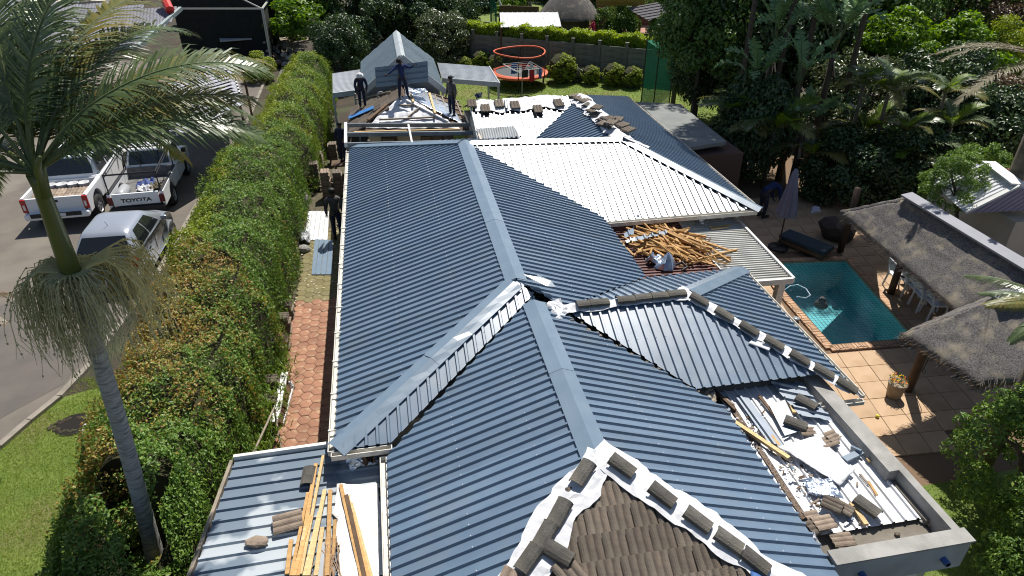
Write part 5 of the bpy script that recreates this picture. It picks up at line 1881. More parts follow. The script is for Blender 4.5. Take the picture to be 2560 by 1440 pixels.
gb_ = MB().lathe([(.02, -.42), (.12, -.40), (.17, -.32), (.175, 0), (.17, .30), (.10, .40), (.03, .42), (.03, .5)], (-.50, .58, .82), 16, axis='Y')
carried(SCB, 'gas_cylinder', gb_, mat('grey_cylinder_paint', (.34, .35, .36), rough=.35), 'grey gas cylinder lying in the single-cab pickup bed', 'gas cylinder', True)
for i, (x, y, m_, lab) in enumerate(((-.05, 1.45, mat('blue_cloth', (.08, .12, .30), (.12, .16, .34), 6, rough=.9), 'blue cloth in the bed of the single-cab pickup'), (.05, 1.05, HATW, 'white cloth in the bed of the single-cab pickup'), (.42, 1.15, mat('striped_sack', (.26, .22, .13), (.06, .055, .04), 14, rough=.9), 'striped brown sack in the bed of the single-cab pickup'))):
    M = Matrix.Translation(SCB.location) @ Matrix.Rotation(SCB.rotation_euler.z, 4, 'Z') @ Matrix.Scale(SCB.scale.x, 4)
    cs_ = [M @ V((x - .25, y - .2, .66)), M @ V((x + .25, y - .18, .66)), M @ V((x + .28, y + .28, .66)), M @ V((x - .25, y + .25, .66))]
    cloth('cloth', cs_, m_, lab, 'cloth', amp=.22, seed=70 + i, n=10, freq=5)
# tiles and tubs in the double cab bed
M = Matrix.Translation(DC.location) @ Matrix.Rotation(DC.rotation_euler.z, 4, 'Z') @ Matrix.Scale(DC.scale.x, 4)
k = 0
for row in range(2):
    for cx in range(5):
        k += 1
        inst(TMEF, 'loaded_tile', M @ (Matrix.Translation((-.62 + cx * .31, .55 + row * .36, .93 + .03 * row)) @ Matrix.Rotation(-PI / 2, 4, 'Z') @ Matrix.Rotation(.06, 4, 'Y')), None, '%s grey-buff tile from the left in the %s row loaded in the double-cab pickup' % (ORD[cx], ('rear', 'front')[row]), 'roof tile', 'tiles loaded in the double-cab pickup')
MB_ = MB().box((0, .75, .77), (1.5, .8, .26))
carried(DC, 'tile_pallet', MB_, TIMBD, 'dark pallet under the tiles in the double-cab pickup', 'pallet')
for i in range(4):
    tb = MB().lathe([(.14, 0), (.16, .28), (.165, .30), (.15, .30), (.13, .05), (.01, .04)], (-.50 + i * .33, 1.32, .70), 14)
    carried(DC, 'tub', tb, HATW, '%s white tub from the left behind the tiles in the double-cab pickup' % ORD[i], 'tub', True).__setitem__('group', 'white tubs in the double-cab pickup')

# silver hatchback
hb = thing('hatchback', 'silver hatchback parked behind the single-cab pickup, dark rear window', 'car', at(284, 738, DZ), rad(-1.0))
hb.scale = (.99,) * 3
HL, HW = 3.75, .845
fn = lambda u, v, h: V((h, u, v))
top = [(0, .62), (.04, .86), (.10, 1.0), (.5, 1.02), (1.5, 1.0), (2.6, .97), (2.95, .96), (3.4, .86), (3.66, .72), (HL, .5)]
pr = arch_profile(.03, HL - .05, .26, top, [(.62, .38), (3.05, .38)])
b_ = MB()
n_ = len(pr)
xs = [-1, -.93, -.6, 0, .6, .93, 1]
for i, t in enumerate(xs):
    for (y, z) in pr:
        tap = 1 - .13 * (abs(y - HL / 2) / (HL / 2)) ** 3.2
        yb = y + (.10 * t * t if y < .3 else (-.16 * t * t if y > HL - .6 else 0))
        wz = 1 - .05 * max(0, (z - .6) / .45) - .03 * max(0, (.45 - z) / .2)
        b_.v.append((t * HW * tap * wz, yb, z + (.03 * (1 - t * t) if z > .8 else 0)))
for i in range(len(xs) - 1):
    for k in range(n_):
        k2 = (k + 1) % n_
        b_.f.append((i * n_ + k, i * n_ + k2, (i + 1) * n_ + k2, (i + 1) * n_ + k))
        b_.mi.append(0)
b_.f += [tuple(range(n_)), tuple(range((len(xs) - 1) * n_, len(xs) * n_))[::-1]]
b_.mi += [0, 0]
ob = b_.build('body', CARS, hb, smooth=True, bevel=0, local=True)
greenhouse(hb, CARS, HW - .055, HW - .25, .10, 3.02, .62, 2.02, .99, 1.50, GLASSD, [(.17, .46), (.49, .78)], crown=.075, bev=.13)
for s in (-1, 1):
    for y in (.62, 3.05):
        wheel(hb, s * (HW - .09), y, .30, .19)
    lm = MB().add([V((s * .47, .035, .98)), V((s * .745, .13, 1.05)), V((s * .80, .30, .88)), V((s * .785, .14, .72)), V((s * .60, .02, .74))], [(0, 1, 2, 3, 4)] if s < 0 else [(4, 3, 2, 1, 0)])
    lm.v = [(x * 1.0, y - .015, z) for x, y, z in lm.v]
    lo = lm.build('tail_lamp', REDL, hb, local=True)
    lo.modifiers.new('t', 'SOLIDIFY').thickness = .05
    MB().box((s * (HW + .06), 2.42, 1.06), (.17, .09, .13)).build('mirror', CARS, hb, bevel=.025, local=True)
    for y in (.98, 1.72):
        MB().box((s * (HW - .005), y + .25, .88), (.02, .16, .03)).build('door_handle', BLKP, hb, local=True)
    for y in (.92, 1.62, 2.55):
        MB().box((s * (HW - .022), y, .70), (.010, .010, .52)).build('door_gap', BLKP, hb, local=True)
MB().box((0, -.03, .42), (1.45, .16, .24)).build('bumper', CARS, hb, bevel=.06, local=True)
MB().box((0, .02, .72), (.44, .03, .10)).build('number_plate', mat('yellow_white_plate', (.55, .58, .66), rough=.4), hb, local=True)
MB().tube([(0, 1.0, 1.535), (0, .88, 1.72)], .006, 5).build('aerial', BLKP, hb, local=True)
MB().tube([(.08, .10, 1.05), (-.18, .17, 1.10), (-.28, .17, 1.10)], .008, 5).build('wiper', BLKP, hb, local=True)
# ------------------------------------------------------------------ poolside
THATCH = mat('grey_thatch', (.175, .160, .152), (.062, .057, .055), 34, rough=.95, bump=1.0, bscale=70, c3=(.33, .285, .20), scale3=3.5, amt3=.35, detail=9)
THATCHY = mat('fresh_straw_patch', (.44, .32, .13), (.30, .22, .10), 20, rough=.95, bump=.8)
RIDGEC = mat('lilac_grey_ridge_capping', (.215, .22, .25), (.18, .185, .21), 2, rough=.6)
lapa = thing('thatched_lapa', 'L-shaped thatched shelter on dark poles beside the pool', 'thatched shelter', (12.2, 11.5, 0))


def slab(name, top, th, m, bumpy=.02, sub=18, seed=0, round_=0.0):
    """thick thatch slope spanned on 4 corners with a rough surface and drooping lower edge"""
    a, b, c, d = [V(p) for p in top]
    n = (b - a).cross(d - a).normalized()
    if n.z < 0:
        n = -n
    k = sub + 1
    P, F = [], []
    for layer in (0, 1):
        for i in range(k):
            for j in range(k):
                u, v = i / sub, j / sub
                p = a.lerp(b, u).lerp(d.lerp(c, u), v)
                ed = min(u, 1 - u, v) if round_ else 1
                q = V((p.x * 6, p.y * 6, p.z * 6 + seed))
                h = bumpy * mnoise.noise(q) + bumpy * .5 * mnoise.noise(q * 3)
                drop = round_ * (max(0, .10 - min(u, 1 - u)) / .10) ** 2 + round_ * (max(0, .08 - v) / .08) ** 2
                P.append(p + n * (h - th * layer) - V((0, 0, drop * (1 - layer * .5))))
    m_ = k * k
    for i in range(sub):
        for j in range(sub):
            q = (i * k + j, (i + 1) * k + j, (i + 1) * k + j + 1, i * k + j + 1)
            F.append(q)
            F.append(tuple(m_ + t for t in q[::-1]))
    for i in range(sub):
        F.append((i * k, m_ + i * k, m_ + (i + 1) * k, (i + 1) * k))
        F.append((i * k + sub, (i + 1) * k + sub, m_ + (i + 1) * k + sub, m_ + i * k + sub))
        F.append((i, i + 1, m_ + i + 1, m_ + i))
        e = sub * k
        F.append((e + i, m_ + e + i, m_ + e + i + 1, e + i + 1))
    return MB().add(P, F).build(name, m, lapa, smooth=True)


ev = 2.05
e0, e1 = at(2100, 527, ev), at(2392, 775, ev)
rg0, rg1 = at(2268, 492, 3.05), at(2560, 668, 3.05)
d_ = (rg1 - rg0).normalized()
slab('thatch_slope', [e1 - V((0, .05, 0)), e0, rg0, rg1 - d_ * -.4], .22, THATCH, .03, 26, 1, .06)
# slope on the far side and the end hip
far0, far1 = rg0 + V((1.6, .7, -1.3)), rg1 + V((1.6, .2, -1.3))
slab('thatch_slope', [far0, far1, rg1, rg0], .22, THATCH, .03, 14, 2)
slab('thatch_slope', [e0, e0 + V((2.6, 1.6, -.75)), rg0 + V((.02, .02, 0)), rg0], .22, THATCH, .03, 14, 3)
# short arm towards the deck corner
t0, t1 = at(2252, 832, 1.98), at(2445, 955, 1.98)
rl, rr = at(2478, 752, 2.85), at(2620, 735, 2.85)
slab('thatch_slope', [t1, t0, rl + V((-.05, 0, 0)), rl + V((.0, -.02, .0))], .22, THATCH, .03, 20, 4, .05)
slab('thatch_slope', [t1 + V((2.6, -.3, 0)), t1, rl, rr], .22, THATCH, .03, 20, 5, .05)
slab('thatch_slope', [t0, e1 + V((.02, .02, .02)), at(2560, 705, 2.85), rl], .22, THATCH, .03, 20, 6, .02)
cp = V((-.17, -.08, 0))
MB().bar(rg0 + V((.0, .05, .05)), rg1 + d_ * .8 + V((.0, 0, .05)), .30, .05, up=(-.15, 0, 1)).build('ridge_capping', RIDGEC, lapa)
MB().bar(rl + V((.05, 0, .06)), rr + V((0, 0, .06)), .42, .05).build('ridge_capping', RIDGEC, lapa)
PTH = Plane(e0, e1, rg0)
fr_b = MB()
for (a_, b_, u_) in ((e1, e0, rg0 - e0), (t1, t0, rl - t0), (t1 + V((2.4, -.3, 0)), t1, rl - t1), (t0, e1, rl - t0)):
    for k in range(int((b_ - a_).length * 110)):
        p_ = a_.lerp(b_, random.random()) + V((random.gauss(0, .02), random.gauss(0, .02), random.uniform(-.2, .01)))
        q_ = p_ - u_.normalized() * random.uniform(.0, .07) + V((random.gauss(0, .012), random.gauss(0, .012), -.01))
        fr_b.bar(p_ + u_.normalized() * .08, q_, .007, .005)
fr_b.build('straw_fringe', THATCH, lapa)['kind'] = 'stuff'
POLE = mat('dark_gum_pole', (.075, .045, .030), (.05, .03, .02), 6, rough=.75)
pb = at(2268, 978, .0)
ptp = at(2312, 862, 2.0)
for (x, y, x2, y2, z) in ((pb.x, pb.y, pb.x + .05, pb.y, 1.95), (at(2226, 735, 0).x, at(2226, 735, 0).y, at(2226, 735, 0).x, at(2226, 735, 0).y, 2.1), (at(2100, 630, 0).x, at(2100, 630, 0).y, at(2100, 630, 0).x, at(2100, 630, 0).y, 2.1), (14.6, 10.5, 14.6, 10.5, 2.2)):
    MB().tube([(x, y, 0), (x2, y2, z)], .095, 12).build('pole', POLE, lapa, smooth=True)
dp = thing('downpipe', 'slim pale downpipe board fixed against the pole at the lapa corner', 'pipe', pb + V((.13, .02, 0)))
MB().box(pb + V((.14, .02, .95)), (.07, .04, 1.9)).build('board', TIMBG, dp)
MB().tube([pb + V((.17, -.02, 1.5)), pb + V((.20, -.03, 1.2)), pb + V((.16, -.03, .55)), pb + V((.22, -.05, .5)), pb + V((.22, -.05, .6))], .008, 6).build('cable', BLKP, dp)
# inside of the lapa: back wall and long table
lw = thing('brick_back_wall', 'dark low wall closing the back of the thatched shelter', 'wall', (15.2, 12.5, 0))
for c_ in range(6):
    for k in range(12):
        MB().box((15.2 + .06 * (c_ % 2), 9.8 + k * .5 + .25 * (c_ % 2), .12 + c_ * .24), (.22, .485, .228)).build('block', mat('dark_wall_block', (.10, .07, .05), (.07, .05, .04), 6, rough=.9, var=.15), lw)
CHW = mat('white_plastic_chair', (.60, .61, .64), rough=.45)


def chair(label, loc, rz, group):
    t = thing('plastic_chair', label, 'chair', loc, rz, group)
    MB().box((0, 0, .44), (.44, .42, .035)).build('seat', CHW, t, bevel=.012, local=True)
    bk_ = MB()
    bk_.bar((-.19, -.19, .45), (-.19, -.28, .86), .045, .03).bar((.19, -.19, .45), (.19, -.28, .86), .045, .03)
    bk_.bar((-.20, -.285, .85), (.20, -.285, .85), .03, .07)
    bk_.bar((0, -.22, .58), (0, -.28, .84), .30, .015, up=(0, 1, 0))
    bk_.build('backrest', CHW, t, local=True)
    for sx in (-1, 1):
        for sy in (-1, 1):
            MB().bar((sx * .19, sy * .18, .43), (sx * .22, sy * .23, 0), .04, .03).build('leg', CHW, t, local=True)
    return t


cpos = [(2228, 722), (2255, 735), (2275, 752), (2292, 772), (2320, 792)]
cl = ['farthest white plastic chair by the dark pole of the lapa', 'white plastic chair second from the dark pole in the row', 'middle white plastic chair in the row under the thatch', 'white plastic chair second from the near end of the row', 'nearest white plastic chair in the row by the thatch corner']
for (px, py), lb_ in zip(cpos, cl):
    p = at(px, py, .03)
    chair(lb_, V((p.x + .1, p.y, .03)), -PI / 2 - .15 + random.gauss(0, .06), 'white chairs under the lapa eave')
tb = thing('dining_table', 'long dark table behind the white chairs in the lapa shade', 'table', (14.3, 13, .03))
MB().box((14.35, 13.2, .74), (.9, 2.6, .05)).build('top', TIMBD, tb)
for dx in (-.35, .35):
    for dy in (-1.1, 1.1):
        MB().box((14.35 + dx, 13.2 + dy, .37), (.08, .08, .72)).build('leg', TIMBD, tb)
# flower pot
pp_ = at(2233, 990, .03)
pot = thing('flower_pot', 'round stone pot of orange and yellow flowers at the deck edge', 'flower pot', pp_)
MB().lathe([(.13, 0), (.15, .02), (.185, .32), (.20, .34), (.20, .38), (.17, .38), (.16, .33), (.02, .32)], pp_, 20).build('pot', mat('buff_stone_pot', (.27, .22, .16), (.21, .17, .12), 6, rough=.85), pot, smooth=True)
lf, fl1, fl2 = MB(), MB(), MB()
for k in range(90):
    a, r_2 = random.uniform(0, 6.28), random.random() ** .5 * .19
    p = pp_ + V((r_2 * math.cos(a), r_2 * math.sin(a), .38 + random.random() * .14))
    b_ = (lf, lf, fl1, fl2)[k % 4]
    s_ = .024
    for j in range(3):
        t = random.uniform(0, 6.28)
        b_.add([p, p + V((math.cos(t) * s_, math.sin(t) * s_, .02)), p + V((math.cos(t + .8) * s_ * 1.5, math.sin(t + .8) * s_ * 1.5, .01))], [(0, 1, 2)])
lf.build('leaves', mat('pot_leaf', (.05, .10, .02), rough=.6), pot)
fl1.build('orange_flowers', mat('orange_petal', (.75, .16, .01), rough=.6), pot)['kind'] = 'stuff'
fl2.build('yellow_flowers', mat('yellow_petal', (.75, .5, .03), rough=.6), pot)['kind'] = 'stuff'
tag(MB().lathe([(.005, 0), (.03, .008), (.042, .033), (.03, .058), (.005, .066)], at(2193, 1043, .03), 12).build('ball', mat('yellow_ball', (.62, .55, .06), rough=.7), None, smooth=True), 'small yellow ball alone on the sandstone deck', 'ball')
# folded umbrella
ub = at(1945, 620, .03)
um = thing('umbrella', 'folded lilac-grey umbrella standing on a round base in the shade', 'umbrella', ub)
ut = V((ub.x, ub.y, 2.55))
MB().tube([ub, V((ub.x, ub.y, 2.5))], .025, 8).build('pole', POLE, um)
MB().lathe([(.30, 0), (.30, .05), (.06, .09), (.04, .3)], ub, 20).build('base', DARKM, um)
cn = MB()
prof = [(.03, 2.62), (.07, 2.52), (.10, 2.3), (.16, 1.9), (.24, 1.4), (.27, 1.15)]
n = 16
for r_3, z in prof:
    for k in range(n):
        t = 2 * PI * k / n
        rr_ = r_3 * (1 + (.22 if k % 2 else -.18))
        cn.v.append((ub.x + rr_ * math.cos(t), ub.y + rr_ * math.sin(t), z))
for i in range(len(prof) - 1):
    for k in range(n):
        cn.f.append((i * n + k, i * n + (k + 1) % n, (i + 1) * n + (k + 1) % n, (i + 1) * n + k))
        cn.mi.append(0)
cn.build('canopy', mat('lilac_canvas', (.17, .17, .24), (.14, .14, .20), 3, rough=.9), um)
# lounger, boulders, small light
lg = thing('sun_lounger', 'dark cushioned lounger in the shade at the far end of the pool', 'sun lounger', at(2010, 620, .03))
p = at(2010, 625, .03)
MB().box(p + V((0, 0, .28)), (.62, 1.5, .12), .5).build('cushion', mat('dark_teal_cushion', (.03, .045, .06), rough=.9), lg, bevel=.03)
MB().box(p + V((0, 0, .14)), (.56, 1.4, .12), .5).build('frame', TIMBD, lg)
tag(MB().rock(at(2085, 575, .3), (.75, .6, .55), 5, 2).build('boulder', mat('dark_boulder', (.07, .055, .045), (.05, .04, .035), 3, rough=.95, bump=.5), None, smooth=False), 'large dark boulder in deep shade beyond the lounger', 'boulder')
cloth('towel', [at(2030, 520, .9), at(2048, 518, .9), at(2050, 534, .9), at(2030, 536, .9)], mat('pale_towel', (.35, .35, .42), rough=.9), 'pale towel in deep shade behind the boulder', 'towel', amp=.2, seed=81, n=8)
dl = MB().lathe([(.09, 0), (.09, .03), (.06, .05), (.02, .055)], at(1990, 798, .05), 14).build('deck_light', mat('glass_light', (.25, .28, .30), rough=.2), None, smooth=True)
tag(dl, 'round deck light set in the coping at the left pool edge', 'light')
# pool cleaner fountain and hose
pc = thing('pool_fountain', 'dark cone-shaped pool fountain float in the middle of the water', 'pool float', at(2052, 760, -.1))
MB().lathe([(.17, -.05), (.19, .0), (.12, .12), (.07, .20), (.08, .21), (.06, .22), (.005, .2)], at(2052, 762, -.1), 16).build('float', mat('grey_float', (.10, .10, .10), rough=.5), pc, smooth=True)
MB().lathe([(.05, 0), (.06, .04), (.01, .06)], at(2052, 762, -.1) + V((0, 0, .2)), 10).build('nozzle', BLKP, pc)
hp = [at(1958, 728, -.07), at(1975, 715, -.07), at(1995, 712, -.07), at(2015, 722, -.07), at(2026, 738, -.07), at(2015, 745, -.08), at(1990, 742, -.09)]
tag(MB().tube(hp, .018, 6).build('pool_hose', mat('pale_blue_hose', (.35, .45, .55), rough=.5), None, smooth=True), 'pale blue pool hose curling at the left of the water', 'hose')
# net over the pool
net = MB()
nn = 22
for i in range(nn + 1):
    t = i / nn
    a = V((*C4[0], .06)).lerp(V((*C4[1], .06)), t)
    b = V((*C4[3], .06)).lerp(V((*C4[2], .06)), t)
    net.tube([a, b], .0035, 3, cap=False)
nn = 40
for i in range(nn + 1):
    t = i / nn
    a = V((*C4[0], .06)).lerp(V((*C4[3], .06)), t)
    b = V((*C4[1], .06)).lerp(V((*C4[2], .06)), t)
    net.tube([a, b], .0035, 3, cap=False)
for (a, b, n_) in ((C4[0], C4[1], 5), (C4[3], C4[0], 8)):
    a, b = V((*a, .055)), V((*b, .055))
    d = (b - a).normalized()
    o2 = V((d.y, -d.x, 0)) * .28
    for k in range(n_):
        p0, p1 = a.lerp(b, k / n_), a.lerp(b, (k + 1) / n_)
        net.tube([p0 + o2 * .95, p0.lerp(p1, .25) + o2 * .65, p0.lerp(p1, .5) + o2 * .55, p0.lerp(p1, .75) + o2 * .65, p1 + o2 * .95], .005, 3, cap=False)
        for j in range(5):
            t = (j + .5) / 5
            net.tube([p0.lerp(p1, t), p0.lerp(p1, t) + o2 * (.55 + .3 * abs(t - .5) * 2)], .003, 3, cap=False)
tag(net.build('pool_net', mat('dark_net_cord', (.02, .025, .03), rough=.8), None), 'dark safety net stretched over the turquoise pool', 'pool net')
# outbuilding roofs at the far right
bw = thing('lilac_roofed_house', 'neighbouring house with white and lilac ribbed roof behind the thatch', 'house', (17, 15, 0))
ze_, zr_ = 2.5, 3.3
ap, rf = at(2545, 466, zr_), at(2470, 408, zr_)
en, ef = at(2410, 532, ze_), at(2300, 432, ze_)
roof_sheets([ap, rf, ef, en], (en - ap), WSHEET, bw, prof=GRIB, pitch=.16)
LIL = mat('lilac_ribbed_sheet', (.30, .29, .42), (.26, .25, .37), 3, rough=.5)
er_ = at(2660, 522, ze_)
roof_sheets([ap + V((0, -.05, 0)), en + V((.1, -.05, 0)), er_], V((.05, 1, .3)), LIL, bw, prof=GRIB, pitch=.16)
roof_sheets([ap, rf, rf + (er_ - ap), er_], (er_ - ap), WSHEET, bw, prof=GRIB, pitch=.16)
MB().bar(en + V((0, -.02, .03)), ap + V((0, -.02, .04)), .16, .05).build('barge_board', WHITEP, bw)
MB().bar(rf + V((0, 0, .04)), ap + V((0, 0, .05)), .34, .04).build('ridge_capping', WHITEP, bw)
MB().box((18.5, 14.6, 1.15), (6, 3, 2.3)).build('wall', CREAM, bw)
rh = thing('red_tiled_house', 'brown-red tiled roof corner at the far right edge', 'house', (22, 18, 0))
roof_sheets([at(2500, 420, 2.6), at(2700, 500, 2.6), at(2700, 330, 3.6), at(2560, 370, 3.4)], V((.3, 1, .3)), mat('red_brown_tile_roof', (.20, .085, .065), (.15, .07, .055), 6, rough=.9), rh, prof=WR, pitch=.25)
MB().box((24.5, 18, 1.2), (5, 3, 2.4)).build('wall', CREAM, rh)
# shaded flat roof right of the far wing
fr2 = thing('shaded_flat_roof', 'low grey flat roof in dappled shade behind the far blue wing', 'flat roof', at(1740, 330, 0))
q4 = [at(1590, 262, 2.2), at(1700, 268, 2.2), at(1815, 362, 2.2), at(1720, 378, 2.2)]
qm = MB()
qm.poly(*q4)
o_ = qm.build('roof_slab', mat('grey_green_roof_felt', (.20, .21, .20), (.16, .17, .165), 2, rough=.85), fr2)
o_.modifiers.new('t', 'SOLIDIFY').thickness = .12
qc = sum(q4, V((0, 0, 0))) / 4
MB().box((qc.x, qc.y, 1.0), (2.4, 5.0, 2.0)).build('wall', mat('shade_brown_wall', (.10, .06, .045), rough=.9), fr2)  # wall coloured darker brown in place of the shade on it

# ------------------------------------------------------------------ back garden
PRE = mat('weathered_precast_panel', (.20, .195, .18), (.14, .138, .128), 3, rough=.9, bump=.4, var=.12, c3=(.09, .085, .075), scale3=1.5, amt3=.4)
wa0, wa1 = at(1128, 158, 0), at(1745, 222, 0)
wall = thing('precast_wall', 'grey precast concrete panel wall between posts across the back garden', 'wall', wa0)
bay = 1.52
nb_ = int((wa1 - wa0).length / bay)
wd = (wa1 - wa0).normalized()
pan = MB().box((0, 0, 0), (bay - .06, .05, .29)).build('panel', PRE, wall, local=True, bevel=0)
pmesh = pan.data
bpy.data.objects.remove(pan)
pst = MB().box((0, 0, 1.0), (.15, .15, 2.0)).box((0, 0, 2.02), (.19, .19, .05)).build('post', PRE, wall, local=True)
psm = pst.data
bpy.data.objects.remove(pst)
ang = math.atan2(wd.y, wd.x)
for i in range(nb_ + 1):
    p = wa0 + wd * bay * i
    inst(psm, 'post', Matrix.Translation(p) @ Matrix.Rotation(ang, 4, 'Z'), wall)
    if i < nb_:
        for k in range(6):
            inst(pmesh, 'panel', Matrix.Translation(p + wd * bay / 2 + V((0, random.gauss(0, .004), .15 + k * .298))) @ Matrix.Rotation(ang, 4, 'Z'), wall)

ORG = mat('orange_foam_sleeve', (.70, .13, .05), (.58, .10, .04), 4, rough=.6)
NETB = bpy.data.materials.new('black_netting')


def netmat(m, col, alpha):
    m.use_nodes = True
    nt = m.node_tree
    b = nt.nodes['Principled BSDF']
    b.inputs['Base Color'].default_value = (*col, 1)
    b.inputs['Roughness'].default_value = .9
    t = nt.nodes.new('ShaderNodeBsdfTransparent')
    x = nt.nodes.new('ShaderNodeMixShader')
    x.inputs[0].default_value = alpha
    nt.links.new(t.outputs[0], x.inputs[1])
    nt.links.new(b.outputs[0], x.inputs[2])
    nt.links.new(x.outputs[0], nt.nodes['Material Output'].inputs[0])
    return m


netmat(NETB, (.02, .02, .022), .42)
NETG = netmat(bpy.data.materials.new('green_netting'), (.02, .22, .14), .5)
tc_ = at(1298, 212, 0)
tp = thing('trampoline', 'round orange trampoline with a black safety net and wavy orange top ring', 'trampoline', tc_)
TR = 1.38
nseg = 36


def ringpts(r, z, wob=0.0):
    return [tc_ + V((r * math.cos(2 * PI * k / nseg), r * math.sin(2 * PI * k / nseg), z + wob * math.sin(4 * PI * k / nseg + .6))) for k in range(nseg + 1)]


MB().tube(ringpts(TR * .98, 1.74, .05), .04, 8).build('top_ring', ORG, tp, smooth=True)
pad = MB()
i_, o2_ = ringpts(TR - .12, .74), ringpts(TR + .16, .70)
for k in range(nseg):
    pad.poly(i_[k], i_[k + 1], o2_[k + 1], o2_[k])
    pad.poly(o2_[k], o2_[k + 1], o2_[k + 1] - V((0, 0, .1)), o2_[k] - V((0, 0, .1)))
pad.build('edge_pad', ORG, tp)
mt_ = MB()
c_ = ringpts(TR - .12, .73)
mt_.poly(*c_[:-1])
mt_.build('jumping_mat', mat('grey_jump_mat', (.16, .17, .18), rough=.8), tp)
nw_ = MB()
t_, b_ = ringpts(TR * .97, 1.71, .05), ringpts(TR - .05, .76)
for k in range(nseg):
    nw_.poly(b_[k], b_[k + 1], t_[k + 1], t_[k])
nw_.build('safety_net', NETB, tp)
for k in range(6):
    a = 2 * PI * k / 6 + .3
    p = tc_ + V((math.cos(a) * (TR + .10), math.sin(a) * (TR + .10), 0))
    MB().tube([p, p + V((math.cos(a) * .12, math.sin(a) * .12, 1.2)), tc_ + V((math.cos(a) * TR * .98, math.sin(a) * TR * .98, 1.76))], .03, 6).build('pole', DARKM, tp)
# clothes dryer under washing
cd = at(1305, 242, 0)
dr = thing('clothes_dryer', 'rotary clothes dryer hung with washing in front of the trampoline', 'clothes dryer', cd)
MB().tube([cd, cd + V((0, 0, 1.45))], .025, 6).build('pole', OLDGREY, dr)
arms, lines = MB(), MB()
pts4 = []
for k in range(4):
    a = PI / 4 + k * PI / 2 + .2
    e = cd + V((math.cos(a) * 1.05, math.sin(a) * 1.05, 1.55))
    pts4.append(e)
    arms.tube([cd + V((0, 0, 1.15)), e], .015, 5)
for f_ in (.45, .65, .85, 1.0):
    for k in range(4):
        lines.tube([(cd + V((0, 0, 1.2))).lerp(pts4[k], f_), (cd + V((0, 0, 1.2))).lerp(pts4[(k + 1) % 4], f_)], .006, 4)
arms.build('arms', OLDGREY, dr)
lines.build('line', WHITEP, dr)
wl_ = [('blue', (.05, .12, .42)), ('red', (.42, .03, .05)), ('grey', (.40, .41, .43)), ('white', (.62, .62, .64)), ('black', (.03, .03, .035)), ('pale blue', (.30, .40, .52))]
for i in range(9):
    f_ = (1.0, .85)[i % 2]
    k = (3, 0, 3, 3, 2, 3, 0, 2, 3)[i]
    a, b = (cd + V((0, 0, 1.2))).lerp(pts4[k], f_), (cd + V((0, 0, 1.2))).lerp(pts4[(k + 1) % 4], f_)
    u = (.12, .2, .34, .55, .4, .75, .6, .7, .9)[i]
    nm, cc = wl_[i % 6]
    p0, p1 = a.lerp(b, max(0, u - .11)), a.lerp(b, min(1, u + .11))
    h = random.uniform(.35, .6)
    cw = MB()
    n_ = 6
    for j in range(n_ + 1):
        t = p0.lerp(p1, j / n_)
        w2 = .03 * math.sin(j * 2.1 + i)
        s_ = (p1 - p0).cross(V((0, 0, 1))).normalized()
        cw.v += [tuple(t), tuple(t + V((0, 0, -h * .5)) + s_ * w2), tuple(t + V((0, 0, -h)) + s_ * w2 * 1.6)]
    for j in range(n_):
        for q_ in range(2):
            cw.f.append((j * 3 + q_, (j + 1) * 3 + q_, (j + 1) * 3 + q_ + 1, j * 3 + q_ + 1))
            cw.mi.append(0)
    o = cw.build('washing', mat('washing_' + nm, cc, rough=.9), None)
    tag(o, '%s garment on the dryer line, %s counted along its cords' % (nm, ORD[i]), 'garment', 'washing on the clothes dryer')
# green cricket netting cage
ng = thing('cricket_net', 'tall green practice net on black poles at the right of the back lawn', 'sports net', at(1640, 258, 0))
n0, n1, n2, n3 = at(1596, 256, 0), at(1632, 262, 0), at(1672, 215, 0), at(1670, 262, 0)
hN = 2.9
pts_ = [(at(1603, 252, 0)), at(1634, 258, 0), at(1672, 265, 0), at(1690, 215, 0)]
for p in pts_:
    MB().tube([p, p + V((0, 0, hN if p is not pts_[2] else 2.4))], .03, 6).build('pole', DARKM, ng)
for a, b in ((pts_[0], pts_[1]), (pts_[1], pts_[2]), (pts_[0], pts_[3])):
    MB().poly(a, b, b + V((0, 0, hN - .3)), a + V((0, 0, hN))).build('net', NETG, ng)
MB().poly(pts_[0] + V((0, 0, hN)), pts_[1] + V((0, 0, hN - .3)), pts_[3] + V((0, 0, hN - .2))).build('net', NETG, ng)
# neighbour's side
ln = thing('garden_shed', 'open garden shed with a bright white ribbed roof behind the back hedge', 'shed', at(1325, 95, 0))
zs = 2.3
s4 = [at(1252, 68, zs), at(1403, 66, zs), at(1395, 31, zs + .35), at(1249, 32, zs + .35)]
roof_sheets(s4, s4[3] - s4[0], WSHEET, ln, prof=WR, pitch=.30, per=4)
for p in s4:
    MB().bar(V((p.x, p.y, 0)), p, .1, .1).build('post', TIMBD, ln)
bw0, bw1 = at(1252, 92, 0), at(1348, 96, 0)
MB().bar(V((bw0.x, bw0.y + .3, 1.0)), V((bw1.x, bw1.y + .3, 1.0)), .08, 2.0).build('wall', TIMBD, ln)
MB().bar(V((bw1.x, bw1.y + .3, .85)), V((bw1.x + 1.9, bw1.y + .3, .85)), .06, .06).build('rail', TIMBG, ln)
ro = thing('rondavel', 'round hut with a broad grey thatched cone roof in the neighbouring garden', 'hut', at(1425, 60, 0))
rc = at(1420, 98, 0)
MB().lathe([(1.4, 0), (1.4, 1.7)], rc, 24).build('wall', mat('hut_dark_wall', (.09, .07, .06), rough=.9), ro)
cone = MB()
nn = 40
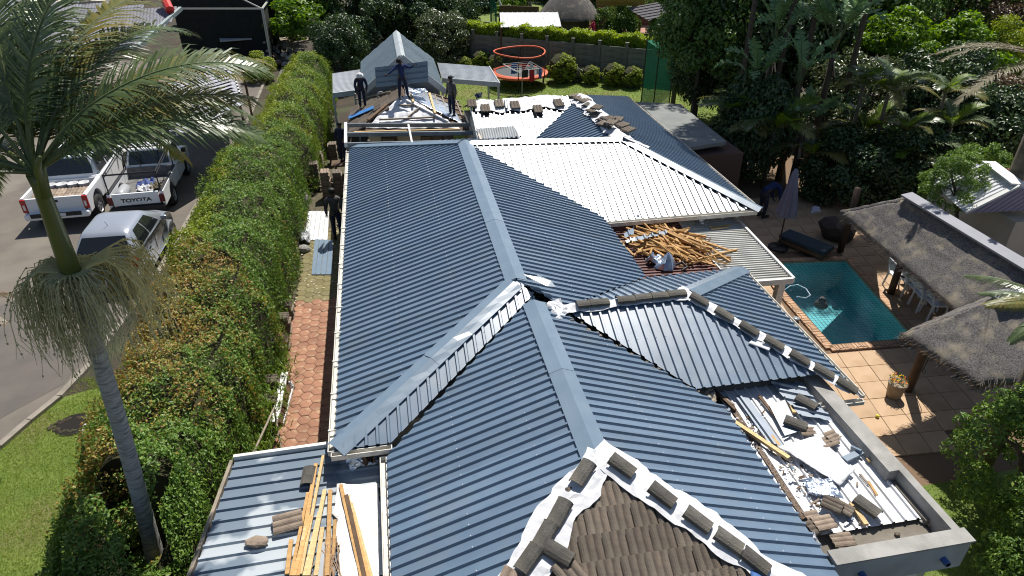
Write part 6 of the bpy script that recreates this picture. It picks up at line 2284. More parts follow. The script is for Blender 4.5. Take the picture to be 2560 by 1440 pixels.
for j, (r_4, z) in enumerate(((2.08, 1.5), (2.0, 1.68), (1.45, 2.35), (.8, 3.05), (.3, 3.5), (.05, 3.7))):
    for k in range(nn):
        t = 2 * PI * k / nn
        rr_ = r_4 * (1 + .03 * mnoise.noise(V((k * .7, j * 1.3, 2))))
        cone.v.append((rc.x + rr_ * math.cos(t), rc.y + rr_ * math.sin(t), z + .05 * mnoise.noise(V((k * .5, j, 5)))))
for i in range(5):
    for k in range(nn):
        cone.f.append((i * nn + k, i * nn + (k + 1) % nn, (i + 1) * nn + (k + 1) % nn, (i + 1) * nn + k))
        cone.mi.append(0)
cone.build('thatch_roof', THATCH, ro, smooth=True)
tag(MB().box(at(1440, 51, .9), (1.1, .6, .05), -.1).build('blue_table', mat('bright_blue_top', (.03, .28, .60), rough=.5), None), 'bright blue table top in front of the round hut', 'table')
vh = thing('veranda_house', 'house with a grey tiled veranda roof and cream wall behind the round tree', 'house', at(1640, 60, 0))
v4 = [at(1566, 20, 2.6), at(1622, 52, 2.4), at(1700, 20, 3.2), at(1640, 0, 3.3)]
roof_sheets(v4, v4[3] - v4[0], mat('slate_grey_tile_roof', (.15, .14, .145), (.10, .095, .10), 5, rough=.8), vh, prof=WR, pitch=.3)
vp = at(1596, 92, 0)
MB().box((vp.x, vp.y, 1.2), (.16, .16, 2.4)).build('post', TIMBD, vh)
wp = at(1660, 95, 0)
MB().box((wp.x + 1.2, wp.y + .6, 1.2), (3.4, .3, 2.4)).build('wall', CREAM, vh)
MB().box((wp.x - 1.5, wp.y + 2.6, .03), (4.5, 3.2, .06)).build('floor', mat('pinkish_paving', (.36, .20, .15), (.30, .17, .13), 3, rough=.9), vh)
MB().box((wp.x - 1.0, wp.y + 4.6, 1.2), (5, .3, 2.4)).build('back_wall', mat('red_brown_wall', (.14, .06, .045), rough=.9), vh)
MB().box(at(1606, 92, .25), (.35, .35, .5)).build('x', TIMBD, None)
tag(bpy.data.objects['x'], 'small dark stool on the pink paving by the veranda post', 'stool').name = 'stool'
rr2 = thing('rusty_roof_house', 'distant house with a rusty orange-brown roof along the top edge', 'house', at(1560, 6, 0))
roof_sheets([at(1490, 14, 2.4), at(1610, 14, 2.4), at(1610, -8, 3.3), at(1490, -8, 3.3)], V((0, 1, .3)), mat('rusty_roof', (.30, .17, .10), (.34, .28, .22), 1.0, rough=.8), rr2, prof=WR, pitch=.3)
cx_ = at(1550, 10, 0)
MB().box((cx_.x, cx_.y + 1.5, 1.2), (6, 2.4, 2.4)).build('wall', CREAM, rr2)
gf = thing('garden_net_frame', 'green netted garden frame with a slanting white pole beyond the hedge', 'net frame', at(1230, 72, 0))
g0, g1 = at(1172, 68, 0), at(1228, 72, 0)
for p, h in ((g0, 1.9), (g1, 2.2), (at(1240, 72, 0), 1.8)):
    MB().tube([p, p + V((0, 0, h))], .06, 6).build('post', mat('dark_green_post', (.02, .10, .09), rough=.6), gf)
MB().poly(g1, at(1243, 76, 0), at(1243, 76, 0) + V((0, 0, 1.7)), g1 + V((0, 0, 2.4))).build('net', NETG, gf)
MB().tube([g0 + V((0, 0, 1.7)), g1 + V((0, 0, 1.7))], .05, 6).build('rail', mat('dark_green_post', (.02, .10, .09)), gf)
MB().tube([g0 + V((0, 0, .4)), g1 + V((0, 0, .4)), g1 + V((.9, -.2, .4))], .05, 6).build('rail', mat('dark_green_post', (.02, .10, .09)), gf)
MB().tube([g1 + V((.0, 0, 3.1)), g1 + V((1.3, -.5, .4))], .07, 6).build('pole', WHITEP, gf)
# wooden swing frame silhouette by the far trees
sw = thing('log_trestle', 'dark log trestle standing before the precast wall at its left end', 'log frame', at(1170, 150, 0))
for px, py in ((1155, 152), (1185, 158)):
    MB().tube([at(px, py, 0), at(1173, 150, 0) + V((0, 0, 1.9))], .09, 7).build('leg', TIMBD, sw)
MB().tube([at(1162, 150, 0) + V((0, 0, 1.75)), at(1180, 150, 0) + V((.1, 0, 2.05))], .16, 7).build('beam', TIMBD, sw)

# ------------------------------------------------------------------ left background
sh_ = thing('shade_net_structure', 'tall dark shade-net enclosure on pale steel posts at the top left', 'shade structure', at(600, 100, DZ))
zt_ = 3.6
s0, s1, s2 = at(400, 22, zt_), at(655, 22, zt_), at(700, -40, zt_)
SNET = mat('black_shade_cloth', (.012, .016, .014), (.018, .022, .02), 3, rough=.95)
def pole_(a, b, r=.05):
    MB().tube([a, b], r, 6).build('post', mat('pale_steel_post', (.36, .38, .34), rough=.5), sh_)
pole_(s1, V((s1.x, s1.y, DZ)), .07)
pole_(s0, s1)
pole_(s1, s2, .06)
pole_(at(600, -5, zt_ + .3), s1, .04)
q5 = at(690, 110, DZ)
pole_(V((s1.x + 1.0, s1.y + 2.5, zt_)), V((s1.x + 1.0, s1.y + 2.5, DZ)), .05)
MB().poly(V((s0.x, s0.y + 2.5, DZ)), V((s1.x + .3, s1.y + 2.5, DZ)), V((s1.x + .3, s1.y + 2.5, zt_ + 2)), V((s0.x, s0.y + 2.5, zt_ + 2))).build('net', SNET, sh_)
MB().poly(V((s1.x, s1.y + .1, DZ)), V((s2.x, s2.y + 2, DZ)), V((s2.x, s2.y + 2, zt_)), V((s1.x, s1.y + .1, zt_))).build('net', SNET, sh_)
nh = thing('grey_tiled_house', 'grey tiled house roof seen through the palm fronds at the top left', 'house', at(250, 100, DZ))
rr_a = [at(60, 118, 2.9), at(345, 118, 2.9), at(450, 24, 3.9), at(-60, 10, 3.9)]
PNH = Plane(*rr_a[:3])
NTILE = mat('lilac_grey_tile', (.20, .20, .23), (.15, .15, .175), 6, rough=.75, var=.1)
MB().poly(*rr_a).build('underlay', TIMBD, nh)
ntm = tile_mesh('grey_tile_mesh', .62, .48, NTILE)
print('nh tiles', tile_field([rr_a[0], rr_a[1], rr_a[2], rr_a[3]], PNH, nh, V((0, -1, -.3)), gx=.55, gw=.48, m=ntm, lift=.03))
MB().bar(rr_a[1] + V((0, -.05, 0)), rr_a[0] + V((0, -.05, 0)), .06, .22).build('fascia', mat('pale_green_fascia', (.30, .36, .36), rough=.6), nh)
MB().bar(rr_a[1] + V((.05, 0, .05)), rr_a[2] + V((.05, 0, .05)), .16, .18).build('verge', mat('pale_green_fascia', (.30, .36, .36)), nh)
hc = at(200, 100, DZ)
MB().box((hc.x - 1.5, hc.y + 2.5, 1.6), (7, 4, 2.3)).build('wall', CREAM, nh)
# carport with louvred shade roof at the driveway
cpz = 2.75
cpt = thing('driveway_carport', 'carport with grey slatted shade roof on slim posts beside the driveway', 'carport', at(560, 330, DZ))
k4 = [at(440, 330, cpz), at(600, 255, cpz), at(570, 140, cpz), at(420, 160, cpz)]
nsl = 16
for i in range(nsl):
    t = i / nsl
    a0_, b0_ = k4[0].lerp(k4[3], t), k4[1].lerp(k4[2], t)
    MB().bar(a0_, b0_, (k4[3] - k4[0]).length / nsl * .90, .02).build('slat', mat('lilac_grey_slat', (.36, .36, .40), (.30, .30, .34), 4, rough=.6, var=.08), cpt)
MB().bar(k4[1] + V((.06, 0, -.06)), k4[2] + V((.06, 0, -.06)), .08, .14).build('beam', WHITEP, cpt)
MB().bar(k4[0] + V((0, 0, -.06)), k4[1] + V((0, 0, -.06)), .06, .12).build('beam', WHITEP, cpt)
for px, py, m_ in ((593, 362, OLDGREY), (613, 325, TIMBD), (630, 290, TIMBD)):
    p = at(px, py, DZ)
    MB().tube([p, V((p.x, p.y, cpz - .05))], .05, 8).build('post', m_, cpt)
sd_ = thing('grey_shed', 'pale green flat-roofed shed in front of the shade-net enclosure', 'shed', at(510, 75, DZ))
p = at(515, 62, DZ)
MB().box((p.x, p.y, 1.4), (3.1, 2.2, 1.8)).build('wall', mat('shed_green', (.16, .20, .19), rough=.7), sd_)
MB().box((p.x, p.y, 2.38), (3.5, 2.6, .10)).build('roof', mat('shed_roof', (.28, .35, .34), (.24, .30, .30), 2, rough=.6), sd_)
tag(MB().box(at(590, 95, DZ + .7), (1.7, 1.1, .5), .2).box(at(590, 95, DZ + 1.05), (1.8, 1.2, .08), .2).build('crate_box', mat('pale_tarp', (.42, .46, .50), (.36, .40, .44), 3, rough=.6), None), 'pale covered box standing beside the shade-net posts', 'box')
for dx in (0, .35):
    p = at(642, 120, DZ) + V((dx * 2, dx, 0))
    tag(MB().tube([p, p + V((0, 0, 2.3)), p + V((-.3, 0, 2.75))], .05, 6).build('bent_pole', OLDGREY, None), '%s bent grey pole beside the shade-net enclosure' % ('left' if dx == 0 else 'right'), 'pole')
tag(MB().tube([at(425, 25, 4.0), at(405, -15, 4.6)], .22, 8).build('red_slide', mat('red_plastic', (.55, .03, .03), rough=.4), None), 'red plastic slide tube above the grey tiled roof', 'slide')
# heap of rubble and planks at the end of the retaining wall
hp_ = [MB(), MB(), MB()]
c = at(716, 160, .3)
for k in range(110):
    q_ = V((c.x + rt.gauss(0, .55), c.y + rt.gauss(0, 1.0), .35 + abs(rt.gauss(0, .55))))
    s_ = rt.uniform(.10, .30)
    hp_[k % 3].rock(q_, (s_, s_ * rt.uniform(.6, 1.2), s_ * .7), k, 1)
for b_, m_, nm in ((hp_[0], CONC, 'grey'), (hp_[1], BTILE, 'buff'), (hp_[2], mat('pale_rubble', (.36, .36, .38), (.26, .26, .28), 4, rough=.9), 'pale')):
    tag(b_.build('rubble', m_, None), 'pile of %s stones and rubble beyond the end of the hedge' % nm, 'rubble', kind='stuff')
for k in range(4):
    a = at(698 + k * 3, 97 + k * 4, 1.25 + .06 * k)
    tag(MB().bar(a, a + V((1.5, .5, .05)), .28, .05).build('board', TIMBG, None), '%s grey board from the top on the rubble pile' % ORD[k], 'board', 'boards on the rubble pile')
# retaining wall of rough blocks along the driveway side, path below
rw = thing('retaining_wall', 'stepped retaining wall of rough blocks along the path beside the hedge', 'retaining wall', at(650, 290, 0))
blk = []
for i in range(3):
    o_ = MB().rock((0, 0, 0), (.24, .17, .13), 20 + i, 1).build('block', BLOCKM, rw, local=True)
    blk.append(o_.data)
    bpy.data.objects.remove(o_)
a, b = at(632, 360, DZ), at(722, 165, DZ)
nB = 44
for i in range(nB):
    for r_5 in range(2):
        p = a.lerp(b, i / nB) + V((.12 + .16 * r_5, 0, -.10 - .24 * r_5))
        inst(blk[(i + r_5) % 3], 'block', Matrix.Translation(p) @ Matrix.Rotation(1.4 + rt.gauss(0, .15), 4, 'Z'), rw)
sheet('side_path', [(at(655, 330, .1).x, at(655, 330, .1).y), (at(690, 330, .1).x, at(690, 330, .1).y), (at(735, 165, .1).x, at(735, 165, .1).y), (at(715, 170, .1).x, at(715, 170, .1).y)], .56, mat('grey_gravel_path', (.15, .145, .13), (.11, .105, .095), 12, rough=.95, bump=.5))
# torn edge blocks between driveway and hedge
for i in range(26):
    t = i / 26
    p = at(392, 690, DZ).lerp(at(486, 530, DZ), t)
    inst(blk[i % 3], 'block', Matrix.Translation(p + V((.22, 0, .0))) @ Matrix.Rotation(1.4 + rt.gauss(0, .2), 4, 'Z') @ Matrix.Scale(.55, 4), rw)
# hole and pipe on the front lawn
hl = at(185, 1062, DZ)
dh = MB()
for k in range(60):
    a_ = rt.uniform(0, 6.28)
    dh.rock(hl + V((.42 * math.cos(a_) * rt.uniform(.7, 1.1), .22 * math.sin(a_) * rt.uniform(.7, 1.1), .01)), (.05, .05, .03), k, 1)
tag(dh.build('dug_soil', SOIL, None), 'ring of dark dug soil round a hole in the front lawn', 'soil', kind='stuff')
tag(MB().lathe([(.34, .012), (.30, .016), (.05, .014)], hl, 18).build('hole', mat('hole_near_black', (.012, .010, .008), rough=1), None), 'dark hole dug in the front lawn near the kerb', 'hole')  # flat near-black disc laid on the lawn, without depth
tag(MB().tube([at(213, 1062, DZ + .06), at(207, 1088, DZ + .04)], .035, 10).build('pipe_end', mat('pale_pipe', (.55, .53, .5), rough=.5), None), 'short pale pipe sticking out of the hole in the lawn', 'pipe')
# ------------------------------------------------------------------ vegetation
def leafmat(name, cols, transl=.28, rough=.45, spec=.4):
    return mat(name, cols[0], rough=rough, spec=spec, island=cols, transl=transl)


LG = leafmat('hedge_leaf_green', [(0.061, 0.128, 0.022), (0.099, 0.186, 0.029), (0.135, 0.241, 0.040), (0.230, 0.329, 0.061)], .30)
LY = leafmat('hedge_leaf_yellow_green', [(0.160, 0.245, 0.025), (0.234, 0.307, 0.031), (0.307, 0.351, 0.043), (0.128, 0.213, 0.025)], .34)
LR_ = leafmat('hedge_leaf_rust', [(0.287, 0.144, 0.045), (0.374, 0.245, 0.058), (0.245, 0.230, 0.045), (0.158, 0.202, 0.042)], .28)
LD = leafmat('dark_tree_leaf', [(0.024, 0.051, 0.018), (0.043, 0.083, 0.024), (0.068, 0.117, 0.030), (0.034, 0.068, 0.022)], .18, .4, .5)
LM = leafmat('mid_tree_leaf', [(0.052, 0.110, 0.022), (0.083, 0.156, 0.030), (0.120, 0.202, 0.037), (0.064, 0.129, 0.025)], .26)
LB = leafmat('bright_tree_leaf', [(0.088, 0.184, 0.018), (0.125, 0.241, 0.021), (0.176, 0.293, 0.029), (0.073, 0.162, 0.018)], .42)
LO = leafmat('glossy_olive_leaf', [(0.053, 0.083, 0.027), (0.083, 0.112, 0.042), (0.120, 0.150, 0.068), (0.045, 0.075, 0.022)], .2, .32, .6)
LBR = leafmat('bronze_tree_leaf', [(0.130, 0.085, 0.046), (0.182, 0.130, 0.078), (0.078, 0.065, 0.033), (0.143, 0.078, 0.046)], .25)
LP = leafmat('pink_bract', [(.45, .02, .12), (.50, .05, .18), (.35, .02, .08), (.10, .08, .02)], .3)
LPALM = leafmat('palm_leaflet', [(0.054, 0.090, 0.029), (0.081, 0.122, 0.040), (0.117, 0.158, 0.058), (0.068, 0.104, 0.032)], .24, .34, .6)
LPALMY = leafmat('yellow_sunlit_palm_leaflet', [(0.169, 0.163, 0.033), (0.130, 0.150, 0.029), (0.234, 0.189, 0.046), (0.098, 0.124, 0.029)], .32, .4, .5)  # yellow foliage; also colours in the sunlit look of the foreground palm's fronds
LDEAD = leafmat('dead_palm_leaflet', [(.17, .15, .085), (.13, .115, .06), (.21, .185, .11), (.10, .09, .045)], .2, .6)
LSTR = leafmat('banana_leaf', [(0.130, 0.230, 0.092), (0.168, 0.283, 0.116), (0.108, 0.199, 0.086)], .30, .4, .35)
LBRT = leafmat('bright_palm_leaflet', [(0.120, 0.192, 0.018), (0.156, 0.240, 0.024), (0.096, 0.168, 0.018)], .42)
CORE = mat('hedge_shade_core', (.030, .036, .012), (.040, .032, .016), 8, rough=1)  # dark colour put in for the shade between the leaves
STALK = mat('green_palm_stalk', (.10, .125, .045), (.075, .10, .035), 5, rough=.5)


def mesh_np(name, v, faces, mats, mi=None, k=3):
    me = bpy.data.meshes.new(name)
    nf = len(faces)
    me.vertices.add(len(v))
    me.vertices.foreach_set('co', np.asarray(v, dtype=np.float32).ravel())
    me.loops.add(nf * k)
    me.loops.foreach_set('vertex_index', np.asarray(faces, dtype=np.int32).ravel())
    me.polygons.add(nf)
    me.polygons.foreach_set('loop_start', np.arange(0, nf * k, k, dtype=np.int32))
    for m in mats:
        me.materials.append(m)
    if mi is not None:
        me.polygons.foreach_set('material_index', np.asarray(mi, dtype=np.int32))
    me.update(calc_edges=True)
    me.validate()
    return me


def unit(a):
    return a / (np.linalg.norm(a, axis=1, keepdims=True) + 1e-9)


def leaf_arrays(P, N, L, W, spread=.6, fold=.25):
    """folded 4-point leaves: P bases, N outward normals"""
    n = len(P)
    N = unit(N + rng.normal(0, spread, (n, 3)))
    T = unit(np.cross(N, rng.normal(0, 1, (n, 3))))
    B = np.cross(N, T)
    Ls = (L * rng.uniform(.65, 1.35, n))[:, None]
    Ws = (W * rng.uniform(.7, 1.3, n))[:, None]
    v = np.empty((n, 4, 3))
    v[:, 0] = P - T * Ls * .5
    v[:, 1] = P + B * Ws * .5 + N * Ws * fold
    v[:, 2] = P + T * Ls * .5 - N * Ls * .12
    v[:, 3] = P - B * Ws * .5 + N * Ws * fold
    b = (np.arange(n) * 4)[:, None]
    f = np.concatenate([b + np.array([[0, 1, 2]]), b + np.array([[0, 2, 3]])], axis=1).reshape(-1, 3)
    return v.reshape(-1, 3), f


def crown_mesh(name, R, ncl, per, L, W, m, seed=0, cr=.34, lower=-.6, spread=.7, droop=0.0):
    """foliage clumps scattered through an ellipsoid, gaps between them"""
    g_ = np.random.default_rng(seed)
    d = unit(g_.normal(0, 1, (ncl * 2, 3)))
    d = d[d[:, 2] > lower][:ncl]
    c = d * (g_.uniform(.45, 1.0, len(d)) ** .6)[:, None]
    sz = g_.uniform(.6, 1.25, len(d)) * cr
    Ps, Ns = [], []
    for ci, s in zip(c, sz):
        n = int(per * s / cr)
        q = unit(g_.normal(0, 1, (n, 3)) + np.array([0, 0, .25]))
        r = g_.uniform(.35, 1, n)[:, None] ** .5
        p = ci + q * r * s * np.array([1, 1, .75])
        Ps.append(p * np.array(R))
        Ns.append(q + ci * .5 + np.array([0, 0, .35]))
    P, N = np.concatenate(Ps), np.concatenate(Ns)
    v, f = leaf_arrays(P, N, L, W, spread)
    return mesh_np(name, v, f, [m])


CR = {
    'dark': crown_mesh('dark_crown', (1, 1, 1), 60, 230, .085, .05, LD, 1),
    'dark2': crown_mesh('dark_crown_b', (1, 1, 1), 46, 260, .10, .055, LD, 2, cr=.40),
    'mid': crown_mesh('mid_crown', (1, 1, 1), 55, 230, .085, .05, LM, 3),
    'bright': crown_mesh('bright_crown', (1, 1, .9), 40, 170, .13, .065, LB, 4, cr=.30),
    'olive': crown_mesh('olive_crown', (1, 1, 1), 48, 220, .09, .05, LO, 5, cr=.33),
    'bronze': crown_mesh('bronze_crown', (1, 1, 1), 50, 200, .075, .045, LBR, 6),
    'round': crown_mesh('round_crown', (1, 1, 1), 90, 120, .10, .055, LM, 7, cr=.24, lower=-.95),
    'pink': crown_mesh('pink_crown', (1, 1, 1), 30, 90, .12, .09, LP, 8, cr=.32),
    'gloss': crown_mesh('glossy_crown', (1, 1, 1), 85, 190, .075, .034, LG, 9, cr=.25, lower=-.9),
    'ygreen': crown_mesh('yellow_green_crown', (1, 1, 1), 55, 200, .08, .045, LY, 10),
}


def zat(x, y, py):
    """height above (x, y) whose sight line falls on image row py"""
    lo, hi = -5.0, 9.9
    for _ in range(40):
        m_ = (lo + hi) / 2
        d = V((x, y, m_)) - CP
        yy = 720 - FPX * d.dot(_u) / d.dot(_f)
        if yy > py:
            lo = m_
        else:
            hi = m_
    return lo


def tree(name, label, loc, zc, rad_, crown, tr=.12, group=None, cat='tree', lean=(0, 0)):
    loc = V(loc)
    t = thing(name, label, cat, loc, 0, group)
    top = V((loc.x + lean[0], loc.y + lean[1], zc))
    mb = MB()
    mid = loc.lerp(top, .5) + V((random.gauss(0, .08), random.gauss(0, .08), 0))
    mb.tube([loc - V((0, 0, .1)), mid, top], [tr, tr * .75, tr * .45], 7)
    for k in range(5):
        a = random.uniform(0, 6.28)
        e = top + V((math.cos(a) * rad_[0] * .55, math.sin(a) * rad_[1] * .55, random.uniform(-.1, .5) * rad_[2]))
        s_ = loc.lerp(top, random.uniform(.55, .95))
        mb.tube([s_, s_.lerp(e, .5) + V((0, 0, .1)), e], [tr * .4, tr * .28, tr * .12], 5)
    mb.build('trunk', BARK, t)
    M = Matrix.Translation(top) @ Matrix.Rotation(random.uniform(0, 6.28), 4, 'Z') @ Matrix.Diagonal((*rad_, 1))
    inst(CR[crown], 'crown', M, t)
    return t


def tree_px(name, label, px, gy, cy, rad_, crown, **k):
    """stands where the sight line of (px, gy) meets the ground; crown centre on image row cy"""
    p = at(px, gy, 0)
    return tree(name, label, p, zat(p.x, p.y, cy), rad_, crown, **k)


# ---- the long hedge
hl_ = [at(*q_, 1.75) for q_ in ((60, 1600), (150, 1340), (200, 1180), (262, 1000), (330, 850), (402, 690), (480, 545), (545, 400), (612, 340), (662, 280), (700, 200), (735, 148), (775, 128))]
hr_ = [at(*q_, .75) for q_ in ((440, 1600), (520, 1440), (592, 1180), (650, 1010), (690, 830), (722, 640), (748, 500), (792, 400), (815, 320), (828, 225), (838, 165), (836, 140))]
yl, xl = np.array([p.y for p in hl_]), np.array([p.x for p in hl_])
yr, xr = np.array([p.y for p in hr_]), np.array([p.x for p in hr_])
HY0, HY1 = 5.0, 37.5


def hedge_pt(u, y):
    """u in 0..1 goes over the section from the left foot to the right foot"""
    XL, XR = np.interp(y, yl, xl), np.interp(y, yr, xr)
    endf = np.clip((HY1 - y) / .8, 0, 1) ** .5
    t = np.array([0, .22, .32, .60, .76, 1.0])
    fx = np.array([0, 0.0, .14, .70, .90, 1.0])
    fz = np.array([.25, .86, 1, .98, .72, .08])
    Hh_ = 1.90 + .10 * np.sin(y * .9) + .08 * np.sin(y * 2.3 + 1)
    x = XL + (XR - XL) * np.interp(u, t, fx)
    z = Hh_ * (.35 + .65 * endf) * np.interp(u, t, fz)
    return np.stack([x, y, z], axis=-1)


NH = 185000
pbase0 = at(393, 1412, DZ)
ys = HY0 + (HY1 - HY0) * rng.random(NH * 2) ** 1.35
us = rng.random(NH * 2)
Pn = hedge_pt(us, ys)
e_ = 1e-3
Tu = hedge_pt(np.clip(us + e_, 0, 1), ys) - hedge_pt(np.clip(us - e_, 0, 1), ys)
Nn = unit(np.cross(np.tile(np.array([[0, 1, 0]]), (len(us), 1)), Tu))


def fnoise(P, s, o=0.0):
    f1 = np.sin(P[:, 0] * 2.1 * s + 1.3 + o) * np.sin(P[:, 1] * 1.7 * s + .4 + o) + np.sin(P[:, 0] * 3.7 * s + P[:, 1] * 2.9 * s + 2 + o) * .6 + np.sin(P[:, 1] * 5.3 * s - P[:, 2] * 4.1 * s + o * 2) * .45 + np.sin(P[:, 0] * 7.1 * s - P[:, 1] * 6.3 * s + P[:, 2] * 5 * s + o) * .3
    return f1 / 1.6


b1, b2 = fnoise(Pn, 1.0), fnoise(Pn, 2.6, 1.7)
Pn = Pn + Nn * (.20 * b1 + .10 * b2 - .03)[:, None] + Nn * (-rng.random(len(us)) ** 2 * .16)[:, None]
hole = ((Pn[:, 0] - at(285, 1262, 1.4).x) / .50) ** 2 + ((Pn[:, 1] - at(285, 1262, 1.4).y) / .42) ** 2 < 1
cd_ = np.array([-pbase0.x, -pbase0.y]) / math.hypot(pbase0.x, pbase0.y)
rel = Pn[:, :2] - np.array([pbase0.x, pbase0.y])
al_ = rel @ cd_
ac_ = rel @ np.array([-cd_[1], cd_[0]])
inh = ~hole
Pn[hole, 2] = np.minimum(Pn[hole, 2], 1.0)
hole = hole & (rng.random(len(us)) < .2)
cz_ = (al_ > -.3) & (al_ < 1.5) & (np.abs(ac_) < .30 - .08 * al_) 
Pn[cz_, 2] = np.minimum(Pn[cz_, 2], .62 + np.maximum(al_[cz_], 0) * .7 + .08 * rng.random(cz_.sum()))
keep = ((b2 + .6 * b1) > -.95 + .25 * rng.random(len(us))) & ~hole
idx = np.where(keep)[0][:NH]
Pn, Nn, ys = Pn[idx], Nn[idx], ys[idx]
hx_, hy_ = at(285, 1262, 1.4).x, at(285, 1262, 1.4).y
ng_ = 2600
ga_, gr_ = rng.uniform(0, 2 * PI, ng_), rng.choice([1.0, .98, .6, .9], ng_) * rng.uniform(.8, 1.08, ng_)
Pg = np.stack([hx_ + .56 * gr_ * np.cos(ga_), hy_ + .47 * gr_ * np.sin(ga_), rng.uniform(.85, 1.75, ng_) * np.where(gr_ > .8, 1, .55)], 1)
Pn, Nn = np.concatenate([Pn, Pg]), np.concatenate([Nn, np.tile(np.array([[0, -.5, .8]]), (ng_, 1))])
ys = np.concatenate([ys, Pg[:, 1]])
w = (Pn[:, 0] - np.interp(ys, yl, xl)) / (np.interp(ys, yr, xr) - np.interp(ys, yl, xl))
n3, n4 = fnoise(Pn, .55, 3.1), fnoise(Pn, 1.5, .6)
rust = np.exp(-((ys - 12.6) / 3.4) ** 2) * (1.25 - .95 * w) + .30 * n3 + .28 * n4 + rng.normal(0, .22, len(ys))
yel = .55 * np.exp(-((ys - 17) / 1.6) ** 2) * (w < .4) + .45 * (ys > 25) + .55 * (w < .25) * (ys > 16) + .35 * n4 + rng.normal(0, .2, len(ys))
mi = np.where(rust > .60, 2, np.where(yel > .52, 1, 0))
v, f = leaf_arrays(Pn, Nn + np.array([0, 0, .3]), .068, .037, .55)
scl = None
hedge = thing('hedge', 'long clipped hedge of green and rust leaves between the driveway and the paved alley', 'hedge', (-4.4, 18, 0))
me = mesh_np('hedge_foliage', v - np.array([-4.4, 18, 0]), f, [LG, LY, LR_], np.repeat(mi, 2))
o_ = bpy.data.objects.new('foliage', me)
COL.objects.link(o_)
o_.parent = hedge
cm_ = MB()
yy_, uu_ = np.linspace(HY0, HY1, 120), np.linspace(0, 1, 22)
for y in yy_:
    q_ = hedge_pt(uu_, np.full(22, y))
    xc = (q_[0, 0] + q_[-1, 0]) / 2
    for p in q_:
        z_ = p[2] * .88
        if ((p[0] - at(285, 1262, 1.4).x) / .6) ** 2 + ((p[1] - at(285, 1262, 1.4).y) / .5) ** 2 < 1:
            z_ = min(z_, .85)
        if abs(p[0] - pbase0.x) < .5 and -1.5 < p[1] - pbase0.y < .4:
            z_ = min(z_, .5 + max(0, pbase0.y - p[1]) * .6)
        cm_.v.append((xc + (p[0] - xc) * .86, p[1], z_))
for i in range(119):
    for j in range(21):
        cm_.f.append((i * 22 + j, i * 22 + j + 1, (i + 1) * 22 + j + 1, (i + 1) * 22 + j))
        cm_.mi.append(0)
cm_.build('shade_core', CORE, hedge)  # added solid core behind the leaves, blocks light and darkens the gaps

# ---- bright blades between hedge and alley
shoots = MB()
for k in range(900):
    y = random.uniform(9.2, 13.6)
    x = np.interp(y, yr, xr) + random.gauss(.12, .16)
    p = V((x, y, random.uniform(.1, .5)))
    a, L_ = random.uniform(0, 6.28), random.uniform(.14, .34)
    d = V((math.cos(a) * .6, math.sin(a) * .6, random.uniform(.4, 1.1))).normalized()
    s_ = d.cross(V((0, 0, 1))).normalized() * .010
    m_ = p + d * L_ * .6
    e = p + d * L_ + V((0, 0, -.05))
    shoots.add([p - s_, p + s_, m_ + s_, m_ - s_, e], [(0, 1, 2, 3), (3, 2, 4)])
tag(shoots.build('grassy_shoots', LBRT, None), 'bright grassy shoots growing out of the hedge foot beside the alley', 'grass', kind='stuff')


# ---- palms
def frond_mesh(name, L, n, ll, m, a0=.9, a1=-.9, vfold=.35, droop=.5, wid=.032, seed=0, stalk=None, ragged=0.0):
    r = random.Random(seed)
    st = 22
    pos, dirs = [V((0, 0, 0))], []
    for i in range(st):
        a = a0 + (a1 - a0) * ((i / st) ** 1.25)
        d = V((math.cos(a), .02 * math.sin(i * .5 + seed), math.sin(a)))
        dirs.append(d)
        pos.append(pos[-1] + d * (L / st))
    dirs.append(dirs[-1])
    mb = MB()
    mb.cur = 1
    mb.tube(pos, [max(.004, .024 * (1 - i / (st + 1)) ** .8) for i in range(st + 1)], 5)
    mb.cur = 0
    for k in range(n):
        t = .16 + .84 * k / n
        i = min(st - 1, int(t * st))
        u = t * st - i
        p = pos[i].lerp(pos[i + 1], u)
        d = dirs[i]
        nrm = V((-d.z, 0, d.x))
        env = math.sin(PI * min(1, (t - .10) / .95)) ** .55 * (1 - .35 * t)
        for s in (-1, 1):
            if ragged and r.random() < ragged:
                continue
            side = V((0, s, 0))
            fw = .45 + .75 * t
            dr = (side + d * fw + nrm * (vfold + r.gauss(0, .10))).normalized()
            le = ll * env * r.uniform(.85, 1.12)
            w_ = wid * r.uniform(.8, 1.15)
            pts = [p]
            cur = dr.copy()
            for j in range(3):
                pts.append(pts[-1] + cur * le / 3)
                cur = (cur + V((0, 0, -droop * (.35 + .5 * j))) + V((r.gauss(0, .05), r.gauss(0, .05), 0))).normalized()
            wv = dr.cross(nrm).normalized()
            ws = (w_ * .45, w_ * .5, w_ * .4, 0)
            P = []
            for j in range(3):
                P += [pts[j] - wv * ws[j], pts[j] + wv * ws[j]]
            P.append(pts[3])
            mb.add(P, [(0, 1, 3, 2), (2, 3, 5, 4), (4, 5, 6)])
    me = bpy.data.meshes.new(name)
    me.from_pydata([tuple(q_) for q_ in mb.v], [], mb.f)
    me.materials.append(m)
    me.materials.append(stalk or STALK)
    me.polygons.foreach_set('material_index', mb.mi)
    return me


def place_frond(me, palm_, p, az, tilt=0.0, roll=0.0, sc=1.0, name='frond'):
    M = Matrix.Translation(p) @ Matrix.Rotation(PI / 2 - az, 4, 'Z') @ Matrix.Rotation(-tilt, 4, 'Y') @ Matrix.Rotation(roll, 4, 'X') @ Matrix.Scale(sc, 4)
    return inst(me, name, M, palm_)


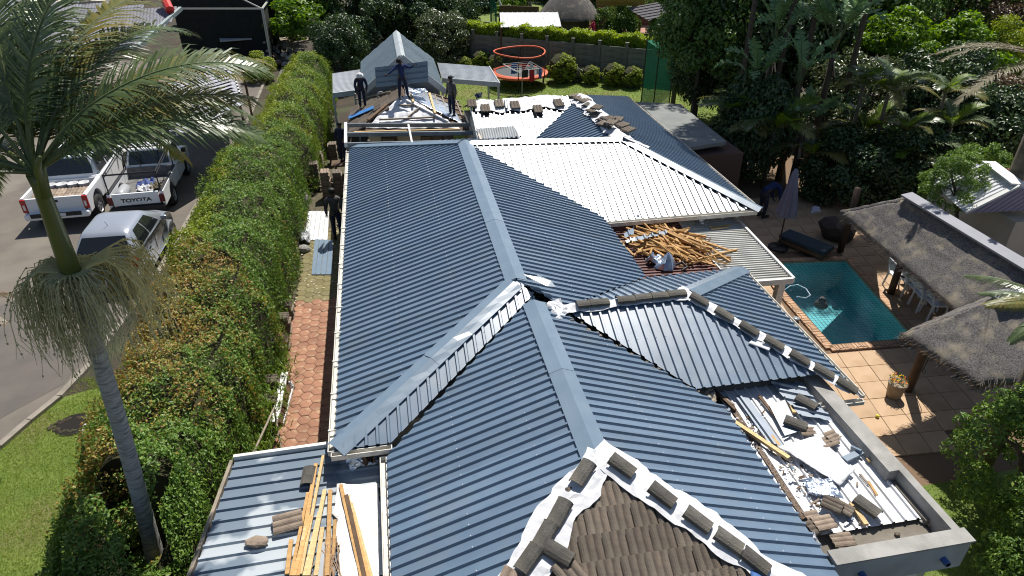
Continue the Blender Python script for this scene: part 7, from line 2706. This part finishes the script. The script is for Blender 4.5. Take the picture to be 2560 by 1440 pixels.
pbase = at(393, 1412, DZ)
ptop = at(186, 690, 5.75)
ptop.y = pbase.y + .08
ptop.x = at(182, 690, 5.75).x
print('palm', pbase, ptop, at(182, 690, 5.75))
ptop = at(182, 690, 5.75)
kp = thing('palm_tree', 'tall palm with grey ringed trunk, green shaft and hanging flower strands in the foreground', 'palm tree', pbase)
TR_ = mat('grey_ringed_palm_trunk', (.42, .415, .40), (.27, .265, .255), 5, rough=.9, bump=.8, bscale=8, stretch=(1.6, 1.6, 9), c3=(.10, .10, .095), scale3=3, amt3=.5)
SHAFT = mat('green_crownshaft', (.115, .135, .030), (.085, .11, .022), 2.5, rough=.4, spec=.5, stretch=(2, 2, .5), c3=(.035, .05, .025), scale3=1.4, amt3=.3)
tb = MB()
npt = 64
pts, rs = [], []
for i in range(npt + 1):
    t = i / npt
    p = pbase.lerp(ptop, t) + V((0, .10 * math.sin(PI * t), -.2 if i == 0 else 0))
    pts.append(p)
    rs.append((.118 - .016 * t + .04 * math.exp(-t * 14)) * (1 + (.035 if i % 2 else -.012)))
tb.tube(pts, rs, 16)
tb.build('trunk', TR_, kp, smooth=True)
psh = at(90, 437, 7.15)
sh_pts = [ptop.lerp(psh, t) for t in (0, .06, .2, .45, .7, .9, 1)]
MB().tube(sh_pts, [.098, .108, .110, .098, .086, .082, .095], 16).build('crown_shaft', SHAFT, kp, smooth=True)
print('shaft top', psh)
FK = [frond_mesh('king_frond_a', 3.0, 84, .72, LPALM, .75, -.75, .22, .70, .024, 1), frond_mesh('king_frond_b', 2.9, 84, .72, LPALM, .45, -1.0, .10, .85, .024, 2), frond_mesh('king_frond_c', 2.9, 84, .72, LPALMY, .35, -.85, .0, .9, .024, 3)]
for az, til, me_, sc_, rl_ in ((-80, .1, 2, 1.0, -.3), (-98, -.05, 2, .95, -.2), (62, .42, 2, 1.05, .2), (5, .75, 1, 1.15, .1), (22, .62, 2, 1.15, 0), (-14, .6, 0, 1.15, 0), (-34, .7, 2, 1.1, 0), (38, .7, 0, 1.1, .1), (-55, .55, 0, 1.0, -.2), (88, .22, 1, .9, .5), (79, .36, 2, .9, .3), (44, .3, 2, 1.05, 0), (24, .05, 1, 1.05, 0), (3, .15, 2, 1.05, 0), (-20, .3, 2, 1.0, 0), (-70, .1, 1, 1.0, -.4), (-100, .2, 2, .9, -.3), (70, .18, 0, 1.0, .35), (52, .10, 1, 1.05, .2), (33, .25, 0, 1.0, .1), (14, .10, 0, 1.0, 0), (-8, .3, 1, 1.0, -.1), (-30, .1, 0, 1.0, 0), (-55, .2, 1, 1, -.2), (-85, .05, 2, .95, -.5), (-118, .0, 2, .85, -.3), (60, .05, 1, .9, .3), (25, -.15, 2, .9, .2), (-40, -.2, 1, .95, 0)):  # left-hand fronds take the yellow leaflets to stand for pale sunlight
    place_frond(FK[me_], kp, psh + V((0, 0, .02)), rad(az), til, rl_, sc_)
# leaf bases splitting at the top of the shaft
for az in (-70, 20, 75, 130):
    d = V((math.sin(rad(az)), math.cos(rad(az)), 1.1)).normalized()
    MB().tube([psh - V((0, 0, .25)), psh + d * .12, psh + d * .34], [.075, .045, .02], 8).build('leaf_base', SHAFT, kp, smooth=True)
# flower strands
PANY = mat('yellow_flower_strand', (.80, .70, .32), (.68, .58, .24), 8, rough=.6, transl=.2)
PANG = mat('grey_green_flower_strand', (.62, .58, .33), (.46, .45, .25), 8, rough=.6, transl=.2)


def panicle(p0, az, out, rise, fall, m, n, ln, seed, name='flower_strands'):
    r = random.Random(seed)
    mb = MB()
    d = V((math.sin(az), math.cos(az), 0))
    s_ = V((d.y, -d.x, 0))
    subs = []
    for k in range(9):
        b_ = (k - 4) / 4
        e1 = p0 + d * out * .45 + V((0, 0, rise)) + s_ * b_ * .18
        e2 = p0 + d * out * (1 - .2 * abs(b_)) + s_ * b_ * out * .75 + V((0, 0, rise - fall * (.6 + .4 * r.random())))
        pts = [p0, p0.lerp(e1, .6) + V((0, 0, .03)), e1, e1.lerp(e2, .5) + V((0, 0, .08)), e2]
        mb.tube(pts, [.022, .018, .014, .010, .005], 5)
        subs.append(pts)
    for k in range(n):
        pts = r.choice(subs)
        i = r.choice((1, 2, 2, 3, 3))
        p = pts[i].lerp(pts[i + 1], r.random())
        o = (p - p0)
        o.z = 0
        o = (o.normalized() + V((r.gauss(0, .3), r.gauss(0, .3), 0))) * r.uniform(.05, .22)
        L_ = ln * r.uniform(.55, 1.15)
        q_ = [p, p + o * .5 + V((0, 0, -.05 * L_)), p + o * .9 + V((r.gauss(0, .02), r.gauss(0, .02), -.35 * L_)), p + o * 1.05 + V((r.gauss(0, .03), r.gauss(0, .03), -.7 * L_)), p + o * 1.1 + V((r.gauss(0, .05), r.gauss(0, .05), -L_))]
        mb.tube(q_, [.0058, .0055, .005, .0045, .003], 3, cap=False)
        if k % 2 == 0:
            for j in range(7):
                t = r.uniform(.2, .98) * 4
                ii = min(3, int(t))
                c_ = q_[ii].lerp(q_[ii + 1], t - ii)
                mb.box(c_, (.017, .017, .02), r.random() * 3)
    return mb.build(name, m, kp)


pj = ptop + V((0, 0, -.02))
panicle(pj, rad(75), .95, .22, .35, PANY, 150, .75, 1)
panicle(pj, rad(110), .62, .12, .35, PANG, 95, 1.0, 2)
panicle(pj, rad(165), .40, .10, .35, PANG, 80, 1.1, 3)
panicle(pj, rad(225), .45, .12, .30, PANG, 80, 1.1, 4)
panicle(pj, rad(275), .60, .20, .35, PANG, 90, .95, 5)
panicle(pj, rad(20), .55, .15, .4, PANY, 100, .8, 6)


def palm(name, label, loc, zc, nf, meshes, r=.07, spread_=(.0, 0), sc=1.0, group=None, tilt=(.0, .35), dead=None, azs=None):
    t = thing(name, label, 'palm tree', loc, 0, group)
    top = V((loc[0] + spread_[0], loc[1] + spread_[1], zc))
    a = V(loc)
    MB().tube([a, a.lerp(top, .5) + V((.05, 0, 0)), top], [r * 1.2, r, r * .8], 8).build('trunk', mat('slim_palm_trunk', (.15, .125, .09), (.10, .085, .06), 8, rough=.9, bump=.4), t, smooth=True)
    for k in range(nf):
        az = (azs[k] if azs else 2 * PI * k / nf + random.gauss(0, .2))
        place_frond(meshes[k % len(meshes)], t, top, az, random.uniform(*tilt) - (.25 if k % 3 == 2 else 0), random.gauss(0, .15), sc * random.uniform(.85, 1.1))
    return t


FS = [frond_mesh('slim_frond_a', 1.55, 34, .48, LPALM, .85, -.7, .3, .35, .035, 11), frond_mesh('slim_frond_b', 1.5, 34, .46, LPALMY, .5, -1.0, .1, .5, .035, 12), frond_mesh('slim_frond_c', 1.45, 32, .46, LBRT, 1.0, -.3, .45, .2, .04, 13)]
FDd = [frond_mesh('dead_frond', 3.2, 80, .52, LDEAD, .25, -.75, .15, .35, .026, 14, stalk=TIMBG, ragged=.12), frond_mesh('hanging_frond', 2.3, 60, .55, LPALMY, .3, -.55, -.1, 1.0, .034, 15)]
FHG = frond_mesh('curtain_frond', 2.2, 60, .50, LPALM, .2, -.6, -.2, 1.3, .036, 16)
for (px, gy, cy, nf, sc_, lab) in ((2150, 480, 235, 12, 1.0, 'slender palm with pale yellowish crown standing in front of the dark trees'), (2090, 470, 215, 9, .8, 'smaller silvery palm left of the yellowish one'), (2285, 470, 235, 9, .95, 'slender palm with upright lime fronds right of the yellowish one'), (2322, 480, 320, 8, .9, 'low palm with lime and orange fronds near the white ribbed roof'), (2160, 520, 420, 7, .7, 'short young palm behind the thatch ridge'), (2210, 500, 330, 8, .8, 'shaded thin palm between the taller ones'), (2060, 480, 420, 7, .6, 'little palm in deep shade near the umbrella'), (1905, 470, 330, 9, 1.35, 'arching palm with long fronds below the drooping wild banana'), (2010, 475, 395, 8, 1.2, 'arching dark palm in the middle of the grove'), (2235, 495, 395, 8, 1.1, 'arching palm just left of the thatch ridge'), (1830, 440, 300, 8, 1.25, 'arching dark palm beside the shaded flat roof'), (2120, 470, 330, 9, 1.1, 'arching palm behind the slender yellowish one')):
    p = at(px, gy, 0)
    palm('slender_palm', lab, p, zat(p.x, p.y, cy), nf, FS if sc_ > .75 else FS[:2], sc=sc_, tilt=(.0, .5))
# palms whose fronds reach in from the right edge
palm('palm_tree', 'big palm beyond the right edge with long dry fronds reaching in', (at(2650, 165, 6.0).x, at(2650, 165, 6.0).y, 0), 6.0, 5, [FDd[0]], r=.2, sc=1.0, tilt=(.05, .25), azs=[rad(-60), rad(-78), rad(-95), rad(-40), rad(-118)])
pr_ = at(2655, 770, 4.0)
palm('palm_tree', 'near palm outside the right edge with curtain fronds over the thatch', (pr_.x, pr_.y, 0), 4.0, 6, [FHG, FDd[1]], r=.13, sc=.62, tilt=(.0, .25), azs=[rad(-40), rad(-85), rad(-110), rad(-150), rad(-62), rad(180)])
pl_l = at(-175, 850, 3.2)
palm('palm_tree', 'palm beyond the left edge with bronze drooping fronds', (pl_l.x, pl_l.y, DZ), 3.4, 6, [frond_mesh('bronze_frond', 1.4, 50, .32, LBR, .5, -.9, .2, .5, .03, 18)], r=.09, sc=1.0, tilt=(-.2, .3), azs=[rad(100), rad(60), rad(140), rad(20), rad(180), rad(220)])


# ---- wild bananas
def paddle_mesh(name, L, Wd, m, pet, bend=.8, seed=0, torn=.3):
    r = random.Random(seed)
    mb = MB()
    st = 16
    pts, ds = [V((0, 0, 0))], []
    tot = pet + L
    for i in range(st * 2):
        t = i / (st * 2)
        a = 1.35 - bend * t ** 1.8
        ds.append(V((math.cos(a), 0, math.sin(a))))
        pts.append(pts[-1] + ds[-1] * tot / (st * 2))
    ds.append(ds[-1])
    mb.cur = 1
    mb.tube(pts, [max(.006, .03 * (1 - i / (st * 2 + 1))) for i in range(st * 2 + 1)], 5)
    mb.cur = 0
    n = 15
    for s in (-1, 1):
        for k in range(n):
            t0, t1 = k / n, (k + 1) / n
            gap = .16 / n if r.random() < torn else 0

            def P(t, w):
                tt = (pet + L * t) / tot * st * 2
                i = min(st * 2 - 1, int(tt))
                p = pts[i].lerp(pts[i + 1], tt - i)
                d = ds[i]
                nrm = V((-d.z, 0, d.x))
                wd_ = Wd * math.sin(PI * min(1, .06 + t * .94)) ** .45 * (1 if t < .7 else 1 - .6 * ((t - .7) / .3) ** 2)
                q = V((0, s, 0)) * wd_ * w * .9 + nrm * wd_ * w * .35 + d * wd_ * w * .25
                return p + q + V((0, 0, -.18 * w * w * wd_))
            dz = r.gauss(0, .05)
            A = [P(t0, 0), P(t1, 0), P(t1 - gap, .55) + V((0, 0, dz * .4)), P(t1 - gap * 3, 1) + V((0, 0, dz)), P(t0 + gap * 3, 1) + V((0, 0, dz)), P(t0 + gap, .55) + V((0, 0, dz * .4))]
            mb.add(A, [(0, 1, 2, 5), (5, 2, 3, 4)])
    me = bpy.data.meshes.new(name)
    me.from_pydata([tuple(q_) for q_ in mb.v], [], mb.f)
    me.materials.append(m)
    me.materials.append(STALK)
    me.polygons.foreach_set('material_index', mb.mi)
    return me


PD = [paddle_mesh('paddle_a', 1.5, .30, LSTR, 1.0, .9, 1), paddle_mesh('paddle_b', 1.4, .28, LSTR, 1.0, 1.6, 2, .5), paddle_mesh('paddle_c', 1.4, .27, LSTR, .9, 2.3, 3, .6)]
for (px, gy, cy, n, sc_, lab) in ((2015, 420, 128, 11, 1.15, 'tallest wild banana plant with broad upright leaves catching the sun'), (1945, 450, 215, 8, .95, 'wild banana plant in half shade left of the tallest one'), (1850, 430, 232, 9, .95, 'wild banana with drooping dark fronds at the left of the grove'), (1880, 400, 115, 7, .95, 'tall thin wild banana behind the drooping one'), (1975, 470, 330, 6, .8, 'low wild banana in the darkest part of the grove')):
    p = at(px, gy, 0)
    zc = zat(p.x, p.y, cy)
    t = thing('wild_banana', lab, 'wild banana', p)
    MB().tube([p, p + V((.05, .05, zc * .5)), V((p.x, p.y, zc))], [.13, .12, .10], 9).build('trunk', mat('fibrous_brown_trunk', (.10, .075, .05), (.06, .045, .03), 6, rough=.95, bump=.6, stretch=(3, 3, .6)), t, smooth=True)
    for k in range(n):
        az = 2 * PI * k / n + random.gauss(0, .25)
        place_frond(PD[k % 3], t, V((p.x, p.y, zc - .05)), az, random.uniform(-.15, .2), random.gauss(0, .2), sc_ * random.uniform(.85, 1.1), 'leaf')
    for k in range(5):
        a = random.uniform(0, 6.28)
        MB().bar(V((p.x, p.y, zc - .15)), V((p.x + .25 * math.cos(a), p.y + .25 * math.sin(a), zc - .9)), .10, .01).build('dead_leaf', TIMBG, t)

# ---- trees: name, label, px, ground row, crown row, radii, crown
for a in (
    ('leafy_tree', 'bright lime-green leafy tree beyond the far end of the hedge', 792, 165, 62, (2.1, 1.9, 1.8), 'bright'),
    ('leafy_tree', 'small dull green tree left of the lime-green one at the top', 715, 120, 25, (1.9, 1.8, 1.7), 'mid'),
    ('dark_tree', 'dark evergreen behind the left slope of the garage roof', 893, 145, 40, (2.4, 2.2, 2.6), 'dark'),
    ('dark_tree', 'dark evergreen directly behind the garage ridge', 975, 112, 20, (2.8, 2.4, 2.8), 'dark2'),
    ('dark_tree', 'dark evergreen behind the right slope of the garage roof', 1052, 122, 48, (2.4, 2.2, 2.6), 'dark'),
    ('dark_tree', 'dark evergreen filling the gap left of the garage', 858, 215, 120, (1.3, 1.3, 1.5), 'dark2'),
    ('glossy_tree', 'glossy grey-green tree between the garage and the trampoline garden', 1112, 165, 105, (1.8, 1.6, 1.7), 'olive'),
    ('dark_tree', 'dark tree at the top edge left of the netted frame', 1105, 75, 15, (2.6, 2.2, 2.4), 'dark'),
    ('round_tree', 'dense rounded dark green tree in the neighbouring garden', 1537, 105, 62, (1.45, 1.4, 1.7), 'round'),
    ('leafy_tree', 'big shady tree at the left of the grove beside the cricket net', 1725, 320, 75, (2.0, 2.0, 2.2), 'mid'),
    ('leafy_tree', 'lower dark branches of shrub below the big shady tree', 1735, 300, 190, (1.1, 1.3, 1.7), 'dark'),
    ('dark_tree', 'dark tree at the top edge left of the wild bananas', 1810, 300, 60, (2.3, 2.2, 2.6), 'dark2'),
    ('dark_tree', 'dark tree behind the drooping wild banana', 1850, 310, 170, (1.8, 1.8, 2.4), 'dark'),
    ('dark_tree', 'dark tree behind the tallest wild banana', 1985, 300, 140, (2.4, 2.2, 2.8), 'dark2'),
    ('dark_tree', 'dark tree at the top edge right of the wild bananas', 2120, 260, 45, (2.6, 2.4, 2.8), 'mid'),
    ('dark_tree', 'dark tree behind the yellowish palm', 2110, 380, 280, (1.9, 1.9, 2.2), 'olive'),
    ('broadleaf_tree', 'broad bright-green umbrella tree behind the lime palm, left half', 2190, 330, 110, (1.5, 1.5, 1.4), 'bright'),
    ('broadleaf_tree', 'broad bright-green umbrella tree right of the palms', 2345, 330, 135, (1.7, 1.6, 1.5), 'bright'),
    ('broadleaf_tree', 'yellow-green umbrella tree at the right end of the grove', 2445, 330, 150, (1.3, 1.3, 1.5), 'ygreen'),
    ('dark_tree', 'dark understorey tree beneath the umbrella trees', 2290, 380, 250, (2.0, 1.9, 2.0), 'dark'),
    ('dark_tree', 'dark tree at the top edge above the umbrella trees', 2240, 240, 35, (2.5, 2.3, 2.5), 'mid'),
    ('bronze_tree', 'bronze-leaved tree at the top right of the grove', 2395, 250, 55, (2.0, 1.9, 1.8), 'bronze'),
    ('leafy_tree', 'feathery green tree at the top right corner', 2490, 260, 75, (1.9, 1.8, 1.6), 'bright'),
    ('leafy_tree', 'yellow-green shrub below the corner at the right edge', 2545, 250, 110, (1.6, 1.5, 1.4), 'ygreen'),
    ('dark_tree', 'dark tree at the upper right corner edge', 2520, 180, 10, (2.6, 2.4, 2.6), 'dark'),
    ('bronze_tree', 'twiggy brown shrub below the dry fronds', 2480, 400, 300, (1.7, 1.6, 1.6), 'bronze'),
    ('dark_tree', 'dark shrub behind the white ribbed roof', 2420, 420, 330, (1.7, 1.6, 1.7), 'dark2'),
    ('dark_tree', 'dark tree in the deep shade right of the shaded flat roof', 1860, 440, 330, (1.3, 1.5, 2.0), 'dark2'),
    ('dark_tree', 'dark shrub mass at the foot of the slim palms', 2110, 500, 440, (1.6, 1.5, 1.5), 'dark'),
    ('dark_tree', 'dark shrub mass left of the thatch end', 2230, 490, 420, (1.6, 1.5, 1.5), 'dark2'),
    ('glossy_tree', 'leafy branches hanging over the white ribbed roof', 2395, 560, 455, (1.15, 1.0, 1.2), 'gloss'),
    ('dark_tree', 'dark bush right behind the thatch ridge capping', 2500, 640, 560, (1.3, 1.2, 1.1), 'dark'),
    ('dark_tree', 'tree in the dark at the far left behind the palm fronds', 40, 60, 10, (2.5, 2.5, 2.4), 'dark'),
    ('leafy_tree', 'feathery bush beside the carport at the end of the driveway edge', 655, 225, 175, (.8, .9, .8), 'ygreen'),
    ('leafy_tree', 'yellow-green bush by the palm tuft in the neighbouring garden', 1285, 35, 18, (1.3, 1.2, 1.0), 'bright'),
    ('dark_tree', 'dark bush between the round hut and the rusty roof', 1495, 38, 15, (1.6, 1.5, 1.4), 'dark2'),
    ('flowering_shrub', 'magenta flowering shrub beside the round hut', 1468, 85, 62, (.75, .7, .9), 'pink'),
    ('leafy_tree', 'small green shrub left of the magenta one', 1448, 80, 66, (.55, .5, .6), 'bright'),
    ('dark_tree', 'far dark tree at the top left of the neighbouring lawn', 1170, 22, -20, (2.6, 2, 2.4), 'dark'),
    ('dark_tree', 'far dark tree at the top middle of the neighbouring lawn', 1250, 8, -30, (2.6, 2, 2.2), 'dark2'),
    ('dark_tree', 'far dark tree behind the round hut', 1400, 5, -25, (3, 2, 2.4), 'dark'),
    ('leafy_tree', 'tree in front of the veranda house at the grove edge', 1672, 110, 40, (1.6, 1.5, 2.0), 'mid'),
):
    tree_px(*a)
for x, y, r_, lab in ((16.0, 26.2, 2.5, 'tall spreading tree rising high behind the wild bananas'), (14.0, 25.3, 2.0, 'tall slim-stemmed tree between the wild bananas and the flat roof'), (17.6, 23.8, 2.1, 'tall slim-stemmed tree rising behind the slim palms'), (15.4, 23.6, 1.2, 'tall slim-stemmed tree above the folded umbrella'), (14.1, 31.9, 2.3, 'tall slim-stemmed tree behind the shaded flat roof')):
    tree('tall_tree', lab, (x, y, 0), 14.0, (r_, r_, 1.5), 'dark', tr=.12)
p = at(2385, 460, 2.9)
tree('glossy_tree', 'leafy branches leaning over the left half of the white ribbed roof', (15.1, 13.6, 0), 2.95, (.75, .8, .8), 'gloss', tr=.07, lean=(p.x - 15.1, p.y - 13.6))
p = at(2500, 1300, 0)
tree('glossy_bush', 'big glossy dark-green bush at the lower right corner', p, zat(p.x, p.y, 1150), (1.12, 1.2, 1.25), 'gloss', cat='bush')
p = at(2590, 1480, 0)
tree('glossy_bush', 'glossy bush continuing below the big one at the right edge', p, zat(p.x, p.y, 1420), (.9, 1.0, 1.1), 'gloss', cat='bush')

# ---- clipped round bushes before the precast wall
for i, (px, gy, r_6, lab) in enumerate(((1160, 182, .55, 'leftmost round clipped bush by the log trestle'), (1203, 172, .62, 'round clipped bush right of the log trestle'), (1240, 178, .58, 'round clipped bush at the left side of the trampoline net'), (1284, 175, .55, 'round clipped bush seen through the trampoline net, left one'), (1303, 172, .45, 'small round clipped bush seen through the trampoline net'), (1405, 205, .92, 'largest round clipped bush right of the trampoline'), (1476, 210, .60, 'small round clipped bush next to the largest'), (1533, 214, .72, 'wide round clipped bush left of the cricket net'), (1579, 218, .66, 'round clipped bush touching the cricket net'))):
    p = at(px, gy, 0)
    t = thing('clipped_bush', lab, 'bush', p, 0, 'round clipped bushes along the precast wall')
    M = Matrix.Translation(p + V((0, 0, r_6 * .85))) @ Matrix.Diagonal((r_6 * .86, r_6 * .86, r_6 * .82, 1))
    if i == 0:
        bc = crown_mesh('ball_foliage', (1, 1, 1), 260, 38, .11, .07, LY, 20, cr=.15, lower=-1.1, spread=.5)
        g_ = MB().rock((0, 0, 0), (.98, .98, .98), 3, 2).build('x', CORE, None, origin=(0, 0, 0))
        cmesh = g_.data
        bpy.data.objects.remove(g_)
    inst(bc, 'foliage', M, t)
    inst(cmesh, 'shade_core', M, t)  # added dark core inside each ball, for shade between its leaves
tree_px('pale_shrub', 'small pale grey shrub between two clipped bushes', 1444, 205, 190, (.4, .4, .45), 'olive', cat='bush')
tree_px('pale_shrub', 'small pale shrub at the foot of the cricket net', 1584, 220, 214, (.35, .35, .3), 'olive', cat='bush')
# ---- clipped yellow-green hedge behind the wall
NB = 16000
t = rng.random(NB)
ha, hb_ = wa0 + V((-.3, .75, 0)), wa1 + V((.3, .75, 0))
wdn = np.array([-wd.y, wd.x, 0])
base_ = np.array(ha)[None] + t[:, None] * np.array(hb_ - ha)[None]
u = rng.random(NB)
hh = 2.25 + .07 * np.sin(t * 60) + .05 * np.sin(t * 133)
side = np.where(u < .5, -.38, -.38 + (u - .5) * 2 * .8)
zz = np.where(u < .5, hh * (.55 + .9 * u), hh)
Pb = base_ + wdn[None] * side[:, None] + np.stack([np.zeros(NB), np.zeros(NB), zz + rng.normal(0, .05, NB)], axis=1)
Nb = np.where((u < .5)[:, None], -wdn[None] + np.array([[0, 0, .5]]), np.array([[0, 0, 1.0]]))
v, f = leaf_arrays(Pb, Nb, .13, .08, .6)
bh = thing('clipped_hedge', 'bright yellow-green clipped hedge running behind the precast wall', 'hedge', ha)
me = mesh_np('back_hedge_foliage', v - np.array(ha), f, [leafmat('bright_hedge_leaf', [(0.224, 0.322, 0.017), (0.280, 0.378, 0.021), (0.168, 0.252, 0.017)], .4)])
o_ = bpy.data.objects.new('foliage', me)
COL.objects.link(o_)
o_.parent = bh
MB().bar(ha + V((0, 0, 1.05)), hb_ + V((0, 0, 1.05)), .62, 2.05).build('shade_core', CORE, bh)  # added dark core, stands for the shade inside the back hedge
# yucca tuft
p = at(1322, 35, 0)
palm('palm_tuft', 'spiky grey-green palm tuft behind the white-roofed shed', p, .9, 12, [frond_mesh('tuft_frond', 1.9, 30, .4, LO, 1.0, -.6, .3, .3, .05, 21)], r=.25, sc=1.0, tilt=(.0, .3))

# ---- grass blades
def grass(name, label, fn, n, hgt, wid, m):
    P = fn(n)
    n = len(P)
    a = rng.uniform(0, 2 * PI, n)
    d = np.stack([np.cos(a), np.sin(a), np.zeros(n)], 1)
    s = np.stack([-np.sin(a), np.cos(a), np.zeros(n)], 1)
    h = hgt * rng.uniform(.5, 1.4, n)[:, None]
    v = np.empty((n, 3, 3))
    v[:, 0], v[:, 1] = P - s * wid, P + s * wid
    v[:, 2] = P + d * h * rng.uniform(.2, 1.0, n)[:, None] + np.array([0, 0, 1]) * h
    me = mesh_np(name, v.reshape(-1, 3), np.arange(n * 3).reshape(-1, 3), [m])
    o = bpy.data.objects.new(name, me)
    COL.objects.link(o)
    return tag(o, label, 'grass', kind='stuff')


LGR = leafmat('lawn_blade', [(0.171, 0.273, 0.034), (0.221, 0.323, 0.043), (0.292, 0.323, 0.068), (0.145, 0.248, 0.031)], .35, .6)


def front_pts(n):
    x, y = rng.uniform(-10, -5.0, n * 2), rng.uniform(6.5, 13.2, n * 2)
    kx = np.array([q_.x for q_ in kerbline[:5]]); ky = np.array([q_.y for q_ in kerbline[:5]])
    ex = np.array([q_[0] for q_ in lawnedge[1:]]); ey = np.array([q_[1] for q_ in lawnedge[1:]])
    okk = (y < np.interp(x, kx, ky) - .08) & (x < np.interp(y, ey, ex) + .1)
    bare = fnoise(np.stack([x, y, x * 0], 1), .7, 5) > .95
    okk &= ~(bare & (rng.random(n * 2) < .7))
    okk &= ((x - hl.x) / .36) ** 2 + ((y - hl.y) / .3) ** 2 > 1
    x, y = x[okk][:n], y[okk][:n]
    return np.stack([x, y, np.full(len(x), DZ)], 1)


grass('grass', 'short green grass blades of the front lawn', front_pts, 60000, .035, .006, LGR)


def back_pts(n):
    x, y = rng.uniform(1.6, 18.8, n), rng.uniform(28.3, 38, n)
    return np.stack([x, y, np.full(n, .004)], 1)


grass('grass', 'short green grass blades of the back lawn', back_pts, 45000, .05, .014, LGR)


def side_pts(n):
    x, y = rng.uniform(7.4, 11, n), rng.uniform(4.5, 7.5, n)
    return np.stack([x, y, np.full(n, -.002)], 1)


grass('grass', 'grass blades between the annex parapet and the glossy bush', side_pts, 12000, .04, .006, LGR)
